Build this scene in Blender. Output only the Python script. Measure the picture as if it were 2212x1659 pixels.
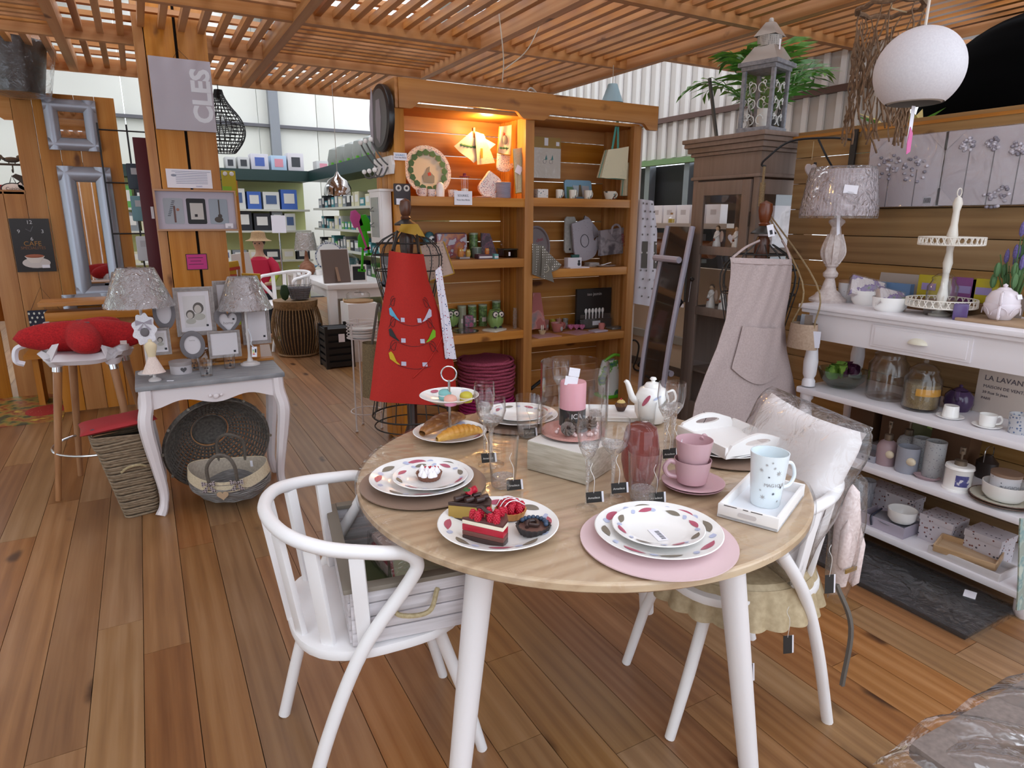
import bpy, bmesh, math, random
from math import cos, sin, pi, sqrt
from mathutils import Vector, Matrix, Euler
random.seed(7)
R = math.radians; TAU = 2*pi; MR = Matrix.Rotation; MT = Matrix.Translation
for _o in list(bpy.data.objects): bpy.data.objects.remove(_o)
scene = bpy.context.scene
COL = scene.collection
# ---------------------------------------------------------------- camera
W_, H_, F_ = 2212, 1659, 1404.0
PITCH, ROLL, YAW, HC = R(14.2), R(0.32), R(29.2), 1.43
FWD = Vector((sin(YAW)*cos(PITCH), cos(YAW)*cos(PITCH), -sin(PITCH)))
_r0 = Vector((cos(YAW), -sin(YAW), 0)); _d0 = FWD.cross(_r0)
CX = _r0*cos(ROLL) - _d0*sin(ROLL)
CY = _r0*sin(ROLL) + _d0*cos(ROLL)
CAM = Vector((0, 0, HC))
cd = bpy.data.cameras.new('camera'); cam = bpy.data.objects.new('camera', cd); COL.objects.link(cam)
cd.sensor_width = 36; cd.lens = F_/W_*36; cd.clip_start = 0.05; cd.clip_end = 200
mw = Matrix.Identity(4)
for i in range(3):
    mw[i][0] = CX[i]; mw[i][1] = -CY[i]; mw[i][2] = -FWD[i]; mw[i][3] = CAM[i]
cam.matrix_world = mw
scene.camera = cam
# ---------------------------------------------------------------- world, light, exposure
wd = bpy.data.worlds.new('sky'); scene.world = wd; wd.use_nodes = True
bg = wd.node_tree.nodes['Background']
bg.inputs[0].default_value = (0.80, 0.89, 1.0, 1); bg.inputs[1].default_value = 2.3
vs = scene.view_settings
vs.view_transform = 'Standard'; vs.look = 'None'; vs.exposure = 0.2; vs.gamma = 1; vs.use_curve_mapping = False
scene.cycles.use_denoising = True
scene.cycles.max_bounces = 8; scene.cycles.transparent_max_bounces = 24
scene.cycles.glossy_bounces = 4; scene.cycles.diffuse_bounces = 5
scene.cycles.sample_clamp_indirect = 6
scene.cycles.caustics_reflective = False; scene.cycles.caustics_refractive = False
# ---------------------------------------------------------------- measuring helpers: a pixel's ray met with a level or upright plane of the room
def ray(px, py): return CX*((px-W_/2)/F_) + CY*((py-H_/2)/F_) + FWD
def PZ(px, py, z=0.0): d = ray(px, py); return CAM + d*((z-HC)/d.z)
def PY(px, py, y): d = ray(px, py); return CAM + d*(y/d.y)
def PX(px, py, x): d = ray(px, py); return CAM + d*(x/d.x)
def dep(p): return (Vector(p)-CAM).dot(FWD)
def mm(p, px): return px*dep(p)/F_          # metres spanned by px pixels at point p
# ---------------------------------------------------------------- materials
def hx(s):
    s = s.lstrip('#'); v = [int(s[i:i+2], 16)/255 for i in (0, 2, 4)]
    return tuple((c/12.92 if c <= .04045 else ((c+.055)/1.055)**2.4) for c in v) + (1,)
MATS = {}
class N:
    """tiny node-tree writer"""
    def __init__(s, name):
        s.m = bpy.data.materials.new(name); s.m.use_nodes = True; s.t = s.m.node_tree; s.t.nodes.clear()
        s.out = s.n('ShaderNodeOutputMaterial')
    def n(s, t, **kw):
        x = s.t.nodes.new(t)
        for k, v in kw.items():
            if k.startswith('i_'): x.inputs[k[2:].replace('_', ' ')].default_value = v
            else: setattr(x, k, v)
        return x
    def l(s, a, b): s.t.links.new(a, b)
    def math(s, op, a, b=None, c=None):
        x = s.n('ShaderNodeMath', operation=op)
        for i, v in enumerate((a, b, c)):
            if v is None: continue
            if isinstance(v, (int, float)): x.inputs[i].default_value = v
            else: s.l(v, x.inputs[i])
        return x.outputs[0]
    def vmath(s, op, a, b):
        x = s.n('ShaderNodeVectorMath', operation=op)
        for i, v in enumerate((a, b)):
            if isinstance(v, tuple): x.inputs[i].default_value = v
            else: s.l(v, x.inputs[i])
        return x.outputs[0]
    def ramp(s, fac, stops):
        x = s.n('ShaderNodeValToRGB'); e = x.color_ramp.elements
        while len(e) < len(stops): e.new(.5)
        for q, (p, c) in zip(e, stops): q.position = p; q.color = c if not isinstance(c, str) else hx(c)
        s.l(fac, x.inputs[0]); return x.outputs[0]
    def mix(s, fac, a, b, mode='MIX'):
        x = s.n('ShaderNodeMix', data_type='RGBA', blend_type=mode)
        for i, v in ((0, fac), (6, a), (7, b)):
            if isinstance(v, (int, float)): x.inputs[i].default_value = v
            elif isinstance(v, tuple): x.inputs[i].default_value = v
            elif isinstance(v, str): x.inputs[i].default_value = hx(v)
            else: s.l(v, x.inputs[i])
        return x.outputs[2]
    def bsdf(s, col=None, rough=.5, metal=0, spec=.5, bump=None, bstr=.2, bdist=.002, **kw):
        b = s.n('ShaderNodeBsdfPrincipled')
        b.inputs['Roughness'].default_value = rough if isinstance(rough, (int, float)) else .5
        if not isinstance(rough, (int, float)): s.l(rough, b.inputs['Roughness'])
        b.inputs['Metallic'].default_value = metal; b.inputs['Specular IOR Level'].default_value = spec
        if isinstance(col, (tuple, str)): b.inputs['Base Color'].default_value = hx(col) if isinstance(col, str) else col
        elif col is not None: s.l(col, b.inputs['Base Color'])
        for k, v in kw.items(): b.inputs[k.replace('_', ' ')].default_value = v
        if bump is not None:
            bn = s.n('ShaderNodeBump'); bn.inputs['Strength'].default_value = bstr; bn.inputs['Distance'].default_value = bdist
            s.l(bump, bn.inputs['Height']); s.l(bn.outputs[0], b.inputs['Normal'])
        s.l(b.outputs[0], s.out.inputs[0]); return b
def plain(name, col, rough=.5, metal=0, spec=.5, **kw):
    if name in MATS: return MATS[name]
    n = N(name); n.bsdf(col, rough, metal, spec, **kw); MATS[name] = n.m; return n.m
def P(col, rough=.5, metal=0, **kw):
    """plain material keyed by its look"""
    return plain('paint_%s_%d_%d' % (col.lstrip('#'), rough*100, metal*10), col, rough, metal, **kw)
def fuzzy(name, c1, c2, scale=60, rough=.85, bstr=.3, stretch=(1, 1, 1), bdist=.002):
    if name in MATS: return MATS[name]
    n = N(name); tc = n.n('ShaderNodeTexCoord'); v = n.vmath('MULTIPLY', tc.outputs['Object'], stretch)
    t = n.n('ShaderNodeTexNoise'); t.inputs['Scale'].default_value = scale; t.inputs['Detail'].default_value = 4
    n.l(v, t.inputs['Vector'])
    n.bsdf(n.ramp(t.outputs[0], [(.3, c1), (.7, c2)]), rough, bump=t.outputs[0], bstr=bstr, bdist=bdist)
    MATS[name] = n.m; return n.m
def wood(name, c1, c2, c3=None, axis='x', rough=.45, knots=.5, knotcol='#5a2f12', vary=.25, sc=1.0, spec=.4, bstr=.1, alt=None, wv=.15):
    """sawn softwood: grain runs along the given axis, every board drawn from its own place in the log"""
    if name in MATS: return MATS[name]
    n = N(name); g = n.n('ShaderNodeNewGeometry'); oi = n.n('ShaderNodeObjectInfo'); rnd = oi.outputs['Random']
    off = n.n('ShaderNodeCombineXYZ')
    for i, k in enumerate((17.3, 31.7, 23.1)): n.l(n.math('MULTIPLY', rnd, k), off.inputs[i])
    p = n.vmath('ADD', g.outputs['Position'], off.outputs[0])
    def st(a): return {'x': (a, 1, 1), 'y': (1, a, 1), 'z': (1, 1, a)}[axis]
    def noise(scale, stretch, det=3, dist=0):
        t = n.n('ShaderNodeTexNoise'); n.l(n.vmath('MULTIPLY', p, tuple(q*sc for q in st(stretch))), t.inputs['Vector'])
        t.inputs['Scale'].default_value = scale; t.inputs['Detail'].default_value = det; t.inputs['Distortion'].default_value = dist; return t.outputs[0]
    broad = noise(5, .25, 2); fine = noise(95, .03, 3)
    w = n.n('ShaderNodeTexWave', wave_type='RINGS', rings_direction={'x': 'X', 'y': 'Y', 'z': 'Z'}[axis])
    w.inputs['Scale'].default_value = 9; w.inputs['Distortion'].default_value = 3.2; w.inputs['Detail'].default_value = 2; w.inputs['Detail Scale'].default_value = 1.5
    n.l(n.vmath('MULTIPLY', p, tuple(q*sc for q in st(.11))), w.inputs['Vector'])
    f = n.math('ADD', n.math('ADD', n.math('MULTIPLY', broad, .55), n.math('MULTIPLY', fine, .3)), n.math('MULTIPLY', w.outputs[0], wv))
    col = n.ramp(f, [(.30, c1), (.5, c2), (.72, c3 or c2)])
    if alt: col = n.mix(n.math('MULTIPLY', n.math('FRACT', n.math('MULTIPLY', rnd, 13.7)), .8), col, n.ramp(f, [(.30, alt[0]), (.5, alt[1]), (.72, alt[2])]))
    if knots > 0:
        kk = {'x': (2.6, 6, 6), 'y': (6, 2.6, 6), 'z': (6, 6, 2.6)}[axis]
        wob = n.n('ShaderNodeTexNoise'); wob.inputs['Scale'].default_value = 12; n.l(p, wob.inputs['Vector'])
        q = n.vmath('ADD', n.vmath('MULTIPLY', p, tuple(a*sc for a in kk)), n.vmath('MULTIPLY', wob.outputs['Color'], (.25, .25, .25)))
        vo = n.n('ShaderNodeTexVoronoi'); n.l(q, vo.inputs['Vector']); vo.inputs['Scale'].default_value = 1.0
        ks = n.n('ShaderNodeMapRange', interpolation_type='SMOOTHSTEP'); n.l(vo.outputs['Distance'], ks.inputs[0])
        ks.inputs[1].default_value = .06; ks.inputs[2].default_value = .15+.1*knots; ks.inputs[3].default_value = .9; ks.inputs[4].default_value = 0
        sep = n.n('ShaderNodeSeparateColor'); n.l(vo.outputs['Color'], sep.inputs[0])
        col = n.mix(n.math('MULTIPLY', ks.outputs[0], n.math('GREATER_THAN', sep.outputs[0], 1-.6*knots)), col, knotcol)
    hv = n.n('ShaderNodeHueSaturation'); n.l(col, hv.inputs['Color'])
    n.l(n.math('ADD', n.math('MULTIPLY', rnd, vary), 1-vary*.5), hv.inputs['Value'])
    n.l(n.math('ADD', n.math('MULTIPLY', n.math('FRACT', n.math('MULTIPLY', rnd, 7.13)), vary*.6), 1-vary*.3), hv.inputs['Saturation'])
    n.bsdf(hv.outputs[0], rough, spec=spec, bump=fine, bstr=bstr); MATS[name] = n.m; return n.m
def glass(name='clear_glass', tint=(1, 1, 1, 1), gl=1.0, rough=.02, bump=0, op=0, opcol=(1, 1, 1, 1), bscale=14):
    """thin clear sheet: lets light through, mirrors at grazing angles"""
    if name in MATS: return MATS[name]
    n = N(name); tr = n.n('ShaderNodeBsdfTransparent'); tr.inputs[0].default_value = tint
    go = n.n('ShaderNodeBsdfGlossy'); go.inputs['Roughness'].default_value = rough
    lw = n.n('ShaderNodeLayerWeight'); lw.inputs[0].default_value = .5
    if bump:
        tc = n.n('ShaderNodeTexCoord'); t = n.n('ShaderNodeTexNoise'); t.inputs['Scale'].default_value = bscale; t.inputs['Detail'].default_value = 3; t.inputs['Distortion'].default_value = 1.5
        n.l(tc.outputs['Object'], t.inputs['Vector'])
        b = n.n('ShaderNodeBump'); b.inputs['Strength'].default_value = bump; b.inputs['Distance'].default_value = .03; n.l(t.outputs[0], b.inputs['Height'])
        n.l(b.outputs[0], go.inputs['Normal']); n.l(b.outputs[0], lw.inputs['Normal'])
    n.l(n.mix(n.math('POWER', lw.outputs['Facing'], 3), tint, tuple(q*.82 for q in tint[:3])+(1,)), tr.inputs[0])
    mx = n.n('ShaderNodeMixShader'); n.l(n.math('MINIMUM', n.math('MULTIPLY', n.math('ADD', .035, n.math('MULTIPLY', n.math('POWER', lw.outputs['Facing'], 3), .8)), gl), .95), mx.inputs[0])
    n.l(tr.outputs[0], mx.inputs[1]); n.l(go.outputs[0], mx.inputs[2]); last = mx.outputs[0]
    if op:
        df = n.n('ShaderNodeBsdfDiffuse'); df.inputs[0].default_value = opcol
        m2 = n.n('ShaderNodeMixShader'); m2.inputs[0].default_value = op; n.l(last, m2.inputs[1]); n.l(df.outputs[0], m2.inputs[2]); last = m2.outputs[0]
    n.l(last, n.out.inputs[0]); MATS[name] = n.m; return n.m
def emit(name, col, s):
    if name in MATS: return MATS[name]
    n = N(name); e = n.n('ShaderNodeEmission'); e.inputs[0].default_value = hx(col); e.inputs[1].default_value = s
    n.l(e.outputs[0], n.out.inputs[0]); MATS[name] = n.m; return n.m
def dots(name, ground, c1, c2=None, scale=40, size=.25, rough=.5, rnd=1.0):
    """small printed dots"""
    if name in MATS: return MATS[name]
    n = N(name); tc = n.n('ShaderNodeTexCoord')
    vo = n.n('ShaderNodeTexVoronoi'); vo.inputs['Scale'].default_value = scale; vo.inputs['Randomness'].default_value = rnd
    n.l(tc.outputs['Object'], vo.inputs['Vector'])
    m = n.math('LESS_THAN', vo.outputs['Distance'], size)
    c = hx(c1)
    if c2:
        s = n.n('ShaderNodeSeparateColor'); n.l(vo.outputs['Color'], s.inputs[0]); c = n.mix(n.math('GREATER_THAN', s.outputs[0], .5), c1, c2)
    n.bsdf(n.mix(m, hx(ground), c), rough); MATS[name] = n.m; return n.m
def prints(name, ground, cols, scale=12, rough=.4, cut=.5):
    """soft blotches of several inks"""
    if name in MATS: return MATS[name]
    n = N(name); tc = n.n('ShaderNodeTexCoord')
    t = n.n('ShaderNodeTexNoise'); t.inputs['Scale'].default_value = scale; t.inputs['Detail'].default_value = 3; n.l(tc.outputs['Object'], t.inputs['Vector'])
    k = len(cols); st = [(0, ground), (cut-.02, ground)] + [(cut + i*(.75-cut)/k, c) for i, c in enumerate(cols)]
    r = n.ramp(t.outputs[0], st); n.bsdf(r, rough); MATS[name] = n.m; return n.m
# ---------------------------------------------------------------- mesh helpers
class MB:
    def __init__(s): s.v = []; s.f = []
    def add(s, vs, fs, M=None):
        o = len(s.v); s.v += [tuple(M @ Vector(q)) if M else tuple(q) for q in vs]; s.f += [tuple(i+o for i in f) for f in fs]; return s
    def box(s, c, d, M=None):
        x, y, z = c; a, b, e = d[0]/2, d[1]/2, d[2]/2
        v = [(x+i*a, y+j*b, z+k*e) for k in (-1, 1) for j in (-1, 1) for i in (-1, 1)]
        return s.add(v, [(0, 2, 3, 1), (4, 5, 7, 6), (0, 1, 5, 4), (2, 6, 7, 3), (0, 4, 6, 2), (1, 3, 7, 5)], M)
    def box2(s, a, b, M=None): return s.box([(a[i]+b[i])/2 for i in range(3)], [abs(b[i]-a[i]) for i in range(3)], M)
    def lathe(s, prof, seg=24, M=None, c=(0, 0, 0), sx=1, sy=1, a0=0, a1=360):
        full = abs(a1-a0) >= 360; cols = seg if full else seg+1; v = []; f = []
        for r, z in prof:
            for i in range(cols):
                t = R(a0 + (a1-a0)*i/seg); v.append((c[0]+r*sx*cos(t), c[1]+r*sy*sin(t), c[2]+z))
        for k in range(len(prof)-1):
            for i in range(seg):
                j = (i+1) % cols
                f.append((k*cols+i, k*cols+j, (k+1)*cols+j, (k+1)*cols+i))
        return s.add(v, f, M)
    def cyl(s, c, r, h, seg=20, r2=None, M=None):
        r2 = r if r2 is None else r2
        return s.lathe([(0.0001, 0), (r, 0), (r2, h), (0.0001, h)], seg, M, c)
    def ball(s, c, r, seg=16, ry=None, rz=None, M=None):
        ry = ry or r; rz = rz or r; k = max(5, seg//2)
        return s.lathe([(sin(pi*i/k)*r+1e-5, -cos(pi*i/k)*rz) for i in range(k+1)], seg, M, c, 1, ry/r)
    def tube(s, pts, r, seg=8, closed=False, M=None, cap=True):
        pts = [Vector(p) for p in pts]; n = len(pts); rs = r if isinstance(r, (list, tuple)) else [r]*n
        v = []; f = []; prev = None
        for i, p in enumerate(pts):
            a = pts[(i-1) % n] if (closed or i) else pts[0]; b = pts[(i+1) % n] if (closed or i < n-1) else pts[-1]
            t = (b-a).normalized() if (b-a).length > 1e-9 else Vector((0, 0, 1))
            if prev is None:
                u = t.cross(Vector((0, 0, 1)));
                if u.length < .05: u = t.cross(Vector((1, 0, 0)))
                u.normalize()
            else:
                u = prev - t*prev.dot(t)
                u = u.normalized() if u.length > 1e-6 else t.orthogonal().normalized()
            prev = u; w = t.cross(u)
            for k in range(seg):
                q = TAU*k/seg; v.append(p + (u*cos(q) + w*sin(q))*rs[i])
        m = n if closed else n-1
        for i in range(m):
            j = (i+1) % n
            for k in range(seg): l = (k+1) % seg; f.append((i*seg+k, i*seg+l, j*seg+l, j*seg+k))
        if cap and not closed: f.append(tuple(range(seg))[::-1]); f.append(tuple((n-1)*seg+k for k in range(seg)))
        return s.add(v, f, M)
    def prism(s, poly, z0, z1, M=None):
        n = len(poly); v = [(x, y, z0) for x, y in poly] + [(x, y, z1) for x, y in poly]
        f = [tuple(range(n))[::-1], tuple(range(n, 2*n))] + [(i, (i+1) % n, n+(i+1) % n, n+i) for i in range(n)]
        return s.add(v, f, M)
    def sheet(s, fn, nu, nv, M=None, cu=False):
        v = [fn(i/nu, j/nv) for j in range(nv+1) for i in range(nu if cu else nu+1)]; c = nu if cu else nu+1
        f = [(j*c+i, j*c+(i+1) % c, (j+1)*c+(i+1) % c, (j+1)*c+i) for j in range(nv) for i in range(nu)]
        return s.add(v, f, M)
    def mesh(s, name, mat=None, sm=40, bev=0, solid=0):
        me = bpy.data.meshes.new(name); me.from_pydata(s.v, [], s.f); me.update()
        bm = bmesh.new(); bm.from_mesh(me)
        if not solid: bmesh.ops.remove_doubles(bm, verts=bm.verts, dist=1e-5)
        bmesh.ops.recalc_face_normals(bm, faces=bm.faces)
        if solid: bmesh.ops.solidify(bm, geom=bm.faces[:], thickness=solid)
        if bev:
            es = [e for e in bm.edges if len(e.link_faces) == 2 and e.calc_face_angle(0) > .6]
            bmesh.ops.bevel(bm, geom=es, offset=bev, segments=2, profile=.6, affect='EDGES', clamp_overlap=True)
        bm.to_mesh(me); bm.free()
        if sm:
            for p in me.polygons: p.use_smooth = True
            try: me.set_sharp_from_angle(angle=R(sm))
            except Exception: pass
        if mat: me.materials.append(mat)
        return me
    def b(s, name, mat, parent=None, loc=(0, 0, 0), rot=(0, 0, 0), sm=40, bev=0, solid=0, scale=None):
        o = bpy.data.objects.new(name, s.mesh(name, mat, sm, bev, solid)); COL.objects.link(o)
        if parent: o.parent = parent
        o.location = loc; o.rotation_euler = rot
        if scale: o.scale = scale
        return o
def ob(name, me, parent=None, loc=(0, 0, 0), rot=(0, 0, 0), scale=None):
    o = bpy.data.objects.new(name, me); COL.objects.link(o); o.location = loc; o.rotation_euler = rot
    if parent: o.parent = parent
    if scale: o.scale = scale
    return o
def tag(o, label, cat, group=None):
    o['label'] = label; o['category'] = cat
    if group: o['group'] = group
    return o
def T(name, label, cat, loc=(0, 0, 0), rz=0, group=None):
    o = bpy.data.objects.new(name, None); COL.objects.link(o); o.location = loc; o.rotation_euler = (0, 0, R(rz)); o.empty_display_size = .05
    return tag(o, label, cat, group)
def struct(o): o['kind'] = 'structure'; return o
def dup(root, loc=None, rz=None, label=None):
    def cp(o, par):
        c = o.copy(); COL.objects.link(c); c.parent = par
        for ch in list(o.children): cp(ch, c)
        return c
    r = cp(root, None)
    if loc is not None: r.location = loc
    if rz is not None: r.rotation_euler = (0, 0, R(rz))
    if label: r['label'] = label
    return r
FONTS = {}
def text(body, size, mat, parent, loc, rot=(R(90), 0, 0), name='lettering', align='CENTER', ext=.0004, sx=1, bold=0):
    cu = bpy.data.curves.new(name, 'FONT'); cu.body = body; cu.size = size; cu.align_x = align; cu.align_y = 'CENTER'; cu.extrude = ext; cu.offset = bold
    cu.resolution_u = 3
    key = (body, size, align, ext, bold)
    if key not in FONTS:
        tmp = bpy.data.objects.new('tmp', cu); COL.objects.link(tmp); FONTS[key] = bpy.data.meshes.new_from_object(tmp); bpy.data.objects.remove(tmp)
    me = FONTS[key].copy(); me.name = name; me.materials.clear(); me.materials.append(mat)
    return ob(name, me, parent, loc, rot, (sx, 1, 1))
def arc(c, r, a0, a1, n, z=None, plane='xy'):
    out = []
    for i in range(n+1):
        t = R(a0+(a1-a0)*i/n); a, b = r*cos(t), r*sin(t)
        out.append({'xy': (c[0]+a, c[1]+b, c[2]), 'xz': (c[0]+a, c[1], c[2]+b), 'yz': (c[0], c[1]+a, c[2]+b)}[plane])
    return out
def bez(ps, n=8):
    """Catmull-Rom through the points"""
    ps = [Vector(p) for p in ps]; q = [ps[0]*2-ps[1]] + ps + [ps[-1]*2-ps[-2]]; out = []
    for i in range(1, len(q)-2):
        a, b, c, d = q[i-1:i+3]
        for k in range(n):
            t = k/n; out.append(.5*((2*b)+(c-a)*t+(2*a-5*b+4*c-d)*t*t+(3*b-a-3*c+d)*t**3))
    return out + [ps[-1]]
def rrect(w, h, r, n=4):
    o = []
    for cx, cy, a in ((w/2-r, h/2-r, 0), (-w/2+r, h/2-r, 90), (-w/2+r, -h/2+r, 180), (w/2-r, -h/2+r, 270)):
        for i in range(n+1): t = R(a+90*i/n); o.append((cx+r*cos(t), cy+r*sin(t)))
    return o
XZ = Matrix(((1, 0, 0, 0), (0, 0, -1, 0), (0, 1, 0, 0), (0, 0, 0, 1)))     # draws an x-y outline upright, facing -y
WHITE = plain('white_paint', '#ece8e6', .45); PORC = plain('white_porcelain', '#f1efec', .12)
CARD = plain('white_card', '#eceaf2', .7); BLACK = plain('black_metal', '#17171a', .45); STEEL = plain('polished_steel', '#c9c9cc', .2, 1)
INK = plain('black_ink', '#26242a', .6); GLASS = glass(); FILM = glass('clear_film', gl=1.2, rough=.13, bump=.5, op=.02, bscale=13)
PINE_X = wood('honey_pine_x', '#a4682e', '#b67a3a', '#c2894b', 'x', knots=.5); PINE_Z = wood('honey_pine_z', '#a4682e', '#b67a3a', '#c2894b', 'z', knots=.5)
PINE_Y = wood('honey_pine_y', '#a4682e', '#b67a3a', '#c2894b', 'y', knots=.5)
# ================================================================ the setting
# floor: every pine board a part of its own, running along y
floor = struct(ob('floor', None)); floor.empty_display_size = .1
FLOORMAT = wood('old_floor_pine', '#754825', '#8d5c34', '#a07148', 'y', rough=.36, knots=.7, knotcol='#32190b', vary=.25, spec=.45, alt=('#7d5f42', '#92734f', '#a28565'))
MB().box((2.2, 5.3, -.03), (12.4, 15, .03)).b('subfloor', P('#24130a', .9), floor)
_pl = MB().box((0, 0, 0), (1, 1, 1)).mesh('plank', FLOORMAT, 0)
BWID = .142; rr = random.Random(3); nfl = 0
for i in range(-26, 42):
    x = BWID*i + .06; y = -.6 - rr.random()*1.6
    while y < 12.4:
        ln = rr.choice((1.5, 1.9, 2.3, 2.7)) if y < 6 else 6.5
        y2 = min(y+ln, 12.4)
        c = Vector((x, (max(y, .2)+y2)/2, 0)); vis = False
        for q in (max(y, .2), (max(y, .2)+y2)/2, y2):
            v = Vector((x, q, 0)) - CAM; d = v.dot(FWD)
            if d > .3 and -200 < W_/2 + F_*v.dot(CX)/d < W_+200 and -50 < H_/2 + F_*v.dot(CY)/d < H_+300: vis = True
        if y2 > -.2 and (vis or rr.random() < .0):
            o = ob('plank', _pl, floor, (x, (y+y2)/2, -.0075), (0, 0, 0), (BWID-.0022, y2-y-.002, .015)); nfl += 1
        y = y2
# the rest of the floor out of view
MB().box((2.2, -2.2, -.008), (12, 4.4, .014)).b('floor_margin', FLOORMAT, floor)
# ---- pergola ceiling
ceil = struct(ob('ceiling', None))
PZ0 = 2.55
BEAM_Y = wood('pergola_beam_y', '#a8703c', '#b98250', '#c4925f', 'y', knots=.3, rough=.5); BEAM_X = wood('pergola_beam_x', '#a8703c', '#b98250', '#c4925f', 'x', knots=.3, rough=.5)
GX = [-2.75, -1.53, -.31, .96, 2.19, 3.44, 4.68, 5.9]; GY = [6.62, 5.45, 4.35, 3.08, 1.85, .62]
def tile(mat, d, nm): return MB().box((0, 0, d[2]/2), d).mesh(nm, mat, 0)
for i, x in enumerate(GX):
    y1 = 6.62 if x < 3 else (5.7 if x < 4 else 3.98)
    ob('beam', tile(BEAM_Y, (.06, y1-.62, .13), 'beam'), ceil, (x, (y1+.62)/2, PZ0))
for j, y in enumerate(GY):
    x1 = {0: 2.22, 1: 3.44}.get(j, 5.9)
    if j == 2: x1 = 3.44
    ob('beam', tile(BEAM_X, (x1+2.75, .05, .115), 'beam'), ceil, ((x1-2.75)/2, y, PZ0+.005))
ob('beam', tile(BEAM_X, (2.4, .05, .115), 'beam'), ceil, (4.66, 3.96, PZ0+.005))
_sy = tile(BEAM_Y, (.04, 1.13, .042), 'slat'); _sx = tile(BEAM_X, (1.18, .04, .042), 'slat')
_uy = tile(BEAM_Y, (.05, 1.2, .03), 'batten'); _ux = tile(BEAM_X, (1.22, .05, .03), 'batten')
for i in range(len(GX)-1):
    xa, xb = GX[i], GX[i+1]; xm = (xa+xb)/2
    for j in range(len(GY)-1):
        yb, ya = GY[j], GY[j+1]; ym = (ya+yb)/2
        if i >= 5 and j < 2: continue
        if i >= 4 and j == 0: continue
        yb2 = 3.96 if (i >= 5 and j == 2) else yb
        alongy = (i+j) % 2 == 1 if i < 4 else True
        if (i, j) in ((1, 0), (2, 0), (3, 0)): alongy = True
        if i >= 6: alongy = False
        # leave out the cells that hang behind the camera's back
        n = 10
        if alongy:
            for k in range(1, n+1):
                x = xa + (xb-xa)*k/(n+1); o = ob('slat', _sy, ceil, (x, (ya+yb2)/2, PZ0+.05)); o.scale = (1, (yb2-ya-.05)/1.13, 1)
            for k in range(4):
                y = ya + (yb2-ya)*(k+.5)/4; o = ob('batten', _ux, ceil, (xm, y, PZ0+.118)); o.scale = ((xb-xa)/1.22, 1, 1)
        else:
            for k in range(1, n+1):
                y = ya + (yb2-ya)*k/(n+1); o = ob('slat', _sx, ceil, (xm, y, PZ0+.05)); o.scale = ((xb-xa-.06)/1.18, 1, 1)
            for k in range(4):
                x = xa + (xb-xa)*(k+.5)/4; o = ob('batten', _uy, ceil, (x, (ya+yb2)/2, PZ0+.118)); o.scale = (1, (yb2-ya)/1.2, 1)
# ---- hall: roof with skylights, trusses, outer walls
hall = struct(ob('roof', None))
ROOFM = P('#b9b4ac', .8); TRUSS = P('#84878c', .45, .3)
SKYL = emit('daylit_skylight', '#eef4ff', 5)
xs = -7.0
for k, (a, b, sky) in enumerate(((-7, -3.2, 0), (-3.2, -2.2, 1), (-2.2, .4, 0), (.4, 1.4, 1), (1.4, 3.2, 0), (3.2, 4.6, 1), (4.6, 5.8, 0), (5.8, 7.4, 1), (7.4, 9.5, 0))):
    z = 4.9
    for (ya, yb) in ((-2.5, 2.4), (2.5, 7.4), (7.5, 13.2)):
        MB().box2((a, ya, z), (b, yb, z+.06)).b('skylight_pane' if sky else 'roof_panel', SKYL if sky else ROOFM, hall, sm=0)
for y in (2.45, 7.45):
    m = MB().tube([(-7, y, 4.8), (9.5, y, 4.8)], .05, 6).tube([(-7, y, 4.05), (9.5, y, 4.05)], .05, 6)
    for k in range(11):
        x = -7+1.5*k; m.tube([(x, y, 4.05), (x+.75, y, 4.8)], .025, 5).tube([(x+.75, y, 4.8), (x+1.5, y, 4.05)], .025, 5)
    m.b('roof_truss', TRUSS, hall)
for x in (-5.5, -2, 1.5, 5):
    MB().tube([(x, -2.5, 4.84), (x, 13, 4.84)], .035, 6).b('purlin', TRUSS, hall)
WALLP = plain('sandwich_panel', '#d9d8cf', .55)
wb = struct(ob('wall_back', None)); YB = 12.6
for k in range(17):
    x = -7+k; MB().box((x+.5, YB+.05, 2.45), (.99, .08, 4.9)).b('panel', WALLP, wb, bev=.006)
for x in (-3.4, 2.25, 7.4): MB().box((x, YB-.06, 2.45), (.16, .14, 4.9)).b('steel_column', TRUSS, wb)
MB().box((1.2, YB-.04, 2.98), (16, .1, .05)).b('rail', P('#5d5b60', .5), wb)
wl = struct(ob('wall_left', None))
for k in range(11): MB().box((-7.05, -2+1.45*k, 2.45), (.08, 1.44, 4.9)).b('panel', WALLP, wl, bev=.006)
# corrugated side wall with the dark doorway under it
wr = struct(ob('wall_right', None)); XR = 4.3
CORR = plain('ribbed_sheet', '#cbc6c0', .5)
MB().box2((XR+.18, 2.75, 1.98), (XR+.23, 9.4, 4.85)).b('sheet', CORR, wr)
for k in range(46):
    MB().box((XR+.165, 2.8+k*.14, 3.38), (.02, .045, 2.75)).b('rib', P('#dedbd8', .4), wr)
MB().box((XR+.16, 6.05, 2.345), (.05, 6.6, .045)).b('rail', P('#5a4038', .5), wr)
MB().box((XR+.16, 6.05, 1.97), (.07, 6.6, .05)).b('green_trim', P('#6f8f5e', .5), wr)
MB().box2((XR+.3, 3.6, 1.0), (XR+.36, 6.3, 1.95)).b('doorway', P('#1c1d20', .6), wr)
for y in (4.02, 4.75, 5.3): MB().box((XR+.24, y, 1.5), (.08, .07, .95)).b('door_post', P('#8f969d', .4, .5), wr)
MB().box2((XR+.02, 1.9, 0), (XR+.1, 12.5, 1.02)).b('dado', plain('beige_wall', '#b39c86', .7), wr)
MB().box2((XR-.02, 1.9, .30), (XR+.03, 12.5, .37)).b('cable_duct', P('#8b857c', .6), wr)
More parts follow.
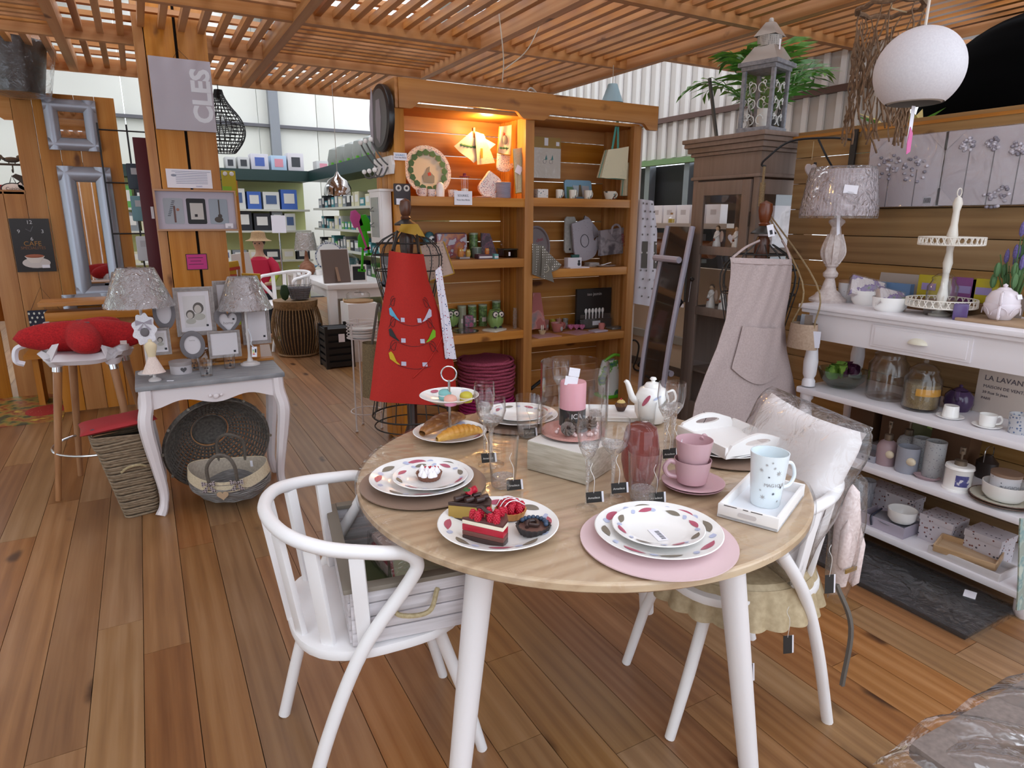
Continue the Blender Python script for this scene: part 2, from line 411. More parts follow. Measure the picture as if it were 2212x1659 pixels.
MB().box2((XR-.02, 1.9, 0), (XR+.03, 12.5, .07)).b('skirting', P('#4a3a30', .7), wr)
# ---- wooden pillar with its two boards
pil = struct(ob('wooden_pillar', None)); YPIL = 5.12
MB().box2((.14, YPIL+.02, 0), (.50, YPIL+.17, 2.95)).b('core', P('#140d08', .9), pil)
MB().box2((.165, YPIL-.008, 0), (.335, YPIL+.03, 2.95)).b('board', PINE_Z, pil, bev=.003)
MB().box2((.352, YPIL-.008, 0), (.53, YPIL+.03, 2.95)).b('board', PINE_Z, pil, bev=.003)
MB().box2((.105, YPIL-.005, 0), (.16, YPIL+.2, 2.95)).b('side_board', PINE_Z, pil, bev=.003)
# ---- plank partition on the far side with a lit niche
par = struct(ob('wall_partition', None)); YPAN = 6.43
for k in range(7):
    a = -1.02+k*.137; z1 = 2.35 if k >= 2 else 1.62
    MB().box2((a, YPAN, 0), (a+.134, YPAN+.03, z1)).b('plank', PINE_Z, par, bev=.003)
for k in range(4):
    a = -1.5+k*.137; MB().box2((a, YPAN+.22, .6), (a+.134, YPAN+.25, 2.35)).b('plank', PINE_Z, par, bev=.003)
for k in range(3):
    a = -1.47+k*.137; MB().box2((a, YPAN, 0), (a+.134, YPAN+.03, 1.62)).b('plank', PINE_Z, par, bev=.003)
MB().prism([(-1.5, 2.19), (-.87, 2.19), (-.8, 2.14), (-.74, 2.14), (-.74, 2.35), (-1.5, 2.35)], -YPAN-.03, -YPAN+.0, Matrix(((1, 0, 0, 0), (0, 0, -1, 0), (0, 1, 0, 0), (0, 0, 0, 1)))).b('valance', PINE_X, par)
MB().box2((-1.02, YPAN, 1.60), (-.74, YPAN+.25, 1.63)).b('ledge', PINE_X, par)
# ---- plank screen behind the white console, along y
scr = struct(ob('wall_screen', None)); XS = 3.18
SCRM = wood('screen_plank', '#7d5d38', '#927046', '#a08055', 'y', knots=.35, rough=.6, knotcol='#4b2c10', vary=.3)
for k in range(14):
    z0 = .02+k*.134
    MB().box2((XS, -.4, z0), (XS+.022, 2.52, z0+.131)).b('plank', SCRM, scr, bev=.003)
MB().box2((XS-.005, -.4, 1.86), (XS+.03, 2.55, 1.875)).b('top_rail', PINE_Y, scr)
for y in (2.44, 1.0): MB().box2((XS+.03, y, 0), (XS+.1, y+.07, 1.85)).b('post', SCRM, scr)
# ---- plank partition on the shop side, behind the photographer
wf = struct(ob('wall_front', None))
for k in range(14): MB().box((-3+k*.2, -2.3, 1.05), (.195, .03, 2.1)).b('plank', PINE_Z, wf)
MB().box2((XS+.04, -.4, .3), (XS+.05, 2.3, 1.5)).b('gap_light_block', P('#2c2418', .9), scr)  # added dark board behind the plank screen, stops bright light showing through its gaps
# ================================================================ round table
TC = Vector((1.012, 1.423, 0)); TR = .614; TH = .75
OAK = wood('limed_oak', '#a98e72', '#bfa588', '#cab496', 'x', rough=.35, knots=0, vary=.05)
tb = T('round_table', 'round dining table with pale oak top and thick tapered white legs', 'table', TC)
MB().lathe([(.0001, TH), (TR-.006, TH), (TR, TH-.006), (TR, TH-.02), (TR-.01, TH-.028), (.0001, TH-.028)], 96).b('tabletop', OAK, tb)
lm = plain('matt_white_lacquer', '#e9e4e4', .5)
for a in (-156, -62, 24, 118):
    u = Vector((cos(R(a)), sin(R(a)), 0)); MB().tube([u*.42+Vector((0, 0, TH-.028)), u*.54], [.036, .026], 20).b('leg', lm, tb)
MB().lathe([(.0001, TH+.0015), (TR+.003, TH+.0015), (TR+.006, TH-.004), (TR+.005, TH-.022)], 96).b('plastic_cover', glass('table_film', gl=.55, rough=.1, bump=.35, bscale=5), tb)
# ================================================================ hoop-backed chairs
def chair(name, label, loc, rz, extra=None):
    t = T(name, label, 'chair', loc, rz, 'white hoop-backed chairs')
    SW = plain('chair_white', '#ebe8e8', .42)
    # seat: rounded D at z .44
    prof = []
    for i in range(48):
        a = TAU*i/48; x, y = cos(a), sin(a); k = (abs(x)**2.8+abs(y)**2.8)**(-1/2.8); prof.append((.225*x*k+.01, .225*y*k))
    MB().prism(prof, .425, .452).b('seat', SW, t, bev=.008)
    hoop = [(-.235, -.20, 0), (-.16, -.215, .25), (-.075, -.232, .46), (.035, -.252, .62), (.055, -.255, .665), (.03, -.252, .695), (-.03, -.243, .705), (-.14, -.205, .722),
            (-.215, -.13, .738), (-.245, 0, .745)]
    hoop = hoop + [(x, -y, z) for x, y, z in hoop[-2::-1]]
    MB().tube(bez(hoop, 6), .0165, 12).b('hoop_frame', SW, t)
    for s in (-1, 1): MB().tube([(.13, .12*s, .43), (.2, .155*s, .2), (.25, .165*s, .0)], [.017, .0165, .0145], 12).b('leg', SW, t)
    for k in range(7):
        a = R(180+(k-3)*24); u = Vector((cos(a), sin(a)))
        b = Vector((.215*u.x+.005, .215*u.y, .445)); p = Vector((.25*u.x-.0, .245*u.y, .735-.035*abs(k-3)/3))
        d = (p-b).normalized(); tn = Vector((-u.y, u.x, 0)); n = d.cross(tn)
        M = Matrix(((n.x, tn.x, d.x, (b.x+p.x)/2), (n.y, tn.y, d.y, (b.y+p.y)/2), (n.z, tn.z, d.z, (b.z+p.z)/2), (0, 0, 0, 1)))
        MB().box((0, 0, 0), (.015, .034, (p-b).length), M).b('spindle', SW, t, bev=.003)
    return t
chA = chair('hoop_chair', 'white hoop-backed chair holding a tipped whitewashed crate', (.43, 1.535, 0), -4)
chB = chair('hoop_chair', 'white hoop-backed chair with a ruffled beige seat pad', (1.44, 1.215, 0), 163)
# ================================================================ pine display shelf
YS = 3.75; SH = T('display_shelf', 'tall honey pine display shelf with scalloped valance and two bays', 'shelf', (0, 0, 0))
XL, XM, XRR = PY(866, 300, YS).x, PY(1148, 300, YS).x, PY(1375, 400, YS).x
DEP = .36
def sh(name, a, b, m, bev=.003, par=SH): return MB().box2(a, b).b(name, m, par, bev=bev)
PW = .065
for x, nm in ((XL, 'post'), (XM, 'post'), (XRR, 'post')):
    sh(nm, (x-PW/2-.01, YS, 0), (x+PW/2-.01, YS+.045, 2.06), PINE_Z); sh('rear_post', (x-.03, YS+DEP-.04, 0), (x+.03, YS+DEP, 2.06), PINE_Z)
for k in range(15):
    z = .05+k*.137; sh('back_plank', (XL, YS+DEP, z), (XM, YS+DEP+.015, z+.133), PINE_X); sh('back_plank', (XM, YS+DEP, z), (XRR, YS+DEP+.015, z+.133), PINE_X)
for x in (XL-.03, XM-.012, XRR+.02):
    for k in range(3):
        a = YS+.045+k*.105; sh('side_plank', (x-.01, a, .02), (x+.01, a+.1, 2.06), PINE_Z)
# valance with scalloped lower edge
zt, zb, zc = PY(1140, 200, YS).z, 2.035, 2.075
xa, xb = XL-.015, PY(1417, 230, YS).x
pts = [(xa, zt), (xa, zb)]
def scal(x0, x1):
    o = [(x0+.07, zb)]
    for k in range(7): t = k/6; o.append((x0+.07+.06*t, zb+(zc-zb)*(3*t*t-2*t**3)))
    for k in range(7): t = k/6; o.append((x1-.13+.06*t, zc-(zc-zb)*(3*t*t-2*t**3)))
    return o+[(x1-.07, zb)]
pts += scal(xa, XM) + scal(XM, xb) + [(xb, zb), (xb, zt)]
MB().prism(pts, -YS+.0, -YS+.03, XZ).b('valance', PINE_X, SH, bev=.002, loc=(0, 0, 0))
sh('side_valance', (xa-.02, YS-.02, zb), (xa, YS+DEP, zt), PINE_Y)
sh('roof_board', (XL-.02, YS+.02, zt-.14), (XRR+.02, YS+DEP, zt-.12), PINE_X)
def zat(px, py): return PY(px, py, YS).z
SL = [zat(1100, 428), zat(1120, 559), zat(1100, 716), .1]; SR = [zat(1250, 429), zat(1250, 580), zat(1250, 724), .1]
for zz, x0, x1 in ((SL, XL, XM), (SR, XM, XRR)):
    for z in zz:
        sh('shelf_board', (x0, YS+.03, z-.02), (x1, YS+DEP, z), PINE_X); sh('shelf_edge', (x0+.02, YS+.005, z-.055), (x1-.03, YS+.03, z), PINE_X)
sp = bpy.data.lights.new('shelf_lamp', 'POINT'); sp.energy = 7; sp.color = (1, .62, .22); sp.shadow_soft_size = .04
so = ob('shelf_lamp', None) if False else bpy.data.objects.new('shelf_lamp', sp); COL.objects.link(so); so.location = (XM-.25, YS+.12, zt-.2)
# ================================================================ white console along y
XCN = 2.70; Y0, Y1 = .93, 1.975; XCB = 3.12
CW = plain('console_white', '#e3dfe3', .4)
CN = T('console_table', 'long white turned-leg console with three shelves and a cup-handled drawer', 'console')
def cn(name, a, b, bev=.004, m=CW): return MB().box2(a, b).b(name, m, CN, bev=bev)
ZC = [1.055, .66, .385, .105]
cn('top', (XCN-.03, Y0-.05, ZC[0]-.02), (XCB, Y1+.04, ZC[0])); cn('top_moulding', (XCN-.018, Y0-.04, ZC[0]-.038), (XCB, Y1+.03, ZC[0]-.021))
cn('apron', (XCN, Y0, ZC[0]-.16), (XCN+.02, Y1, ZC[0]-.038)); cn('side_apron', (XCN+.02, Y1-.025, ZC[0]-.16), (XCB, Y1, ZC[0]-.038))
for z in ZC[1:]: cn('shelf', (XCN-.02, Y0-.02, z-.03), (XCB, Y1+.01, z), .008)
dw = cn('drawer', (XCN-.006, 1.26, ZC[0]-.145), (XCN+.0, 1.66, ZC[0]-.05), .003)
MB().box2((XCN-.009, 1.275, ZC[0]-.135), (XCN-.004, 1.645, ZC[0]-.06)).b('drawer_field', CW, dw, bev=.003)
MB().lathe([(.0001, .026), (.02, .025), (.034, .016), (.04, 0)], 20, MT((XCN-.008, 1.46, ZC[0]-.105)) @ MR(R(-90), 4, 'Y') @ Matrix.Diagonal((.6, 1, .9, 1)), a0=-90, a1=90).b('cup_handle', plain('cream_handle', '#ddd8c6', .35), dw)
LEGP = [(.024, 0), (.034, .02), (.036, .07), (.03, .085), (.036, .1), (.036, .12)]
def tleg(x, y):
    m = MB(); m.lathe([(.0001, 0)]+LEGP, 16, c=(x, y, 0))
    for z0, z1 in ((.11, .36), (.39, .635), (.665, .9)):
        h = z1-z0; m.lathe([(.03, 0), (.03, h*.1), (.022, h*.16), (.03, h*.24), (.033, h*.5), (.026, h*.74), (.021, h*.82), (.03, h*.88), (.03, h)], 16, c=(x, y, z0))
    m.b('turned_leg', CW, CN)
for y in (Y0+.01, Y1-.025):
    for x in (XCN+.02, XCB-.04): tleg(x, y)
# ================================================================ glazed cabinet
XC0, YC0 = 3.0, 2.6; XC1, YC1 = 3.42, 3.1; ZCAB = 1.9
CG = wood('weathered_taupe', '#77665a', '#86746a', '#948277', 'z', knots=.0, rough=.6, vary=.06, spec=.2, wv=0, sc=.5)
CB = T('glazed_cabinet', 'taupe wooden display cabinet with glazed doors and stepped cornice', 'cabinet')
def cb(name, a, b, bev=.004, par=CB): return MB().box2(a, b).b(name, CG, par, bev=bev)
for x in (XC0, XC1-.04):
    for y in (YC0, YC1-.04): cb('corner_post', (x, y, 0), (x+.04, y+.04, 1.77))
cb('plinth', (XC0-.012, YC0-.012, 0), (XC1+.012, YC1+.012, .12)); cb('frieze', (XC0-.004, YC0-.004, 1.68), (XC1+.004, YC1+.004, 1.8)); cb('frieze_bead', (XC0-.014, YC0-.014, 1.665), (XC1+.014, YC1+.014, 1.685), .008)
for e, za, zb_ in ((.02, 1.8, 1.82), (.034, 1.82, 1.85), (.05, 1.85, 1.875), (.06, 1.875, 1.9)): cb('cornice', (XC0-e, YC0-e, za), (XC1+e, YC1+e, zb_), .006)
cb('back', (XC1-.015, YC0+.04, .12), (XC1-.005, YC1-.04, 1.68), 0); 
# door on the face towards the shelf (-x), with three panes
dr = MB().box2((XC0-.012, YC0+.045, .16), (XC0+.008, YC0+.105, 1.655)).b('door', CG, CB, bev=.003)
for a, b in (((YC1-.105), .16), ): MB().box2((XC0-.012, a, b), (XC0+.008, YC1-.045, 1.655)).b('stile', CG, dr, bev=.003)
zr = [(.16, .3), (.86, .91), (1.23, 1.28), (1.575, 1.655)]
for a, b in zr: MB().box2((XC0-.012, YC0+.105, a), (XC0+.008, YC1-.105, b)).b('rail', CG, dr, bev=.003)
for a, b in ((.3, .86), (.91, 1.23), (1.28, 1.575)): MB().box2((XC0-.002, YC0+.105, a), (XC0, YC1-.105, b)).b('pane', GLASS, dr, sm=0)
MB().ball((XC0-.03, YC1-.075, 1.075), .013).tube([(XC0-.03, YC1-.075, 1.075), (XC0-.01, YC1-.075, 1.075)], .005).b('knob', P('#2b2522', .4), dr)
for za, zb2 in ((1.4, 1.48), ): MB().box2((XC0-.016, YC0+.03, za), (XC0-.01, YC0+.036, zb2)).b('hinge', P('#2b2522', .4), dr)
# glazed side (-y)
for a, b in zr: cb('side_rail', (XC0+.04, YC0, a), (XC1-.04, YC0+.02, b), .003)
for a, b in ((.3, .86), (.91, 1.23), (1.28, 1.575)): MB().box2((XC0+.04, YC0+.008, a), (XC1-.04, YC0+.01, b)).b('pane', GLASS, CB, sm=0)
for z in (.885, 1.255, .5): cb('inner_shelf', (XC0+.02, YC0+.02, z-.012), (XC1-.02, YC1-.02, z), 0)
cb('far_side', (XC0+.04, YC1-.02, .12), (XC1-.04, YC1-.01, .9), 0); MB().box2((XC0+.04, YC1-.02, .9), (XC1-.04, YC1-.015, 1.66)).b('pane', GLASS, CB, sm=0)
# ================================================================ small grey-topped table
GT = T('side_table', 'small white cabriole-leg table with a grey painted top', 'table'); YG = 3.43; XG0, XG1 = -.085, .535; DG = .34; ZG = .665
GTW = plain('table_white', '#e2dadc', .45)
MB().box2((XG0-.02, YG-.03, ZG-.025), (XG1+.03, YG+DG+.02, ZG)).b('tabletop', fuzzy('grey_wash', '#77787c', '#96979a', 9, .5, .1, (1, 6, 1)), GT, bev=.006)
ap = [(XG0+.03, .64), (XG1, .64), (XG1, .55)]
for k in range(25):
    t = 1-k/24; x = XG0+.03+(XG1-XG0-.03)*t; ap.append((x, .575-.035*cos(TAU*t)**2*(1 if abs(t-.5) > .25 else 0)+(-.03*cos((t-.5)*TAU)**2 if abs(t-.5) <= .25 else 0)))
MB().prism(ap, -YG-.015, -YG+.005, XZ).b('apron', GTW, GT)
for x in (XG0+.005, XG1-.012): MB().box2((x, YG, .56), (x+.014, YG+DG, .64)).b('side_apron', GTW, GT)
MB().prism([(x, z) for x, z in ((XG0+.03, .64), (XG1, .64), (XG1, .56), (XG0+.03, .56))], -YG-DG, -YG-DG+.015, XZ).b('rear_apron', GTW, GT)
for sx, x in ((-1, XG0+.02), (1, XG1-.005)):
    for sy, y in ((-1, YG), (1, YG+DG-.01)):
        path = [(x, y, .64), (x+.004*sx, y+.004*sy, .56), (x+.018*sx, y+.018*sy, .47), (x-.002*sx, y-.002*sy, .28), (x-.02*sx, y-.02*sy, .12), (x-.012*sx, y-.012*sy, .04), (x+.006*sx, y+.006*sy, .0)]
        MB().tube(bez(path, 5), [.03*a for a in ([1.0]*5+[1.05]*5+[1.1-.03*i for i in range(5)]+[.9-.03*i for i in range(5)]+[.74-.015*i for i in range(5)]+[.7+.03*i for i in range(6)])], 8).b('leg', GTW, GT)
MB().ball((.235, YG-.018, .578), .014, rz=.012, ry=.005).ball((.26, YG-.018, .582), .008, ry=.004).ball((.21, YG-.018, .582), .008, ry=.004).b('carved_flower', GTW, GT)
# ================================================================ on the round table
TZ = TH+.002
def disc(xl, xr, y, z):
    a, b = PZ(xl, y, z), PZ(xr, y, z); return (a+b)/2, (a-b).length/2
def zup(L, px, py): return PY(px, py, L[1]).z
INKS = {'rose': plain('rose_ink', '#b4586e', .3), 'brown': plain('brown_ink', '#7d7466', .35), 'blue': plain('blue_ink', '#b9c0da', .3)}
def plate(name, label, loc, r, cat='plate', mat=None, decor=True, group=None, rz=0, flat=False, sticker=False, dz=.0):
    t = T(name, label, cat, (loc[0], loc[1], loc[2]), rz, group)
    h = .007 if flat else .022*r/.135
    if flat: prof = [(.0001, .0), (r*.9, 0), (r, h*.6), (r, h), (r*.9, h*.75), (.0001, h*.7)]
    else: prof = [(.0001, .001), (r*.56, 0), (r*.62, .002), (r*.98, h*.93), (r, h), (r*.985, h+.0012), (r*.66, h*.42), (r*.58, h*.22), (.0001, h*.2)]
    MB().lathe(prof, 56).b('dish', mat or PORC, t)
    if decor:
        rn = random.Random(int(loc[0]*977)); zz = lambda q: h*.42+(h*.58+.0012)*(q-r*.66)/(r*.325)+.0012
        for key, n, w, l, ph in (('rose', 4, .055, .19, 0), ('brown', 4, .06, .18, 45), ('blue', 8, .05, .07, 22)):
            for k in range(n):
                m = MB(); a = R(ph+k*360/n+rn.uniform(-7, 7)); tilt = rn.uniform(-.35, .35)
                L, Wd = l*r*1.25/r, w*1.1; L = l*1.25
                outl = []
                for i in range(9): s = i/8; outl.append((s, Wd*sin(pi*min(1, s*1.06))**.7))
                pts = [(s, q) for s, q in outl] + [(s, -q) for s, q in outl[::-1][1:-1]]
                v = []
                for s, q in pts:
                    u = (s-.5)*L*2; wq = q+tilt*(s-.5)*.2
                    rr_ = r*(.83+wq*1.0); th = a+u; v.append((rr_*cos(th), rr_*sin(th), zz(rr_)))
                m.add(v, [tuple(range(len(v)))]); m.b('feather_motif', INKS[key], t, sm=0)
    if sticker:
        MB().box((-.02, .01, h*.2+.0012), (.052, .024, .0006)).b('price_sticker', CARD, t)
        m = MB(); [m.box((-.04+k*.0035, .006, h*.2+.0018), (.0012+.0008*(k % 3 == 0), .01, .0003)) for k in range(11)]; m.b('barcode_print', INK, t)
    return t
PINKC = plain('pale_pink_lacquer', '#dcc0c3', .35); TAUPE = plain('taupe_lacquer', '#8f7768', .4)
c, r = disc(1254, 1588, 1165, TZ+.006)
plate('charger_plate', 'flat pale pink charger plate under the price-stickered plates', (c.x, c.y, TZ), r, 'charger', PINKC, False, flat=True)
c2, r2 = disc(1285, 1558, 1142, TZ+.025)
plate('dinner_plate', 'feather-patterned dinner plate lying on the pale pink charger', (c2.x, c2.y, TZ+.005), r2, rz=20)
c3, r3 = disc(1323, 1521, 1130, TZ+.035)
plate('dessert_plate', 'small feather-patterned plate with a price sticker in its middle', (c3.x, c3.y, TZ+.014), r3, rz=75, sticker=True)
c, r = disc(778, 1051, 1042, TZ+.006)
plate('charger_plate', 'flat taupe charger plate under the meringue tart setting', (c.x, c.y, TZ), .165, 'charger', TAUPE, False, flat=True)
c, r = disc(799, 1023, 1028, TZ+.025)
plate('dinner_plate', 'feather-patterned dinner plate lying on the taupe charger', (c.x, c.y, TZ+.005), .136, rz=-15)
cm, r = disc(850, 1008, 1022, TZ+.035)
plate('dessert_plate', 'small feather-patterned plate carrying the meringue tart', (cm.x, cm.y, TZ+.014), .098, rz=40)
# ---- cakes
cp, r = disc(945, 1207, 1128, TZ+.02)
plate('cake_plate', 'feather-patterned plate holding two cake slices and two tarts', (cp.x, cp.y, TZ), .136, rz=60)
def tart(name, label, loc, r, crust, fill, h=.018):
    t = T(name, label, 'tart', loc)
    v = MB(); n = 40
    def fl(k, rr): return rr*(1+.035*cos(k*pi))
    for a, b in (((r*.8, 0), (r, h)), ((r, h), (r*.9, h)), ((r*.9, h), (r*.85, h*.7))):
        v.sheet(lambda u, w, a=a, b=b: ((lambda rr, z: (rr*cos(TAU*u), rr*sin(TAU*u), z))(fl(round(u*n), a[0]+(b[0]-a[0])*w), a[1]+(b[1]-a[1])*w)), n, 1)
    v.b('crust', crust, t)
    MB().lathe([(r*.86, h*.7), (r*.5, h*.8), (.0001, h*.85)], 24).b('filling', fill, t)
    return t
BROWN = plain('pastry_brown', '#7b5040', .55); CHOC = plain('dark_chocolate', '#3a2723', .35); GOLD = plain('golden_pastry', '#b98247', .55); RED = plain('berry_red', '#b51730', .35); CREAM = plain('white_cream', '#f1edf0', .5)
def berry(name, par, loc, r, col=RED, bumps=True):
    m = MB()
    if bumps:
        for k in range(5):
            z = -.6+k*.42; rr_ = sqrt(max(.05, 1.15-z*z*.8))
            for i in range(7): a = TAU*(i+.5*(k % 2))/7; m.ball((r*.62*rr_*cos(a), r*.62*rr_*sin(a), r*z), r*.36, 6)
    else: m.ball((0, 0, 0), r, 10)
    return m.b(name, col, par, loc)
L = PZ(927, 1024, TZ+.03)
tt = tart('meringue_tart', 'little tart topped with white meringue peaks and red berries', (L.x, L.y, TZ+.018), .034, BROWN, plain('custard', '#c9924a', .4))
rn = random.Random(5)
for k in range(17):
    a = rn.uniform(0, 6.28); q = .027*sqrt(rn.random()); x, y = q*cos(a)-.006, q*sin(a)-.006
    MB().lathe([(.0085, 0), (.009, .004), (.006, .009), (.0015, .016), (.0001, .018)], 10).b('meringue', CREAM, tt, (x, y, .016))
for k in range(7): berry('berry', tt, (-.004+.005*k, .02-.0024*k+.003*(k % 2), .023), .0045, RED, False)
def slice_(name, label, loc, rz, layers, top, L=.098, Wd=.06):
    t = T(name, label, 'cake slice', loc, rz); z = 0
    outl = [(-L*.45, 0), (L*.5, -Wd*.5), (L*.57, 0), (L*.5, Wd*.5)]
    for nm, h, m in layers:
        MB().prism(outl, z, z+h-.0003).b(nm, m, t, bev=.001); z += h
    return t, z
cb1, z1 = slice_('raspberry_cake_slice', 'layered cake slice with red, white and brown bands topped with raspberries', (0, 0, 0), 0,
    [('base_layer', .012, CHOC), ('mousse_layer', .011, plain('milk_chocolate', '#6d4038', .5)), ('jelly_layer', .015, plain('red_jelly', '#a8122a', .35)), ('cream_layer', .009, plain('cream_layer', '#eadfc8', .5)), ('glaze', .006, plain('brown_glaze', '#5b3330', .35))], None)
L = PZ(1042, 1162, TZ+.012); cb1.location = (L.x, L.y, TZ+.006); cb1.rotation_euler = (0, 0, R(-36))
# long cut face towards the camera
for i, (x, y) in enumerate(((-.02, .0), (-.005, .008), (-.008, -.01), (.012, .014), (.02, -.012), (.03, .006), (.033, -.018), (.038, .018))): berry('raspberry', cb1, (x, y, z1+.006), .009)
MB().tube(bez([(-.012, .012, z1+.016), (.0, .006, z1+.021), (.008, -.006, z1+.02), (.022, -.012, z1+.016)], 5), .004, 7).b('chocolate_curl', CHOC, cb1)
cb2, z2 = slice_('strawberry_cake_slice', 'chocolate cake slice with yellow filling, chocolate curls and a strawberry', (0, 0, 0), 0,
    [('base_layer', .009, CHOC), ('sponge_layer', .03, plain('yellow_sponge', '#a5863c', .6)), ('glaze', .009, CHOC)], None)
L = PZ(1010, 1118, TZ+.012); cb2.location = (L.x, L.y, TZ+.006); cb2.rotation_euler = (0, 0, R(-22))
for i, (x, y) in enumerate(((-.02, .0), (-.003, .013), (.004, -.01), (.022, .012), (.028, -.012), (.038, 0))):
    MB().tube([(x-.009, y-.004, z2+.007), (x+.009, y+.004, z2+.007)], .0065, 10).b('chocolate_curl', CHOC, cb2)
MB().lathe([(.0001, -.012), (.005, -.01), (.009, 0), (.008, .006), (.0001, .008)], 12).b('strawberry', RED, cb2, (.004, .004, z2+.021), (R(70), 0, R(30)))
MB().lathe([(.0001, -.012), (.005, -.01), (.009, 0), (.008, .006), (.0001, .008)], 12).b('strawberry', RED, cb2, (.016, .008, z2+.023), (R(60), 0, R(80)))
MB().lathe([(.0001, .0), (.007, .001), (.009, -.003)], 6).b('leaf_tuft', P('#2f5a2a', .6), cb2, (-.001, .0, z2+.029))
MB().box2((.058*.5+.012, -.003, .012), (.058*.5+.0135, -.013, .03)).b('berry_inset', RED, cb2)
L = PZ(1103, 1108, TZ+.015); t3 = tart('raspberry_tart', 'golden tart heaped with raspberries and white icing lines', (L.x, L.y, TZ+.008), .037, GOLD, RED)
for k in range(15):
    a = k*2.4; q = .0075*sqrt(k); berry('raspberry', t3, (q*cos(a), q*sin(a), .02+.012*(1-q/.03)), .0088)
for s in (-1, 0, 1):
    MB().tube(bez([(-.03, s*.014, .026), (-.012, s*.016+.004, .041), (.006, s*.014-.003, .043), (.03, s*.012, .026)], 4), .0012, 5).b('icing_line', CREAM, t3)
L = PZ(1152, 1142, TZ+.015); t4 = tart('blueberry_tart', 'dark chocolate tart with a crescent of blueberries', (L.x, L.y, TZ+.008), .039, plain('black_crust', '#2b2526', .6), plain('chocolate_cream', '#6b4b42', .4))
for k in range(9): a = R(-40+k*20); berry('blueberry', t4, (.028*cos(a), .028*sin(a), .021), .0056, plain('blueberry', '#34465e', .5), False)
MB().tube(bez([(-.02, -.006, .018), (-.006, .012, .021), (.012, .008, .021), (.004, -.012, .02), (-.012, -.002, .021)], 6), .0045, 7).b('chocolate_swirl', CHOC, t4)
# ---- two-tier stand
Ls = PZ(972, 936, TZ+.012); st = T('tiered_stand', 'two-tier feather-patterned porcelain cake stand with a chrome ring handle', 'cake stand', (Ls.x, Ls.y, TZ))
zt2 = zup(Ls, 975, 866)-TZ; ztop = zup(Ls, 975, 790)-TZ
def dish(r, z):
    h = .02; return MB().lathe([(.0001, z+.001), (r*.56, z), (r*.97, z+h), (r, z+h+.002), (r*.98, z+h+.003), (r*.6, z+.005), (.0001, z+.004)], 48)
dish(.118, 0).b('lower_dish', PORC, st); dish(.094, zt2).b('upper_dish', PORC, st)
for zz_, rr_, nm in ((0, .118, 'a'), (zt2, .094, 'b')):
    for key, ph in (('rose', 200), ('brown', 250), ('blue', 300), ('rose', 20), ('blue', 110)):
        a = R(ph+rr_*900); v = []
        for i in range(12):
            t_ = TAU*i/12; q = .83+.07*sin(t_); th = a+.2*cos(t_); v.append((rr_*q*cos(th), rr_*q*sin(th), zz_+.005+(.018)*(q-.6)/.38+.0012))
        MB().add(v, [tuple(range(12))]).b('feather_motif', INKS[key], st, sm=0)
MB().tube([(0, 0, .004), (0, 0, ztop-.045)], .0042, 10).b('pole', STEEL, st)
MB().tube(arc((0, 0, ztop-.025), .024, 0, 360, 28, plane='xz')[:-1], .0025, 8, True).b('ring_handle', STEEL, st, rot=(0, 0, R(-29)))
for nm, px, py, c1, c2 in (('blue', 961, 853, '#7fb8b6', '#7fb8b6'), ('yellow', 1007, 859, '#c2b53c', '#c2b53c'), ('pink and peach', 973, 866, '#e0ab9a', '#dd8fae')):
    z = TZ+zt2+.006; L = PZ(px, py+2, z+.01); r = .0205
    t = T('macaron', '%s macaron on the upper tier of the cake stand' % nm, 'macaron', (L.x, L.y, z), 0, 'macarons on the cake stand')
    MB().lathe([(.0001, 0), (r*.9, .0), (r, .006), (r*.98, .0105), (r*.9, .011)], 24).b('lower_shell', P(c2, .6), t)
    MB().lathe([(r*.9, .011), (r*.95, .013), (r*.9, .015)], 24).b('cream_filling', CREAM, t)
    MB().lathe([(r*.9, .015), (r, .0155), (r*1.0, .02), (r*.85, .027), (r*.5, .031), (.0001, .032)], 24).b('upper_shell', P(c1, .6), t)
def loaf(name, label, a, b, w, h, n, m, twist=.25):
    a, b = Vector(a), Vector(b); t = T(name, label, 'bread', ((a+b)/2)); d = (b-a); L_ = d.length; t.rotation_euler = (0, 0, math.atan2(d.y, d.x))
    def fn(u, v):
        s = v; env = sin(pi*(.06+.88*s))**.55; rib = 1+.13*abs(sin(pi*n*s+.9*cos(TAU*u)*twist))
        x = (s-.5)*L_; yy = cos(TAU*u)*w/2*env*rib; zz = max(0, (sin(TAU*u)*.5+.5))*h*env*rib
        return (x, yy, zz)
    MB().sheet(fn, 20, n*8, cu=True).b('crumb', m, t, sm=80); return t
z = TZ+.009
def breadmat(name, a, b):
    n = N(name); tc = n.n('ShaderNodeTexCoord'); s = n.n('ShaderNodeSeparateXYZ'); n.l(tc.outputs['Generated'], s.inputs[0])
    t = n.n('ShaderNodeTexNoise'); t.inputs['Scale'].default_value = 9; n.l(tc.outputs['Generated'], t.inputs['Vector'])
    n.bsdf(n.ramp(n.math('ADD', n.math('MULTIPLY', s.outputs[2], .6), n.math('MULTIPLY', t.outputs[0], .6)), [(.25, b), (.75, a)]), .35); return n.m
loaf('bread_braid', 'brown braided bread with pale sugar grains on the lower tier', PZ(912, 942, z+.01), PZ(1000, 905, z+.01), .06, .042, 6, breadmat('brown_crust', '#7a4a26', '#b8834e'), .8)
loaf('bread_roll', 'golden ridged bread roll on the lower tier', PZ(944, 955, z+.01), PZ(1040, 936, z+.01), .042, .038, 9, breadmat('golden_crust', '#c98a30', '#e3b968'), .4)
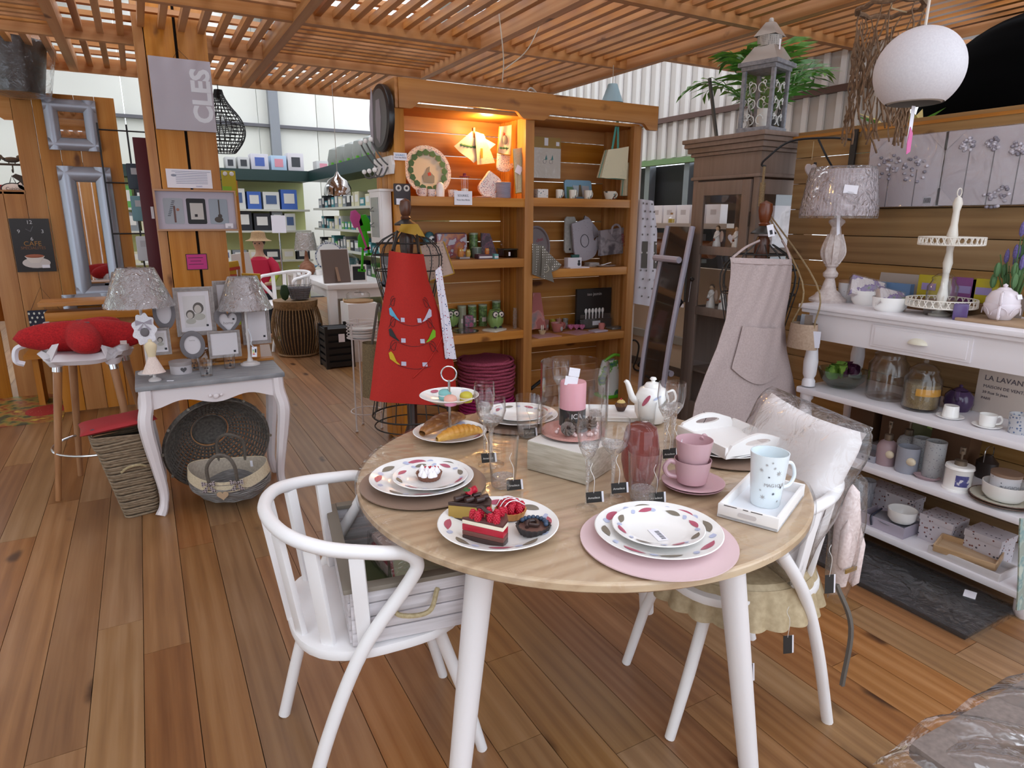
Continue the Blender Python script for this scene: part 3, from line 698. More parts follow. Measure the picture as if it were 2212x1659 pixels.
# ---- glassware
CRYS = glass('crystal_base', gl=1.8, rough=.05, bump=1.0, bscale=70, op=.06)
def hangtag(par, loc, rz, body='Amadeus', s=1.0, w=.03, h=.022):
    o = MB().box((0, 0, 0), (w*s, .0012, h*s)).b('price_tag', plain('black_tag', '#2a2827', .6), par, loc, (0, R(-6), R(rz)))
    MB().box((.004*s, .002, -.001), (w*s, .0006, h*s)).b('tag_back', CARD, o)
    if body: text(body, .0062*s, P('#c9c6c2', .6), o, (0, -.001, -.001*s), name='tag_print')
    MB().tube(bez([(0, 0, h*s*.4), (.004, -.004, h*s+.02), (-.003, -.002, h*s+.045), (.003, 0, h*s+.06)], 5), .0008, 5).b('tag_string', P('#d8d4d0', .7), o)
    return o
def goblet(name, label, px, py, pw, hpx, kind, tagd=None, seg=32):
    L = PZ(px, py, TZ); H = zup(L, px, hpx)-TZ; r = mm((L.x, L.y, TZ+H), pw/2)
    t = T(name, label, 'glass', (L.x, L.y, TZ), 0, 'glasses on the round table')
    if kind == 'tumbler':
        MB().lathe([(.0001, .004), (r*.75, .004), (r*.8, .012), (r*.86, H*.3), (r, H), (r*.97, H), (r*.83, H*.3), (r*.72, .02), (.0001, .018)], seg).b('bowl', GLASS, t)
        MB().lathe([(.0001, .002), (r*.74, .002), (r*.79, .012), (r*.72, .03), (.0001, .026)], seg).b('cut_base', CRYS, t)
    else:
        b0 = H*(.52 if kind == 'flute' else .56); rr_ = r
        mid = 1.06 if kind != 'flute' else 1.12
        prof = [(.006, b0), (r*.45, b0+.008), (r*.85, b0+(H-b0)*.28), (r*mid, b0+(H-b0)*.6), (r, H), (r*.975, H), (r*mid*.97, b0+(H-b0)*.6), (r*.8, b0+(H-b0)*.3), (.0001, b0+.014)]
        MB().lathe(prof, seg).b('bowl', GLASS, t)
        MB().lathe([(.0001, b0+.002), (r*.5, b0+.01), (r*.9, b0+(H-b0)*.3), (r*.7, b0+(H-b0)*.36), (.0001, b0+(H-b0)*.34)], 16).b('cut_base', CRYS, t)
        MB().lathe([(.0045, .008), (.0038, b0*.4), (.0055, b0*.8), (.009, b0)], 8).b('stem', CRYS, t)
        MB().lathe([(r*.95, 0), (r*.95, .0015), (r*.3, .005), (.0045, .009)], seg).b('foot', GLASS, t)
    if tagd: hangtag(t, tagd, -29, s=1.25)
    return t
goblet('wine_glass', 'tall wine glass standing in front of the pink place-mat stack', 1047, 985, 44, 826, 'wine')
goblet('wine_glass', 'wine glass with a faceted bowl beside the cake stand', 1061, 1003, 62, 860, 'wine', (-.02, -.02, .03))
goblet('tumbler', 'clear tumbler with a black tag in front of the tall wine glasses', 1087, 1050, 68, 938, 'tumbler', (.012, -.035, .014))
goblet('tumbler', 'clear tumbler standing behind the pale wooden block', 1139, 942, 54, 855, 'tumbler', (-.004, -.022, .02))
goblet('champagne_flute', 'slim flute with a frosted cut bowl beside the wooden block', 1267, 1097, 50, 893, 'flute', (.012, -.012, .03))
goblet('wine_glass', 'wine glass with a cut bowl in front of the pink vase', 1322, 1079, 64, 906, 'wine', (.008, -.015, .035))
goblet('tumbler', 'tumbler with a black tag standing before the pink glass vase', 1388, 1078, 74, 975, 'tumbler', (.018, -.03, .012))
goblet('wine_glass', 'wine glass with a dark tag close to the teapot', 1434, 1000, 44, 828, 'wine', (0, -.02, .035))
goblet('wine_glass', 'wine glass next to the white handled tray', 1450, 986, 42, 827, 'wine', (0, -.02, .02))
goblet('tumbler', 'small tumbler standing in front of the teapot', 1396, 921, 42, 866, 'tumbler')
goblet('wine_glass', 'wine glass seen through the big glass cylinder', 1208, 905, 36, 778, 'wine'); 
goblet('tumbler', 'tumbler seen through the big glass cylinder beside the candle', 1285, 905, 34, 838, 'tumbler')
L = PZ(1379, 1050, TZ); H = zup(L, 1379, 915)-TZ; r = mm(L, 40)
t = T('glass_vase', 'upturned old-rose tinted glass vase', 'vase', (L.x, L.y, TZ))
MB().lathe([(r*.55, 0), (r*.8, H*.15), (r, H*.42), (r*1.0, H*.6), (r*.94, H*.72), (r*.9, H*.82), (r*.8, H*.93), (r*.5, H*.99), (.0001, H)], 40).b('body', glass('rose_glass', (.62, .34, .34, 1), 1.2, .04, 0, .22, hx('#a4635f')), t)
# ---- hurricane lamp on the wooden block
A, B, C = PZ(1138, 1013, TZ), PZ(1266, 1048, TZ), PZ(1322, 1003, TZ)
u = (B-A); ang = math.atan2(u.y, u.x); wx = u.length; wy = .155; hb = zup(B, 1266, 984)-TZ
Q = MR(ang, 3, 'Z') @ Vector((wx/2, wy/2, 0)) + A
bl = T('wooden_block', 'pale limewashed wooden block under the glass hurricane lamp', 'block', (Q.x, Q.y, TZ), math.degrees(ang))
MB().box((0, 0, hb/2), (wx, wy, hb)).b('body', fuzzy('limewash', '#a49a88', '#c9c2b4', 40, .7, .2, (.3, 1, 3)), bl, bev=.003)
MB().box((0, 0, hb-.001), (wx-.004, wy-.004, .004)).b('white_top', P('#dedad4', .6), bl)
L = PZ(1238, 937, TZ+hb); z = TZ+hb+.002; r = mm(L, 72.5); H = zup(L, 1238, 783)-z
hl = T('hurricane_lamp', 'large clear glass cylinder with pink sand, pine cones and pearls', 'lantern', (L.x, L.y, z))
MB().lathe([(.0001, .0), (r, 0), (r, H), (r*.975, H), (r*.975, .004), (.0001, .004)], 56).b('cylinder', GLASS, hl)
MB().lathe([(.0001, .005), (r*.955, .005), (r*.955, .012), (r*.5, .016), (.0001, .017)], 40).b('pink_sand', fuzzy('pink_sand', '#c98a80', '#d79e94', 300, .9, .4), hl)
rn = random.Random(2)
for k in range(22):
    a = R(rn.uniform(160, 380)); q = r*rn.uniform(.35, .86); MB().ball((0, 0, 0), rn.choice((.004, .005, .006)), 10).b('pearl', plain('pearl', '#e6c9c6', .15, .2), hl, (q*cos(a), q*sin(a), .02))
def cone(par, loc, s, col):
    m = MB()
    for k in range(9):
        zz_ = k/8; rr_ = s*(.25+.75*sin(pi*(.15+.75*(1-zz_))))
        for i in range(9):
            a = TAU*(i/9+k*.19); M = MT((rr_*.5*cos(a), rr_*.5*sin(a), s*1.7*zz_*.8)) @ MR(a, 4, 'Z') @ MR(R(-35), 4, 'Y')
            m.add([(0, -rr_*.22, 0), (rr_*.62, -rr_*.15, 0), (rr_*.75, 0, .002), (rr_*.62, rr_*.15, 0), (0, rr_*.22, 0), (rr_*.3, 0, .004)], [(0, 1, 5), (1, 2, 5), (2, 3, 5), (3, 4, 5), (4, 0, 5)], M)
    return m.b('pine_cone', col, par, loc, (R(-50), R(10), R(rn.uniform(0, 360))), sm=0)
PC1 = P('#6d5a4e', .8); PC2 = P('#8a7d76', .8)
for (x, y), cm_ in (((-.035, -.01), PC1), ((-.05, -.035), PC2), ((.012, -.05), PC1), ((.05, -.03), PC2)): cone(hl, (x, y, .022), .02, cm_)
cd_ = T('pillar_candle', 'thick pink pillar candle with a black paper band', 'candle', (L.x+.004, L.y+.012, z+.017))
rc = mm(L, 28); hc = zup(L, 1239, 826)-z-.017
MB().lathe([(.0001, 0), (rc, 0), (rc, hc-.004), (rc*.95, hc), (rc*.3, hc-.004), (.0001, hc-.004)], 40).b('wax', plain('pink_wax', '#d598a2', .5), cd_)
MB().lathe([(rc*1.015, .006), (rc*1.015, hc*.42)], 40).b('black_band', BLACK, cd_)
text('ICA', .02, P('#d8d4d4', .5), cd_, (-.012, -rc*1.03, hc*.3), (R(90), 0, R(-14)))
MB().lathe([(.0001, hc-.004), (.007, hc+.004), (.009, hc+.018), (.004, hc+.012), (.0001, hc+.014)], 7).b('wick_paper', CARD, cd_)
tg = MB().box((0, 0, 0), (.036, .001, .026)).b('price_card', CARD, hl, (-.018, -.01, H-.05), (0, R(8), R(-29))); MB().box((.004, 0, .026), (.03, .001, .024)).b('price_slip', CARD, tg)
# ---- pink cups and saucers
PK = plain('old_pink_glaze', '#c5a0a6', .2)
c, r = disc(1430, 1563, 1044, TZ+.012)
for k, lab in enumerate(('lower pink saucer under the stacked pink cups', 'upper pink saucer directly under the stacked pink cups')):
    s = T('saucer', lab, 'saucer', (c.x, c.y, TZ+k*.007), 0, 'pink saucers'); q = r*(1 if k else .97)
    MB().lathe([(.0001, 0), (q*.5, 0), (q*.97, .012), (q, .0135), (q*.97, .0145), (q*.6, .006), (.0001, .004)], 44).b('dish', PK, s)
def cup(name, label, loc, r, H, rz, mat, k=.72, cat='cup', group=None, hr=1.0):
    t = T(name, label, cat, loc, rz, group)
    MB().lathe([(.0001, .002), (r*k, 0), (r*(k+.03), .003), (r*(k*.4+.6), H*.5), (r, H), (r*.965, H), (r*(k*.4+.56), H*.5), (r*k*.92, .005), (.0001, .005)], 36).b('bowl', mat, t)
    MB().tube(bez([(r*(k*.35+.62), 0, H*.82), (r*1.25*hr, 0, H*.9), (r*1.5*hr, 0, H*.62), (r*1.3*hr, 0, H*.3), (r*(k*.7+.27), 0, H*.2)], 6), .0055*r/.04, 8).b('handle', mat, t); return t
H1 = zup(c, 1500, 992)-TZ-.018; H2 = zup(c, 1500, 951)-TZ-.018
rC = mm((c.x, c.y, TZ+.08), 39.5)
cup('tea_cup', 'pink cup standing in the stacked saucers, lower of two', (c.x-.006, c.y, TZ+.02), rC, H1, 150, PK, .78, group='pink cups')
cup('tea_cup', 'pink cup with a price label, upper of two stacked', (c.x-.004, c.y+.002, TZ+.02+H2-H1), rC, H1, 20, PK, .78, group='pink cups')
MB().box((-.02, -.0, H1-.014), (.026, .001, .02)).b('price_label', CARD, bpy.data.objects['tea_cup.001'], (-.004, rC*.66, 0), (0, 0, R(20)))
# ---- white tray with cut-out handles, on its charger
cc = PZ(1572, 962, TZ+.02)
plate('charger_plate', 'flat taupe charger plate under the handled white tray', (cc.x, cc.y, TZ), .165, 'charger', TAUPE, False, flat=True)
plate('dinner_plate', 'feather-patterned dinner plate hidden under the handled white tray', (cc.x-.01, cc.y+.01, TZ+.005), .134)
TWH = plain('tray_white', '#eeebe9', .45)
a, b, d_ = PZ(1460, 938, TZ+.03), PZ(1568, 992, TZ+.03), PZ(1695, 968, TZ+.03)
e1 = (b-a); an = math.atan2(e1.y, e1.x); ln = e1.length; wd_ = .22
Q = MR(an, 3, 'Z') @ Vector((ln/2, wd_/2, 0)) + a
tr = T('serving_tray', 'white wooden tray with cut-out handles resting on a charger', 'tray', (Q.x, Q.y, TZ+.028), math.degrees(an))
MB().box((0, 0, .004), (ln, wd_, .008)).b('bottom_board', TWH, tr, bev=.002)
for s in (-1, 1): MB().box((0, s*(wd_/2-.005), .018), (ln-.01, .01, .03)).b('side_rim', TWH, tr, bev=.002)
def handle_end(w, h0, h1):
    o = [(-w/2, 0), (w/2, 0), (w/2, h0)]; o += [(w/2-w*k/12, h0+(h1-h0)*sin(pi*k/12)**1.5) for k in range(1, 12)]; return o+[(-w/2, h0)]
for s in (-1, 1):
    M = MT((s*(ln/2-.005), 0, 0)) @ MR(R(90), 4, 'Z') @ MR(R(90), 4, 'X')
    o = handle_end(wd_, .034, .062); m = MB(); n = len(o)
    # a board with an oval hole: outer ring bridged to an inner oval
    hole = [(.045*cos(TAU*i/24), .038+.009*sin(TAU*i/24)) for i in range(24)]
    def near(p): return min(range(24), key=lambda i: (hole[i][0]-p[0])**2+(hole[i][1]-p[1])**2)
    outer = []
    for i in range(24):
        t_ = TAU*i/24; dx, dy = cos(t_), sin(t_); best = None
        for j in range(n):
            (x1, y1), (x2, y2) = o[j], o[(j+1) % n]; ex, ey = x2-x1, y2-y1; den = dx*ey-dy*ex
            if abs(den) < 1e-9: continue
            q = ((x1)*ey-(y1-.038)*ex)/den; w_ = ((x1)*dy-(y1-.038)*dx)/den
            if q > 0 and -1e-6 <= w_ <= 1+1e-6: best = q if best is None else min(best, q)
        outer.append((dx*best, .038+dy*best))
    for zz_ in (-.005, .005): m.v += [(x, y, zz_) for x, y in hole]+[(x, y, zz_) for x, y in outer]
    for i in range(24):
        j = (i+1) % 24; m.f += [(i, j, 24+j, 24+i), (48+i, 72+i, 72+j, 48+j), (i, 48+i, 48+j, j), (24+i, 24+j, 72+j, 72+i)]
    m.v = [tuple(M @ Vector(q)) for q in m.v]; m.b('handle_end', TWH, tr, sm=30)
MB().tube(bez([(-ln/2, .01, .045), (-ln/2-.012, .0, .06), (-ln/2+.008, -.004, .05), (-ln/2-.002, -.01, .02)], 5), .001, 5).b('tag_cord', BLACK, tr)
# ---- small square tray with the tall mug
a, b, d_ = PZ(1551, 1088, TZ+.032), PZ(1683, 1122, TZ+.032), PZ(1754, 1050, TZ+.032)
e1 = b-a; an = math.atan2(e1.y, e1.x); ln = e1.length; wd_ = (d_-b).length; Q = MR(an, 3, 'Z') @ Vector((ln/2, wd_/2, 0)) + a
tr2 = T('square_tray', 'small square white tray with worn edges under the star mug', 'tray', (Q.x, Q.y, TZ), math.degrees(an))
MB().box((0, 0, .004), (ln, wd_, .006)).b('bottom_board', plain('tray_cool', '#e6e9ee', .45), tr2)
for s in (-1, 1):
    MB().box((0, s*(wd_/2-.004), .0165), (ln, .008, .033)).b('side_rim', TWH, tr2, bev=.0015); MB().box((s*(ln/2-.004), 0, .0165), (.008, wd_-.016, .033)).b('side_rim', TWH, tr2, bev=.0015)
MB().prism(rrect(.042, .011, .005), wd_/2-.0005, wd_/2+.001, XZ).b('handle_slot', P('#cfc9c8', .6), tr2, (0, 0, .018))
m = MB(); [m.box((x, -wd_/2-.0002, .0325), (w_, .001, .0018)) for x, w_ in ((-.04, .03), (-.005, .012), (.02, .026))]; m.b('worn_edge', P('#4a4440', .8), tr2)
L = PZ(1652, 1086, TZ+.008); rt = mm((L.x, L.y, 1.5*TZ*.6), 39); Hm = zup(L, 1652, 978)-TZ-.008
mg = T('tall_mug', 'tall white mug with stars and the word MAGIQUE', 'mug', (L.x, L.y, TZ+.0075), -12)
MUGM = plain('cool_porcelain', '#e4edf1', .12)
MB().lathe([(.0001, .002), (rt*.74, 0), (rt*.78, .004), (rt, Hm), (rt*.95, Hm), (rt*.74, .007), (.0001, .007)], 48).b('body', MUGM, mg)
MB().tube(bez([(rt*.9, 0, Hm*.75), (rt*1.5, 0, Hm*.72), (rt*1.75, 0, Hm*.48), (rt*1.45, 0, Hm*.3), (rt*.82, 0, Hm*.27)], 6), .0045, 8).b('handle', MUGM, mg)
def on_mug(a, z, off=.0008):
    rr_ = rt*(.78+.22*z/Hm)+off; return Vector((rr_*cos(a), rr_*sin(a), z)), a
lt = 'MAGIQUE'
for k, ch in enumerate(lt):
    p, a = on_mug(R(-120+10.6*(k-1.2)), Hm*.46); text(ch, .0115, P('#a09c9c', .5), mg, p, (R(90), 0, a+R(90)), name='letter', ext=.0002)
def star(n, r1, r2): return [((r1 if i % 2 == 0 else r2)*sin(pi*i/n), (r1 if i % 2 == 0 else r2)*cos(pi*i/n)) for i in range(2*n)]
for k, (da, fz, q, dk) in enumerate(((-150, .74, .006, 0), (-135, .85, .004, 0), (-110, .8, .004, 0), (-95, .7, .007, 0), (-125, .62, .003, 1), (-80, .42, .004, 1), (-105, .3, .004, 1), (-140, .22, .007, 0), (-85, .15, .003, 0), (-118, .9, .003, 0), (-150, .35, .003, 0))):
    p, a = on_mug(R(da), Hm*fz); M = MT(p) @ MR(a+R(90), 4, 'Z') @ MR(R(90), 4, 'X')
    MB().prism(star(7, q, q*.3), -.0002, .0004, M).b('star_print', P('#3b434f', .5) if dk else P('#a9a7a6', .5), mg, sm=0)
# ---- back of the table: tray, teapot, cupcake, plates
a, b = PZ(1262, 905, TZ), PZ(1440, 925, TZ); Q = PZ(1345, 897, TZ)
t = T('oblong_dish', 'long white porcelain dish under the teapot', 'dish', (Q.x, Q.y, TZ), -32)
MB().prism(rrect(.3, .15, .02), 0, .004).b('base', PORC, t)
MB().sheet(lambda u, v: (lambda q: (q[0]*(1+.05*v), q[1]*(1+.08*v), .003+.012*v))(rrect(.3, .15, .02, 4)[int(round(u*20)) % 20]), 20, 2, cu=True).b('rim', PORC, t, solid=.002)
L = PZ(1406, 907, TZ+.01); rb = mm(L, 37); zt_ = TZ+.006; Hh = zup(L, 1404, 816)-zt_
tp = T('teapot', 'white tea-for-one pot with pink and grey feather motifs', 'teapot', (L.x, L.y, zt_), 151)
MB().lathe([(.0001, 0), (rb*.7, 0), (rb*.95, Hh*.2), (rb, Hh*.38), (rb*.98, Hh*.42), (rb*.98, Hh*.43), (rb*.93, Hh*.6), (rb*.75, Hh*.75), (rb*.5, Hh*.8)], 36).b('body', PORC, tp)
MB().lathe([(rb*.52, Hh*.8), (rb*.4, Hh*.87), (rb*.12, Hh*.9), (rb*.1, Hh*.92), (rb*.2, Hh*.96), (rb*.14, Hh), (.0001, Hh*1.005)], 24).b('lid', PORC, tp)
MB().tube(bez([(rb*.8, 0, Hh*.45), (rb*1.15, 0, Hh*.55), (rb*1.45, 0, Hh*.85), (rb*1.62, 0, Hh*.92)], 6), [rb*.24-.0075*rb*i for i in range(19)], 12).b('spout', PORC, tp)
MB().tube(bez([(-rb*.8, 0, Hh*.65), (-rb*1.2, 0, Hh*.7), (-rb*1.35, 0, Hh*.5), (-rb*.95, 0, Hh*.35)], 6), .004, 8).b('handle', PORC, tp)
for key, a, z_, h_ in (('rose', 58, .55, .26), ('blue', 95, .62, .1), ('brown', 125, .5, .16)):
    v = []
    for i in range(14):
        q = TAU*i/14; zz_ = Hh*(z_+h_*.5*sin(q)); th = R(a)+.14*cos(q)+.2*sin(q); rr_ = rb*(1.005 if zz_ < Hh*.43 else .98-.33*max(0, (zz_/Hh-.5))+.02); v.append((rr_*cos(th), rr_*sin(th), zz_))
    MB().add(v, [tuple(range(14))]).b('feather_motif', INKS[key], tp, sm=0)
L = PZ(1341, 884, TZ+.01); r = mm(L, 13)
t = T('cupcake', 'small brown cupcake with cream and a red berry', 'cupcake', (L.x, L.y, TZ+.006))
MB().lathe([(.0001, 0), (r*.65, 0), (r*.95, .016)], 16).b('paper_case', P('#4a3430', .7), t)
MB().lathe([(r*.95, .016), (r*1.05, .02), (r*.8, .03), (.0001, .034)], 16).b('sponge', fuzzy('brown_sponge', '#5a3d28', '#7a5636', 120), t)
MB().lathe([(r*.75, .029), (r*.6, .035), (r*.3, .04), (.0001, .042)], 12).b('cream_top', P('#d8c07a', .5), t); MB().ball((0, 0, .042), .004, 8).b('berry', RED, t)
cc = PZ(1118, 903, TZ+.01)
plate('charger_plate', 'flat grey-brown charger plate on the far side of the table', (cc.x, cc.y, TZ), .165, 'charger', TAUPE, False, flat=True)
plate('dinner_plate', 'feather-patterned plate on the far charger, lower of two', (cc.x+.004, cc.y, TZ+.005), .136)
plate('dessert_plate', 'feather-patterned small plate on the far charger, upper of two', (cc.x+.006, cc.y+.002, TZ+.014), .1, rz=130)
# ================================================================ grouping round the small grey-topped table
GREYW = fuzzy('taupe_frame', '#8d8380', '#a39a96', 60, .6, .1); DKG = plain('dark_grey_frame', '#6d686b', .6); MATC = plain('passe_partout', '#d6cfd2', .7)
YF = YG+DG-.03
rk = T('frame_rack', 'plain wooden rack holding the picture frames on the grey table', 'rack', (.26, YF+.03, ZG))
for z in (.0, .09): MB().box((0, .0, z+.006), (.62, .05, .012)).b('ledge', PINE_X, rk)
MB().box((0, .03, .1), (.5, .01, .2)).b('back_board', PINE_X, rk)
def quad(px0, py0, px1, py1, Y):
    a, b = PY(px0, py0, Y), PY(px1, py1, Y); return (a+b)/2, abs(b.x-a.x), abs(a.z-b.z)
def kids(par, s, n=2):
    """a faded grey portrait print: hair, faces and shoulders as flat inks"""
    for k in range(n):
        x, z, q = ((.12, .1, 1.0), (-.22, -.16, .8))[k]
        for nm, c, dx, dz, rx, rz_, y in (('shoulder_print', '#a9a59c', .02, -.34, .26, .16, -.0006), ('hair_print', '#57504b', .02, .05, .22, .25, -.0009), ('face_print', '#b7aea6', 0, 0, .15, .19, -.0012)):
            MB().prism([((x+(dx+rx*cos(R(a)))*q)*s, (z+(dz+rz_*sin(R(a)))*q)*s) for a in range(0, 360, 24)], -y, -y+.0002, XZ).b(nm, P(c, .6), par, sm=0)
def frame(label, q, Y, bw=.016, kind='rect', deco=None, mat=None, rz=0, tilt=-6, th=.014):
    c, w, h = q
    t = T('framed_print', label, 'picture frame', (c.x, Y, c.z-h/2), rz, 'picture frames on the grey table')
    root = ob('leaning_face', None, t, (0, 0, h/2), (R(tilt), 0, 0)) if False else t
    mat = mat or GREYW; o = None
    if kind == 'rect':
        for s in (-1, 1):
            for k, (i0, y0) in enumerate(((0, 0), (bw*.45, .004))):
                b = bw*(.5 if k == 0 else .5)
                MB().box((s*(w/2-i0-b/2), -th/2+y0, h/2), (b, th, h-2*i0)).b('rail', mat, t, bev=.0015); MB().box((0, -th/2+y0, h/2+s*(h/2-i0-b/2)), (w-2*i0-2*b, th, b)).b('rail', mat, t, bev=.0015)
        MB().box((0, -.002, h/2), (w-2*bw, .003, h-2*bw)).b('mount', MATC, t)
        pw, ph = w-2*bw, h-2*bw
        if deco: deco(ob('photo', MB().box((0, 0, 0), (pw*.72, .0006, ph*.78)).mesh('photo', P('#c9c3c2', .5)), t, (0, -.0042, h/2)), min(pw, ph)*.8)
        MB().box((pw*.36, -.0052, h/2-ph*.36), (.011, .0004, .011)).b('black_label', INK, t)
    else:
        if kind == 'oval': out = [(w/2*cos(R(a)), h/2*sin(R(a))) for a in range(0, 360, 10)]
        else:
            out = []
            for a in range(0, 360, 8):
                tt_ = R(a); x = 16*sin(tt_)**3; y = 13*cos(tt_)-5*cos(2*tt_)-2*cos(3*tt_)-cos(4*tt_); out.append((x/32*w, (y+2.4)/29*h))
        n = len(out); inn = [(x*.66, y*.66) for x, y in out]; m = MB()
        for y_ in (-th, 0): m.v += [(x, y_, z+h/2) for x, z in out]+[(x, y_, z+h/2) for x, z in inn]
        for i in range(n):
            j = (i+1) % n; m.f += [(i, j, n+j, n+i), (2*n+i, 3*n+i, 3*n+j, 2*n+j), (i, 2*n+i, 2*n+j, j), (n+i, n+j, 3*n+j, 3*n+i)]
        m.b('rim', mat, t, bev=.002); MB().prism([(x, z+h/2) for x, z in inn], .002, .004, XZ).b('mount', MATC, t)
        if kind == 'heart': text('home', w*.16, P('#8a8080', .6), t, (0, -.0046, h*.5), name='print'); MB().box((w*.2, -.0046, h*.62), (.01, .0004, .01)).b('black_label', INK, t)
        if kind == 'oval': text('home', w*.1, P('#9a9494', .6), t, (0, -.0046, h*.66), name='print')
    return t
frame('taupe portrait frame with a picture of two children', quad(371, 622, 470, 722, YF), YF+.01, .022, deco=lambda p, s: kids(p, s, 2))
frame('taupe portrait frame behind the lampshade wrapped in film', quad(457, 607, 530, 668, YF+.03), YF+.035, .02)
frame('taupe frame with a pale print beside the second lamp', quad(518, 668, 586, 740, YF), YF, .018)
frame('dark grey heart-shaped frame', quad(460, 667, 526, 728, YF-.03), YF-.02, kind='heart', mat=DKG)
frame('dark grey oval frame behind the first lamp', quad(324, 636, 383, 710, YF), YF-.005, kind='oval', mat=DKG)
frame('small taupe frame with a girl in a hat', quad(312, 710, 372, 764, YF-.04), YF-.04, .014, deco=lambda p, s: kids(p, s*.9, 1))
frame('dark grey round frame behind the round boxes', quad(384, 716, 446, 772, YF-.03), YF-.035, kind='oval', mat=DKG)
frame('low taupe landscape frame behind the glass teapot', quad(446, 716, 522, 768, YF-.04), YF-.045, .014)
# ---- lamps
SILV = plain('silver_shade', '#a89fa0', .38, .55)
FOIL = glass('shade_film', gl=2.6, rough=.1, bump=1.0, bscale=26, op=.03)
def lamp(label, base, cx, ytop, wtop, ybot, wbot, stemm, group='silver-shaded table lamps', shade=None, baser=.05, slim=True):
    t = T('table_lamp', label, 'lamp', base, 0, group); b = Vector(base)
    zt_, zb_ = PY(cx, ytop, b.y).z-b.z, PY(cx, ybot, b.y).z-b.z; ox = PY(cx, ybot, b.y).x-b.x
    rt_, rb_ = mm(b, wtop/2), mm(b, wbot/2)
    MB().lathe([(rb_, zb_), (rt_, zt_), (rt_*.97, zt_), (rb_*.98, zb_)], 40).b('shade', shade or SILV, t)
    sh_ = MB().lathe([(rb_*1.012, zb_-.004), (rt_*1.02, zt_+.003), (rt_*.8, zt_+.006)], 40).b('plastic_wrap', FOIL, t)
    MB().lathe([(.0001, 0), (baser, 0), (baser, .006), (baser*.8, .01), (baser*.75, .014), (baser*.35, .02), (baser*.22, .035), (.008, .06), (.008, zb_*.5), (.011, zb_*.55), (.007, zb_*.6), (.007, zb_+.01)], 24).b('base', stemm, t)
    MB().lathe([(.012, zb_), (.012, zb_+.04), (.0001, zb_+.045)], 12).b('bulb_holder', P('#d8d4cf', .5), t)
    return t
PW_ = plain('patina_white', '#cfc8c6', .55)
b1 = PZ(322, 806, ZG); l1 = lamp('lamp with a shiny film-wrapped mauve shade next to the dress figurine', (b1.x, b1.y, ZG), 304, 580, 70, 660, 134, PW_)
b2 = PZ(541, 787, ZG); l2 = lamp('lamp with a shiny film-wrapped silver shade beside the heart frame', (b2.x, b2.y, ZG), 530, 598, 58, 666, 108, PW_)
b3 = Vector((-.13, 5.6, .86)); l3 = lamp('lamp with a bluish silver shade standing behind the red star cushion', (b3.x, b3.y, b3.z), 266, 588, 50, 653, 88, PW_)
# energy label on lamp 2
et = MB().box((0, 0, 0), (.026, .001, .055)).b('energy_label', CARD, l2, (.02, -.045, .075), (0, R(4), 0))
for k, c in enumerate(('#3f9a4b', '#8ac04a', '#d9d04a', '#e09a3a', '#c8383a')): MB().box((-.006+.0008*k, -.001, .01-.006*k), (.006+.0016*k, .0004, .004)).b('energy_bar', P(c, .6), et)
MB().box((.006, -.001, .006), (.008, .0004, .02)).b('barcode', INK, et)
MB().tube(bez([(.0, -.04, .2), (.012, -.045, .15), (.006, -.05, .12), (.02, -.045, .1)], 5), .003, 6).b('wrapped_cord', plain('cellophane_white', '#cfd0d8', .3), l2)
# shelf-ledge that carries the rear lamp
bench = T('pine_bench', 'pine ledge behind the bar stool carrying the bluish lamp', 'bench', (-.3, 5.62, 0))
MB().box((0, 0, .84), (.75, .26, .03)).b('top', PINE_X, bench, bev=.003); MB().box((0, 0, .75), (.7, .2, .06)).b('rail', PINE_X, bench, bev=.003)
for k in range(5): MB().box((-.28+k*.14, .08, .375), (.135, .02, .72)).b('plank', PINE_Z, bench, bev=.003)
# ---- lace wreath ornament hanging from lamp 1, dress figurine, boxes, glass pot
L = Vector((b1.x+.0, b1.y-.075, 0)); c = PY(312, 712, L.y)
t = T('lace_ornament', 'white scalloped lace ornament with a grey bow leaning on the lamp', 'ornament', (c.x, L.y, ZG))
hh = c.z-ZG
out = [((.05+.006*cos(R(a*9)))*cos(R(a)), hh+(.078+.006*cos(R(a*9)))*sin(R(a))) for a in range(0, 360, 6)]
MB().prism(out, -.004, .004, XZ).b('lace', fuzzy('lace', '#d9d6dc', '#efedf2', 200, .8), t)
MB().ball((0, -.008, hh-.012), .02, 14, ry=.006, rz=.022).b('medallion', DKG, t)
for s in (-1, 1): MB().prism([(0, hh+.035), (s*.035, hh+.05), (s*.035, hh+.022)], .006, .01, XZ).prism([(0, hh+.033), (s*.03, hh+.0), (s*.018, hh-.004)], .006, .009, XZ).b('bow_loop', P('#a39aa6', .6), t)
MB().box((0, 0, (hh-.07)/2+.002), (.012, .01, hh-.07)).b('stand', PW_, t)
L = PZ(335, 822, ZG); t = T('dress_figurine', 'cream miniature dress form with a pale pink skirt on a white stand', 'figurine', (L.x, L.y-.0, ZG))
MB().lathe([(.0001, 0), (.028, 0), (.028, .006), (.02, .012), (.008, .018), (.007, .04)], 20).b('stand', PW_, t)
MB().lathe([(.052, .04), (.046, .05), (.035, .075), (.024, .1), (.0165, .118)], 30, sx=1, sy=.8).b('skirt', fuzzy('tulle', '#d8c2b8', '#ead9d0', 90, .85, .4, (4, 4, .3)), t)
MB().lathe([(.0165, .118), (.02, .135), (.026, .16), (.027, .172), (.02, .183), (.009, .19), (.008, .2), (.0001, .204)], 24, sy=.75).b('bodice', plain('cream_bodice', '#ddcba8', .6), t)
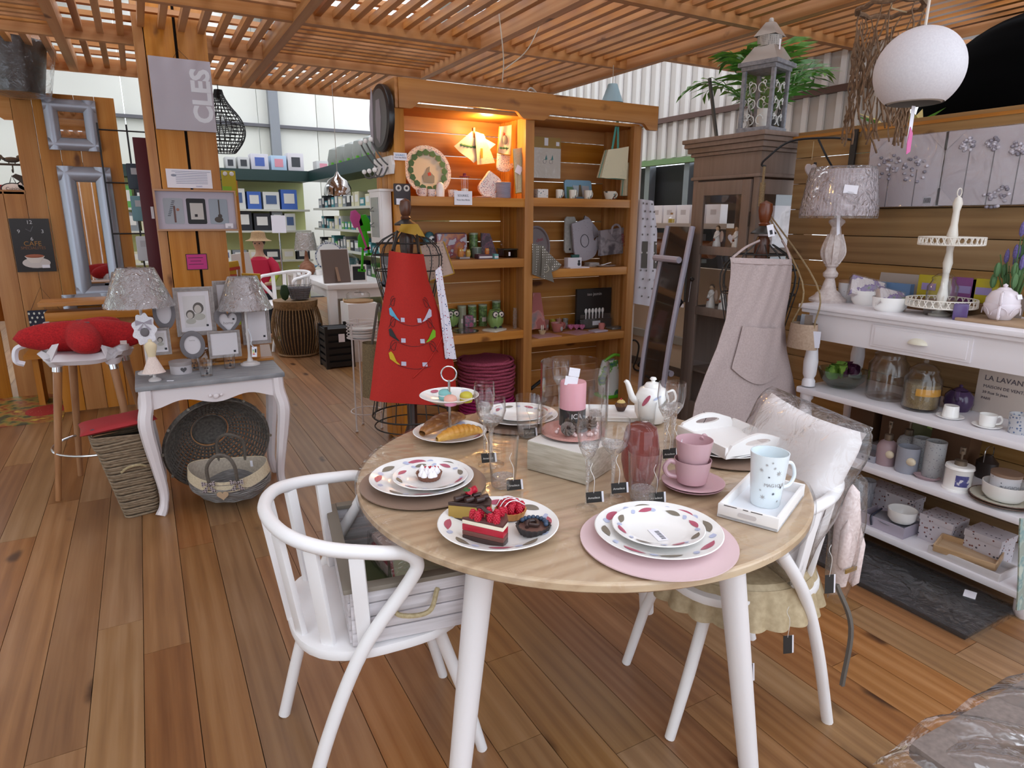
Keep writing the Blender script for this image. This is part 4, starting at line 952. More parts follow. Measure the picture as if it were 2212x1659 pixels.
def rbox(label, px, py, r, h, lid, z, deco):
    L = PZ(px, py, z); t = T('round_box', label, 'box', (L.x, L.y, z), 0, 'round card boxes'); MB().lathe([(.0001, 0), (r, 0), (r, h-lid), (.0001, h-lid)], 36).b('body', P('#bfb8bb', .6), t)
    MB().lathe([(.0001, h-lid), (r*1.05, h-lid), (r*1.05, h), (.0001, h)], 36).b('lid', P('#978d8b', .6), t)
    if deco == 'lace': MB().lathe([(r*1.01, h*.12), (r*1.01, h*.45)], 36).b('lace_band', fuzzy('lace', '#d9d6dc', '#efedf2', 200), t)
    else: MB().prism([(16*sin(R(a))**3*.0009+.01, (13*cos(R(a))-5*cos(R(2*a))-2*cos(R(3*a))-cos(R(4*a)))*.0009+h*.4) for a in range(0, 360, 12)], r+.001, r+.003, XZ).b('heart_tag', P('#4a4648', .6), t)
    return t
rbox('larger round grey box with a dark heart tag', 392, 805, .05, .062, .02, ZG, 'heart')
rbox('smaller round grey box with a lace band stacked on the larger one', 388, 760, .035, .06, .022, ZG+.063, 'lace')
L = PZ(445, 790, ZG); t = T('glass_teapot', 'clear glass teapot with a flat lid on the grey table', 'teapot', (L.x, L.y, ZG))
MB().lathe([(.0001, .002), (.04, .0), (.055, .03), (.055, .055), (.042, .085), (.035, .09), (.033, .09), (.05, .055), (.05, .03), (.0001, .004)], 32).b('body', GLASS, t)
MB().lathe([(.038, .09), (.035, .096), (.01, .1), (.008, .11), (.0001, .112)], 20).b('lid', GLASS, t)
MB().tube(bez([(.052, 0, .07), (.085, 0, .065), (.085, 0, .03), (.054, 0, .025)], 5), .004, 7).b('handle', GLASS, t)
MB().box((0, -.036, .1), (.03, .001, .009)).b('price_label', CARD, t)
def gmug(label, px, py, s=1.0):
    L = PZ(px, py, ZG); t = T('glass_mug', label, 'mug', (L.x, L.y, ZG), 0, 'glass mugs with a cat print')
    MB().lathe([(.0001, .003), (.026*s, .0), (.03*s, .07*s), (.0285*s, .07*s), (.0245*s, .005), (.0001, .005)], 28).b('bowl', GLASS, t)
    MB().tube(bez([(.029*s, 0, .058*s), (.05*s, 0, .055*s), (.048*s, 0, .022*s), (.027*s, 0, .018*s)], 5), .003, 7).b('handle', GLASS, t)
    for zz, q in ((.02, .006), (.031, .0035)): MB().ball((0, -.028*s, zz), q, 8, ry=.001).b('cat_print', INK, t)
    for s_ in (-1, 1): MB().prism([(0, .045), (s_*.009, .049), (s_*.009, .041)], .027, .0285, XZ).b('bow_print', INK, t)
gmug('clear glass mug with a cat print at the front of the grey table', 447, 812, 1.1); gmug('clear glass mug with a cat print beside the second lamp', 497, 795)
gmug('clear glass mug with a cat print half hidden by the round boxes', 420, 800, .95)
L = PZ(368, 823, ZG); tag(MB().box((0, 0, .0012), (.03, .012, .0015)).b('paper_slip', CARD, None, (L.x, L.y, ZG), (0, 0, R(-20))), 'tiny white paper slip lying on the grey table top', 'paper')
# ================================================================ bar stool with the red star cushion
OAKL = wood('beech_leg', '#8a5a34', '#9c6b42', '#a97a52', 'z', knots=0, rough=.4)
SZ = .72; sc_ = Vector((-.3, 4.0, 0))
bs = T('bar_stool', 'white moulded bar stool on splayed wooden legs with a chrome ring', 'stool', sc_, -12)
def seatf(u, v):
    x = (u-.5)*.4; y = (v-.5)*.36; k = ((abs(x)/.2)**3+(abs(y)/.18)**3)**(1/3)
    z = SZ+.012+.05*max(0, (abs(x)/.2))**3*(1 if x > 0 else .55); q = min(1, 1/k) if k > 1 else 1
    return (x*q, y*q, z-(.02 if k > .98 else 0))
MB().sheet(seatf, 16, 14).b('seat_shell', plain('stool_white', '#d9d3d6', .35), bs, solid=-.03, sm=60)
feet = [(-.2, -.17), (-.2, .19), (.2, -.17), (.2, .19)]
for x, y in feet:
    MB().tube([(x*.62, y*.62, SZ-.02), (x, y, 0)], [.021, .0135], 14).b('leg', OAKL, bs)
    MB().tube([(x*.62, y*.62, SZ-.015), (x*.64, y*.64, SZ-.05)], .0225, 14).b('chrome_collar', STEEL, bs)
    MB().cyl((x*.63, y*.63, SZ-.022), .03, .035, 14, .05).b('leg_socket', plain('stool_white', '#d9d3d6', .35), bs)
MB().tube(arc((0, 0, .25), .235, 0, 360, 36)[:-1], .007, 8, True).b('foot_ring', STEEL, bs)
def cushion(name, label, loc, rz, w, d, h, mat, cat='cushion', pinch=.28, tilt=(0, 0), nm='cover', n=18, parts=None):
    t = T(name, label, cat, loc, rz); t.rotation_euler = (tilt[0], tilt[1], R(rz))
    def f(sg):
        def g(u, v):
            x, y = u*2-1, v*2-1; b = (1-x**4)*(1-y**4); px_ = 1-pinch*(1-y*y)*x*x*.35; 
            return (x*w/2*(1-pinch*.4*(1-abs(y)**1.6)), y*d/2*(1-pinch*.4*(1-abs(x)**1.6)), h/2*(1+sg*sqrt(max(0, b))*(1+.04*sin(9*x+4*y))))
        return g
    m = MB().sheet(f(1), n, n).sheet(f(-1), n, n); m.b(nm, mat, t, sm=70); return t
REDF = fuzzy('red_felt', '#8f0f16', '#c01c1f', 130, .9, .4)
cz = SZ+.035
# star-shaped felt cushion
st_ = T('star_cushion', 'red felt star-shaped cushion with grey specks on the bar stool', 'cushion', (sc_.x-.02, sc_.y-.01, cz), -10)
def starf(sg):
    def g(u, v):
        a = TAU*u; k = .175+.06*cos(5*a+.5); rr_ = k*v*1.25; h = .08*sqrt(max(0, 1-v**2.4))
        return (rr_*cos(a)*1.05, rr_*sin(a)*.85, .08+sg*h+.02*sin(a*2)*v)
    return g
MB().sheet(starf(1), 60, 10, cu=True).sheet(starf(-1), 60, 10, cu=True).b('felt_body', REDF, st_, sm=70)
for k, (x, y) in enumerate(((-.05, .0), (.03, -.04), (-.02, .06), (.07, .03), (0, -.08))): MB().prism([(x+.018*cos(a), y+.007*sin(a)) for a in (0, 1, 2, 3, 4, 5)], .15, .1555).b('grey_speck', P('#7b5a5c', .8), st_)
MB().tube(bez([(-.24, -.02, .05), (-.29, -.03, .03), (-.3, -.03, -.03), (-.27, -.02, -.05)], 5), .014, 4).b('white_ribbon', CARD, st_)
MB().box((.2, -.1, .05), (.03, .002, .02)).b('price_tag', P('#d7c6c0', .6), st_)
# ================================================================ tall wicker basket with cushion
WICK = fuzzy('wicker', '#6a5a48', '#97836a', 45, .75, .5, (1, 1, 4)); bk = T('wicker_basket', 'tall tapered wicker basket with a side handle under the red spotted cushion', 'basket', (-.155, 3.55, 0), 8)
def ring(z, k, j=0):
    w, d = .072+.045*k, .075+.035*k; cx = -.045*k; p = []
    for x, y in rrect(2*w, 2*d, .025, 3): p.append((cx+x, y, z+.0035*sin(j+14*x+9*y)))
    return p
for i in range(30): z = .008+i*.0128; MB().tube(ring(z, z/.42, i*2.1), .0068, 5, True).b('woven_rod', WICK, bk)
for i in range(5): z = .385+i*.011; MB().tube([(x*(1.02+.015*(i % 2)), y*(1.03), zz+.006*sin(8*x+i)) for x, y, zz in ring(z, z/.42, i)], .0075, 6, True).b('woven_rod', WICK, bk)
MB().prism([(x*.93, y*.93) for x, y, z in ring(0, .1)], .003, .008).b('bottom', WICK, bk)
MB().sheet(lambda u, v: (lambda p: (p[0]*.95, p[1]*.95, .01+.37*v))(ring(.01+.37*v, v*.88)[int(round(u*16)) % 16]), 16, 6, cu=True).b('inner_wall', P('#3b3026', .9), bk)
MB().tube(bez([(-.07, -.105, .25), (-.045, -.125, .275), (.0, -.125, .28), (.035, -.105, .26)], 5), .006, 6).b('handle', fuzzy('cord', '#a1906c', '#bfae8a', 120), bk)
for k in range(6): MB().tube([(-.16, -.08+k*.012, .38), (-.165, -.08+k*.012, .47)], .004, 5).b('stake', WICK, bk)
cu_ = cushion('flat_cushion', 'flat red cushion with grey dots on the wicker basket', (-.2, 3.55, .455), 6, .32, .29, .035, dots('red_spot', '#a52a30', '#5b4a55', None, 17, .28, .7, .3), pinch=.1, tilt=(R(-3), R(-5)))
# ================================================================ round lattice basket with a lined basket inside
LAT = fuzzy('grey_lattice', '#4d4844', '#736d66', 70, .7, .4)
rb = T('lattice_basket', 'big round grey lattice basket lying on its side under the table', 'basket', (.235, 3.62, .262)); rb.rotation_euler = (R(101), 0, R(8))
RB = .258; m = MB()
def bowl(a, s): q = s*1.25; return (RB*sin(q)/sin(1.25)*cos(a), RB*sin(q)/sin(1.25)*sin(a), .2*(cos(q)-cos(1.25))*-1.45)
for k in range(44):
    a = TAU*k/44; MB().tube([bowl(a, s/10) for s in range(3, 11)], .0055, 4).b('stake', LAT, rb)
for k in range(14):
    s = .26+.053*k; MB().tube([bowl(TAU*i/44, s) for i in range(44)], .006, 4, True).b('woven_ring', LAT, rb)
MB().lathe([(.0001, -.202), (.07, -.2), (.09, -.19)], 24).b('bottom', LAT, rb)
for k in range(3): MB().tube([(RB*(1+.01*k)*cos(TAU*i/44), RB*(1+.01*k)*sin(TAU*i/44), .004-.005*k) for i in range(44)], .007, 6, True).b('rim_cane', LAT, rb)
for k in range(12): a = TAU*k/12; MB().tube([(RB*1.0*cos(a), RB*1.0*sin(a), -.014), (RB*1.05*cos(a), RB*1.05*sin(a), .012)], .008, 5).b('binding', P('#8f887c', .7), rb)
GWK = fuzzy('grey_wicker', '#5f5a56', '#8e8a88', 40, .7, .6, (.6, .6, 5)); LINEN = fuzzy('linen_lining', '#a3988a', '#b9ad9d', 90, .85, .2)
lb = T('lined_basket', 'grey wicker basket with cream lace lining, gingham bows and a heart', 'basket', (.262, 3.40, .06), -18); lb.rotation_euler = (R(12), 0, R(-18))
MB().lathe([(.0001, 0), (.125, 0), (.175, .06), (.19, .13), (.185, .13), (.12, .008), (.0001, .008)], 40, sy=.62).b('wicker_body', GWK, lb)
for k in range(9):
    z = .012+k*.011; q = .13+.055*min(1, z/.07); MB().tube([(q*1.02*cos(TAU*i/40), q*1.02*.62*sin(TAU*i/40), z+.003*sin(i*1.57+k)) for i in range(40)], .006, 5, True).b('woven_rod', GWK, lb)
def lf(u, v):
    a = TAU*u; wav = .02*cos(2*a); q = .186+.01*v; return (q*cos(a), q*.62*sin(a), .165+wav-.06*v)
MB().sheet(lf, 48, 4, cu=True).b('lace_cuff', fuzzy('cream_lace', '#c3b497', '#dccfb4', 160, .85, .5), lb, solid=.002)
MB().sheet(lambda u, v: (lambda a: ((.186-.05*v)*cos(a), (.186-.05*v)*.62*sin(a), .165+.02*cos(2*a)*(1-v)-.14*v))(TAU*u), 40, 4, cu=True).b('lining', LINEN, lb)
ROPE = fuzzy('rope', '#4f4842', '#6f675e', 120, .8, .5, (1, 1, 6))
for s in (-1, 1):
    MB().tube(bez([(-.07, s*.11, .13), (-.065, s*.115, .24), (-.02, s*.1, .29), (.03, s*.1, .28), (.06, s*.115, .23), (.06, s*.11, .13)], 6), .0085, 7).b('rope_handle', ROPE, lb)
GING = dots('gingham', '#b9aeb0', '#4d4147', None, 95, .42, .8, .0)
for x in (-.07, .06):
    for s in (-1, 1): MB().prism([(x, .15), (x+s*.03, .165), (x+s*.03, .135)], .125, .129, XZ).prism([(x, .148), (x+s*.034, .105), (x+s*.012, .1)], .125, .128, XZ).b('gingham_bow', GING, lb)
MB().prism([(16*sin(R(a))**3*.0017-.01, (13*cos(R(a))-5*cos(R(2*a))-2*cos(R(3*a))-cos(R(4*a)))*.0017+.085) for a in range(0, 360, 10)], .135, .139, XZ).b('wooden_heart', P('#c0a588', .6), lb)
MB().box((.1, .05, .14), (.012, .002, .035)).b('price_slip', CARD, lb)
# ---- rug with the strawberry print
a, b, c = PZ(0, 930, 0), PZ(139, 912, 0), PZ(132, 850, 0)
rg = T('printed_rug', 'printed floor mat with green leaves and a big red strawberry', 'rug', (-.98, 5.98, 0))
MB().box((0, 0, .003), (.66, .92, .006)).b('mat', prints('leaf_print', '#4a4a36', ['#6f7a3e', '#a97b3a', '#8a3a2a', '#c9b04a'], 7, .5, .42), rg)
MB().prism([(.2+.13*cos(R(a_)), -.12+.16*sin(R(a_))) for a_ in range(0, 360, 15)], .006, .0068).b('strawberry_print', dots('strawberry', '#a8262c', '#d9a08a', None, 45, .14, .5), rg)
# ================================================================ on the pillar
YQ = YPIL-.012
def panel_q(tl, tr, bl, Y):
    a, b, c = PY(*tl, Y), PY(*tr, Y), PY(*bl, Y); return a, (b.x-a.x), (a.z-c.z)
p, w, h = panel_q((318, 121), (452, 131), (335, 279), YQ)
t = T('key_box', 'pale grey wall box lettered CLES up its side', 'key box', (p.x, YQ-.03, p.z-h), 0)
MB().box((w/2, .015, h/2), (w, .03, h)).b('door', plain('box_lilac', '#b9b4be', .4), t, bev=.002)
text('CLES', .158, P('#dfe3ea', .4), t, (w-.065, -.001, h*.5), (R(90), R(-90), 0), bold=.006, sx=.98)
MB().tube([(w*.4, .02, h), (w*.5, .03, h+.06), (w*.66, .02, h)], .0015, 5).b('hanging_wire', BLACK, t)
p, w, h = panel_q((357, 364), (456, 372), (359, 405), YQ)
t = T('notice', 'white paper notice with lines of blue print on the pillar', 'notice', (p.x, YQ-.004, p.z-h))
MB().box((w/2, .001, h/2), (w, .002, h)).b('sheet', CARD, t); m = P('#5a6a90', .7)
for k in range(8): MB().box((w*.55, -.0005, h*(.88-.09*k)), (w*(.7 if k else .85), .0004, h*.02)).b('print_line', m, t)
MB().ball((w*.16, -.001, h*.66), w*.06, 8, ry=.001, rz=h*.07).b('camera_print', P('#8d93a3', .6), t)
text('SOURIEZ', h*.08, P('#3f55a8', .6), t, (w*.7, -.001, h*.1), name='print')
p, w, h = panel_q((329, 408), (507, 414), (335, 499), YQ)
t = T('box_frame', 'pine box frame with three small prints of a notebook, envelope and guitar', 'picture frame', (p.x, YQ-.035, p.z-h))
fm = plain('light_beech', '#b58a68', .5)
for s in (0, 1): MB().box((w/2, .015, s*h+(.006 if not s else -.006)), (w, .04, .012)).b('rail', fm, t, bev=.001); MB().box(((.005 if not s else w-.005), .015, h/2), (.01, .04, h-.024)).b('stile', fm, t, bev=.001)
MB().box((w/2, .03, h/2), (w-.02, .004, h-.02)).b('mount', P('#bdb7c4', .7), t)
for k, (c1) in enumerate(('#a3a8b0', '#1e1d20', '#9aa5b0')): 
    o = MB().prism(rrect(w*.235, h*.62, .01), -.0275, -.0255, XZ).b('print', P(c1, .6), t, (w*(.22+.275*k), 0, h*.48))
    if k == 0:
        MB().box((.004, .0245, -.02), (.012, .001, h*.4)).b('pencil_print', P('#6a4b44', .6), o)
        m_ = MB(); [m_.box((-.03+.004*j, .0245, -.03+.012*j), (.018, .001, .004)) for j in range(9)]; m_.b('spiral_print', INK, o)
        MB().ball((.025, .0245, .01), .01, 8, ry=.001).b('shaving_print', P('#a06a54', .6), o)
    if k == 1: MB().box((.002, .0245, 0), (w*.16, .001, h*.4)).b('envelope_print', P('#c3bfba', .6), o); MB().box((-.005, .0235, -.028), (.018, .001, .018)).b('stamp_print', INK, o)
    if k == 2: MB().ball((-.004, .0245, -h*.2), .028, 12, ry=.001, rz=.02).ball((.006, .0245, -h*.11), .014, 10, ry=.001).box((.004, .0245, .03), (.008, .001, h*.36)).b('guitar_print', P('#4a423c', .6), o)
MB().box((w*.88, -.004, h*.13), (.05, .001, .032)).b('price_label', CARD, t); text('||||||', .012, INK, t, (w*.88, -.005, h*.1), name='barcode')
p, w, h = panel_q((402, 550), (445, 551), (404, 582), YQ)
t = T('pink_note', 'bright pink handwritten card with a dark border on the pillar', 'card', (p.x, YQ-.003, p.z-h))
MB().box((w/2, .001, h/2), (w+.008, .0012, h+.008)).b('border', INK, t); MB().box((w/2, 0, h/2), (w, .0012, h)).b('card', P('#c43580', .6), t)
for k in range(3): MB().box((w*.45, -.001, h*(.78-.22*k)), (w*(.75-.2*(k == 1)), .0005, .004)).b('ink_line', P('#5a2048', .6), t)
# ================================================================ on the far partition
YW = YPAN-.012
SLV = plain('silver_leather', '#a7acb8', .36, .55); MIR = plain('mirror', '#d5d7da', .02, 1)
def mirror(label, tl, tr, bl, Y, bpx):
    p, w, h = panel_q(tl, tr, bl, Y); b = mm(p, bpx); t = T('mirror', label, 'mirror', (p.x+w/2, Y, p.z-h), 0, 'silver-framed mirrors')
    for s in (-1, 1):
        MB().prism([(0, 0), (b, 0), (b*.9, .022), (b*.4, .032), (b*.08, .018)], -h/2, h/2, MT((s*w/2, 0, h/2)) @ Matrix(((-s, 0, 0, 0), (0, -1, 0, 0), (0, 0, 1, 0), (0, 0, 0, 1)))).b('stile', SLV, t, sm=60)
        MB().prism([(0, 0), (b, 0), (b*.9, .022), (b*.4, .032), (b*.08, .018)], -w/2+.003, w/2-.003, MT((0, 0, h/2+s*h/2)) @ Matrix(((0, 0, 1, 0), (0, -1, 0, 0), (-s, 0, 0, 0), (0, 0, 0, 1)))).b('rail', SLV, t, sm=60)
    MB().box((0, -.006, h/2), (w-2*b+.004, .004, h-2*b+.004)).b('glass', MIR, t, sm=0); return t
mirror('square silver-framed mirror at the top of the plank partition', (88, 210), (205, 216), (104, 323), YW, 27)
mirror('tall narrow silver-framed mirror, middle one on the partition', (121, 358), (238, 360), (160, 650), YW, 33)
mirror('silver-framed mirror half hidden behind the red star cushion', (132, 637), (246, 634), (142, 760), 5.95, 27)
stand3 = T('mirror_ledge', 'low pine ledge on which the lowest silver mirror leans', 'ledge', (-.62, 6.1, 0)); MB().box((0, 0, PY(142, 760, 5.95).z-.02), (.5, .36, .03)).b('top', PINE_X, stand3)
for s in (-1, 1): MB().box((s*.2, .05, PY(142, 760, 5.95).z/2-.02), (.04, .2, PY(142, 760, 5.95).z-.04)).b('leg', PINE_Z, stand3)
p, w, h = panel_q((18, 472), (104, 470), (34, 588), YW)
t = T('cafe_clock', 'black wall clock printed with CAFE and a coffee cup', 'clock', (p.x, YW-.006, p.z-h)); MB().box((w/2, 0, h/2), (w, .012, h)).b('panel', plain('black_gloss', '#131012', .3), t)
for s, x, z in (('12', .5, .93), ('3', .8, .76), ('6', .5, .62), ('9', .2, .76)): text(s, .04, P('#c8c8cc', .5), t, (w*x, -.0065, h*z), name='numeral')
text('CAFE', .05, P('#9a6a20', .5), t, (w*.5, -.0065, h*.53), name='numeral'); text('SPECIALITES', .03, P('#7a4a18', .5), t, (w*.5, -.0065, h*.45), name='print')
MB().ball((w*.52, -.008, h*.17), w*.36, 20, ry=.002, rz=h*.1).b('saucer_print', P('#cfc6c2', .5), t); MB().lathe([(.0001, 0), (w*.12, 0), (w*.26, h*.13)], 20, c=(w*.5, -.01, h*.17), sy=.05).b('cup_print', P('#d9cfc6', .5), t)
MB().ball((w*.5, -.0125, h*.3), w*.24, 16, ry=.002, rz=h*.035).b('coffee_print', P('#a0583a', .5), t); MB().box((w*.75, -.012, h*.1), (w*.2, .001, h*.06)).b('price_label', CARD, t)
for dx, dz, l in ((.02, .04, .05), (-.03, .02, .04)): MB().tube([(w*.5, -.007, h*.76), (w*.5+dx, -.007, h*.76+dz)], .002, 4).b('hand', P('#7a7a80', .4), t)
p, w, h = panel_q((58, 672), (136, 670), (66, 738), YW-.05)
t = T('egg_sign', 'square navy sign with white eggs and a hen reading BON APPETIT', 'sign', (p.x, YW-.03, p.z-h)); MB().box((w/2, 0, h/2), (w, .015, h)).b('board', plain('navy_board', '#1e2138', .6), t)
for i in range(7):
    for j in range(7):
        if 1 < i < 6 and 1 < j < 5: continue
        MB().ball((w*(i+.5+.5*(j % 2)-.25)/7, -.0085, h*(j+.6)/7.3), w*.03, 8, ry=.001, rz=w*.042).b('egg_print', P('#d8dcd2', .6), t)
MB().prism([(w*.3, h*.45), (w*.5, h*.38), (w*.72, h*.45), (w*.78, h*.62), (w*.66, h*.78), (w*.58, h*.66), (w*.38, h*.6)], .008, .0095, XZ).b('hen_print', P('#d9d6de', .6), t)
MB().ball((w*.66, -.009, h*.82), .012, 8, ry=.001).ball((w*.64, -.0098, h*.56), .012, 8, ry=.001).b('comb_print', RED, t); text('BON APPETIT', .034, P('#d8d8dc', .6), t, (w*.52, -.0085, h*.1), name='print')
MB().tube([(w*.1, 0, h), (w*.45, .02, h+.18), (w*.9, 0, h)], .0015, 4).b('hanging_wire', BLACK, t)
# niche pieces
IRON = plain('cast_iron', '#3b342f', .7); YN = YPAN+.2
p = PY(40, 356, YN); t = T('hook_rack', 'cast iron rack with hen and rooster silhouettes in the niche', 'rack', (p.x, YN, p.z)); MB().box((0, 0, 0), (.42, .015, .016)).b('bar', IRON, t)
for k, x in enumerate((-.16, -.04, .12)):
    MB().ball((x, 0, .035), .055, 12, ry=.01, rz=.022).ball((x+.05, 0, .055), .018, 8, ry=.008).tube([(x-.05, 0, .04), (x-.075, 0, .065)], [.014, .006], 6).b('hen', IRON, t)
    MB().tube([(x-.02, 0, 0), (x-.02, 0, .02)], .004, 5).tube([(x+.02, 0, 0), (x+.02, 0, .02)], .004, 5).tube(bez([(x, 0, 0), (x, -.01, -.05), (x, -.04, -.06), (x, -.05, -.04)], 4), .005, 6).b('hook', IRON, t)
MB().prism([(.19, .0), (.23, .0), (.23, .045), (.21, .055), (.19, .045)], .01, .012, XZ).b('price_tag', CARD, t)
for px, py, lab in ((30, 408, 'white enamel oval sign hanging in the niche, lower of two'), (64, 402, 'white enamel oval sign hanging beside the iron rooster')):
    p = PY(px, py, YN-.03); t = T('oval_sign', lab, 'sign', (p.x, YN-.03, p.z), 0, 'oval enamel signs'); MB().prism([(.085*cos(R(a)), .047*sin(R(a))) for a in range(0, 360, 12)], 0, .006, XZ).b('rim', BLACK, t)
    MB().prism([(.075*cos(R(a)), .039*sin(R(a))) for a in range(0, 360, 12)], .006, .008, XZ).b('enamel', PORC, t); text('Cuisine', .034, INK, t, (0, -.0085, 0), name='print'); MB().tube([(-.02, 0, .045), (0, 0, .1), (.02, 0, .045)], .003, 5).b('hanger', BLACK, t)
p = PY(72, 402, YN-.09); t = T('iron_rooster', 'dark cast iron rooster ornament hanging by a cord', 'ornament', (p.x, YN-.09, p.z))
MB().prism([(-.13, .07), (-.1, .09), (-.06, .075), (.02, .09), (.11, .07), (.13, -.06), (.06, -.05), (.03, -.12), (-.02, -.09), (-.05, -.02), (-.08, .03)], -.012, .012, XZ).b('silhouette', IRON, t, bev=.004)
MB().tube([(0, 0, .08), (.03, 0, .2)], .002, 4).b('cord', P('#8a7a60', .8), t)
p = PY(55, 435, YN-.02); t = T('price_sheet', 'white price sheet pinned in the niche', 'notice', (p.x, YN-.02, p.z)); MB().box((0, 0, 0), (.22, .002, .15)).b('sheet', CARD, t); MB().box((0, -.0015, .05), (.14, .0005, .006)).b('print_line', P('#8a8a9a', .6), t)
p = PY(8, 422, YN-.02); tag(MB().box((0, 0, 0), (.1, .004, .16)).b('red_card', P('#9a1626', .6), None, (p.x, YN-.02, p.z)), 'dark red card hanging at the edge of the niche', 'card')
nl = bpy.data.lights.new('niche_lamp', 'POINT'); nl.energy = 3.0; nl.color = (1, .6, .2); nl.shadow_soft_size = .03; no = bpy.data.objects.new('niche_lamp', nl); COL.objects.link(no); no.location = (-1.05, YPAN+.1, 2.1)
# dark red plank leaning by the pillar, wire rack with small goods behind
a, b = PY(296, 297, 5.95), PY(316, 700, 5.95)
t = T('red_plank', 'tall dark red painted plank standing between partition and pillar', 'plank', (a.x+.02, 5.95, 0)); MB().box((0, 0, a.z/2), (mm(a, 30), .03, a.z)).b('board', plain('ox_red', '#561420', .5), t, bev=.003); MB().box((.02, -.017, a.z-.55), (.02, .002, .09)).b('price_label', CARD, t)
a = PY(318, 480, 6.3); t = T('wire_rack', 'black wire rack with small hanging goods behind the pillar', 'rack', (a.x-.06, 6.35, 0))
for k in range(5): MB().tube([(-.2, 0, .5+.4*k), (.2, 0, .5+.4*k)], .006, 5).b('cross_wire', BLACK, t)
for s in (-.2, 0, .2): MB().tube([(s, 0, 0), (s, 0, 2.15)], .007, 5).b('upright', BLACK, t)
for k, (z, c, lab) in enumerate(((1.75, '#2f3d4a', 'dark boxed gadget'), (1.5, '#6f9aa3', 'teal box'), (1.18, '#c9ccd2', 'white packet'), (.92, '#3f8a96', 'teal toy bag with white eyes'))):
    o = T('hanging_pack', '%s hanging on the wire rack behind the pillar' % lab, 'packet', (a.x-.02, 6.3, z), 0, 'goods on the wire rack'); MB().box((0, 0, 0), (.16, .05, .2)).b('pouch', P(c, .5), o, bev=.012); MB().box((0, -.027, .04), (.1, .002, .05)).b('label', P('#b9bcc2', .6), o)
# dark wrapped object hanging over the partition
p = PY(30, 140, 6.2); t = T('wrapped_planter', 'dark planter in crinkled clear film hanging above the partition', 'planter', (p.x, 6.2, p.z))
MB().lathe([(.0001, -.2), (.16, -.2), (.22, .16), (.2, .16)], 28).b('pot', plain('dark_pot', '#2a2422', .4), t)
MB().lathe([(.03, -.23), (.2, -.2), (.27, .12), (.24, .2), (.05, .24)], 28).b('film', FILM, t); MB().tube([(0, 0, .2), (0, 0, .6)], .003, 4).b('cord', P('#c9bb86', .7), t)
# ================================================================ goods on the pine shelf
GR = 'goods on the pine shelf'
def sp_(px, py, z, dmax=.3, dmin=.045):
    p = PZ(px, py, z); y = min(max(p.y, YS+dmin), YS+dmax); return Vector((PY(px, py, y).x, y, z))
def hq(tl, br, Y):
    a, b = PY(*tl, Y), PY(*br, Y); return Vector(((a.x+b.x)/2, Y, b.z)), b.x-a.x, a.z-b.z      # base centre, width, height
FLOR = dots('floral_print', '#e6d9d2', '#a8405a', '#3f5a7a', 120, .3, .4)
FLORW = dots('tiny_flower_cloth', '#e4e0ec', '#a4344e', '#345a8a', 75, .24, .8)
LEAF = plain('leaf_green', '#3f6b45', .5); CREAMC = plain('cream_cloth', '#d8cdb6', .8); MUST = plain('mustard_piping', '#a98224', .7)
def flat(name, label, cat, q, th, mat, nm='panel', rz=0, group=None, bev=0):
    c, w, h = q; t = T(name, label, cat, c, rz, group); MB().box((0, 0, h/2), (w, th, h)).b(nm, mat, t, bev=bev); return t, w, h
# --- top shelf, first bay
z = SL[0]
c, w, h = hq((868, 298), (972, 412), YS+.22); r = w/2
t = T('display_plate', 'large round plate with a goose, leaf wreath and flowered rim', 'plate', (c.x, c.y, z), 0); o = ob('dish', None) if False else None
dm = MB().lathe([(.0001, 0), (r*.6, 0), (r, .02), (r*.98, .023), (r*.6, .006), (.0001, .005)], 48, MT((0, 0, r)) @ MR(R(78), 4, 'X')).b('dish', plain('cream_glaze', '#d9cdb4', .2), t)
Mf = MT((0, 0, r)) @ MR(R(78), 4, 'X')
MB().lathe([(r*.86, .0205), (r*.985, .0245)], 48, Mf).b('flower_rim', FLOR, t)
for k in range(16):
    a = TAU*k/16; M = Mf @ MR(a, 4, 'Z') @ MT((r*.74, 0, .019)); MB().prism([(-.02, -.012), (.0, -.024), (.018, 0), (0, .024), (-.02, .012)], 0, .0008, M).b('leaf_motif', LEAF, t, sm=0)
MB().prism([(.0, .02), (.02, .03), (.015, .0), (.045, -.03), (.04, -.07), (-.03, -.07), (-.035, -.03), (-.01, -.005)], .008, .0095, Mf).b('goose_motif', P('#8f8a7c', .5), t); MB().prism([(-.0, -.012), (.02, -.005), (.024, -.025), (.004, -.03)], .0096, .0105, Mf).b('red_bow', P('#c0402c', .5), t)
cup('small_cup', 'little flowered cup in front of the goose plate', sp_(912, 412, z, dmin=.1), .03, .05, 200, FLOR, .8, group=GR)
cup('small_cup', 'little flowered cup beside the white salt shaker', sp_(931, 412, z, dmin=.1), .026, .045, -10, FLOR, .8, group=GR)
cup('small_cup', 'little flowered pot between salt shaker and glass jar', sp_(977, 412, z, dmin=.1), .027, .045, 0, FLOR, .85, group=GR)
p = sp_(951, 413, z, dmin=.09); t = T('salt_shaker', 'smooth white domed salt shaker', 'shaker', p); MB().lathe([(.0001, 0), (.026, 0), (.027, .04), (.022, .075), (.01, .088), (.0001, .09)], 24).b('body', PORC, t)
p = sp_(1004, 414, z, dmin=.05); t = T('sugar_jar', 'tall glass sugar jar with a red spouted lid', 'jar', p); MB().lathe([(.0001, .001), (.023, .0), (.024, .12), (.0001, .12)], 24).b('glass_body', GLASS, t); MB().lathe([(.0001, .003), (.021, .003), (.021, .05), (.0001, .055)], 20).b('sugar', P('#e0dcda', .9), t); MB().lathe([(.036, .12), (.034, .124), (.012, .128), (.01, .142), (.0001, .145)], 20).b('lid', plain('magenta_lid', '#7a2238', .35), t)
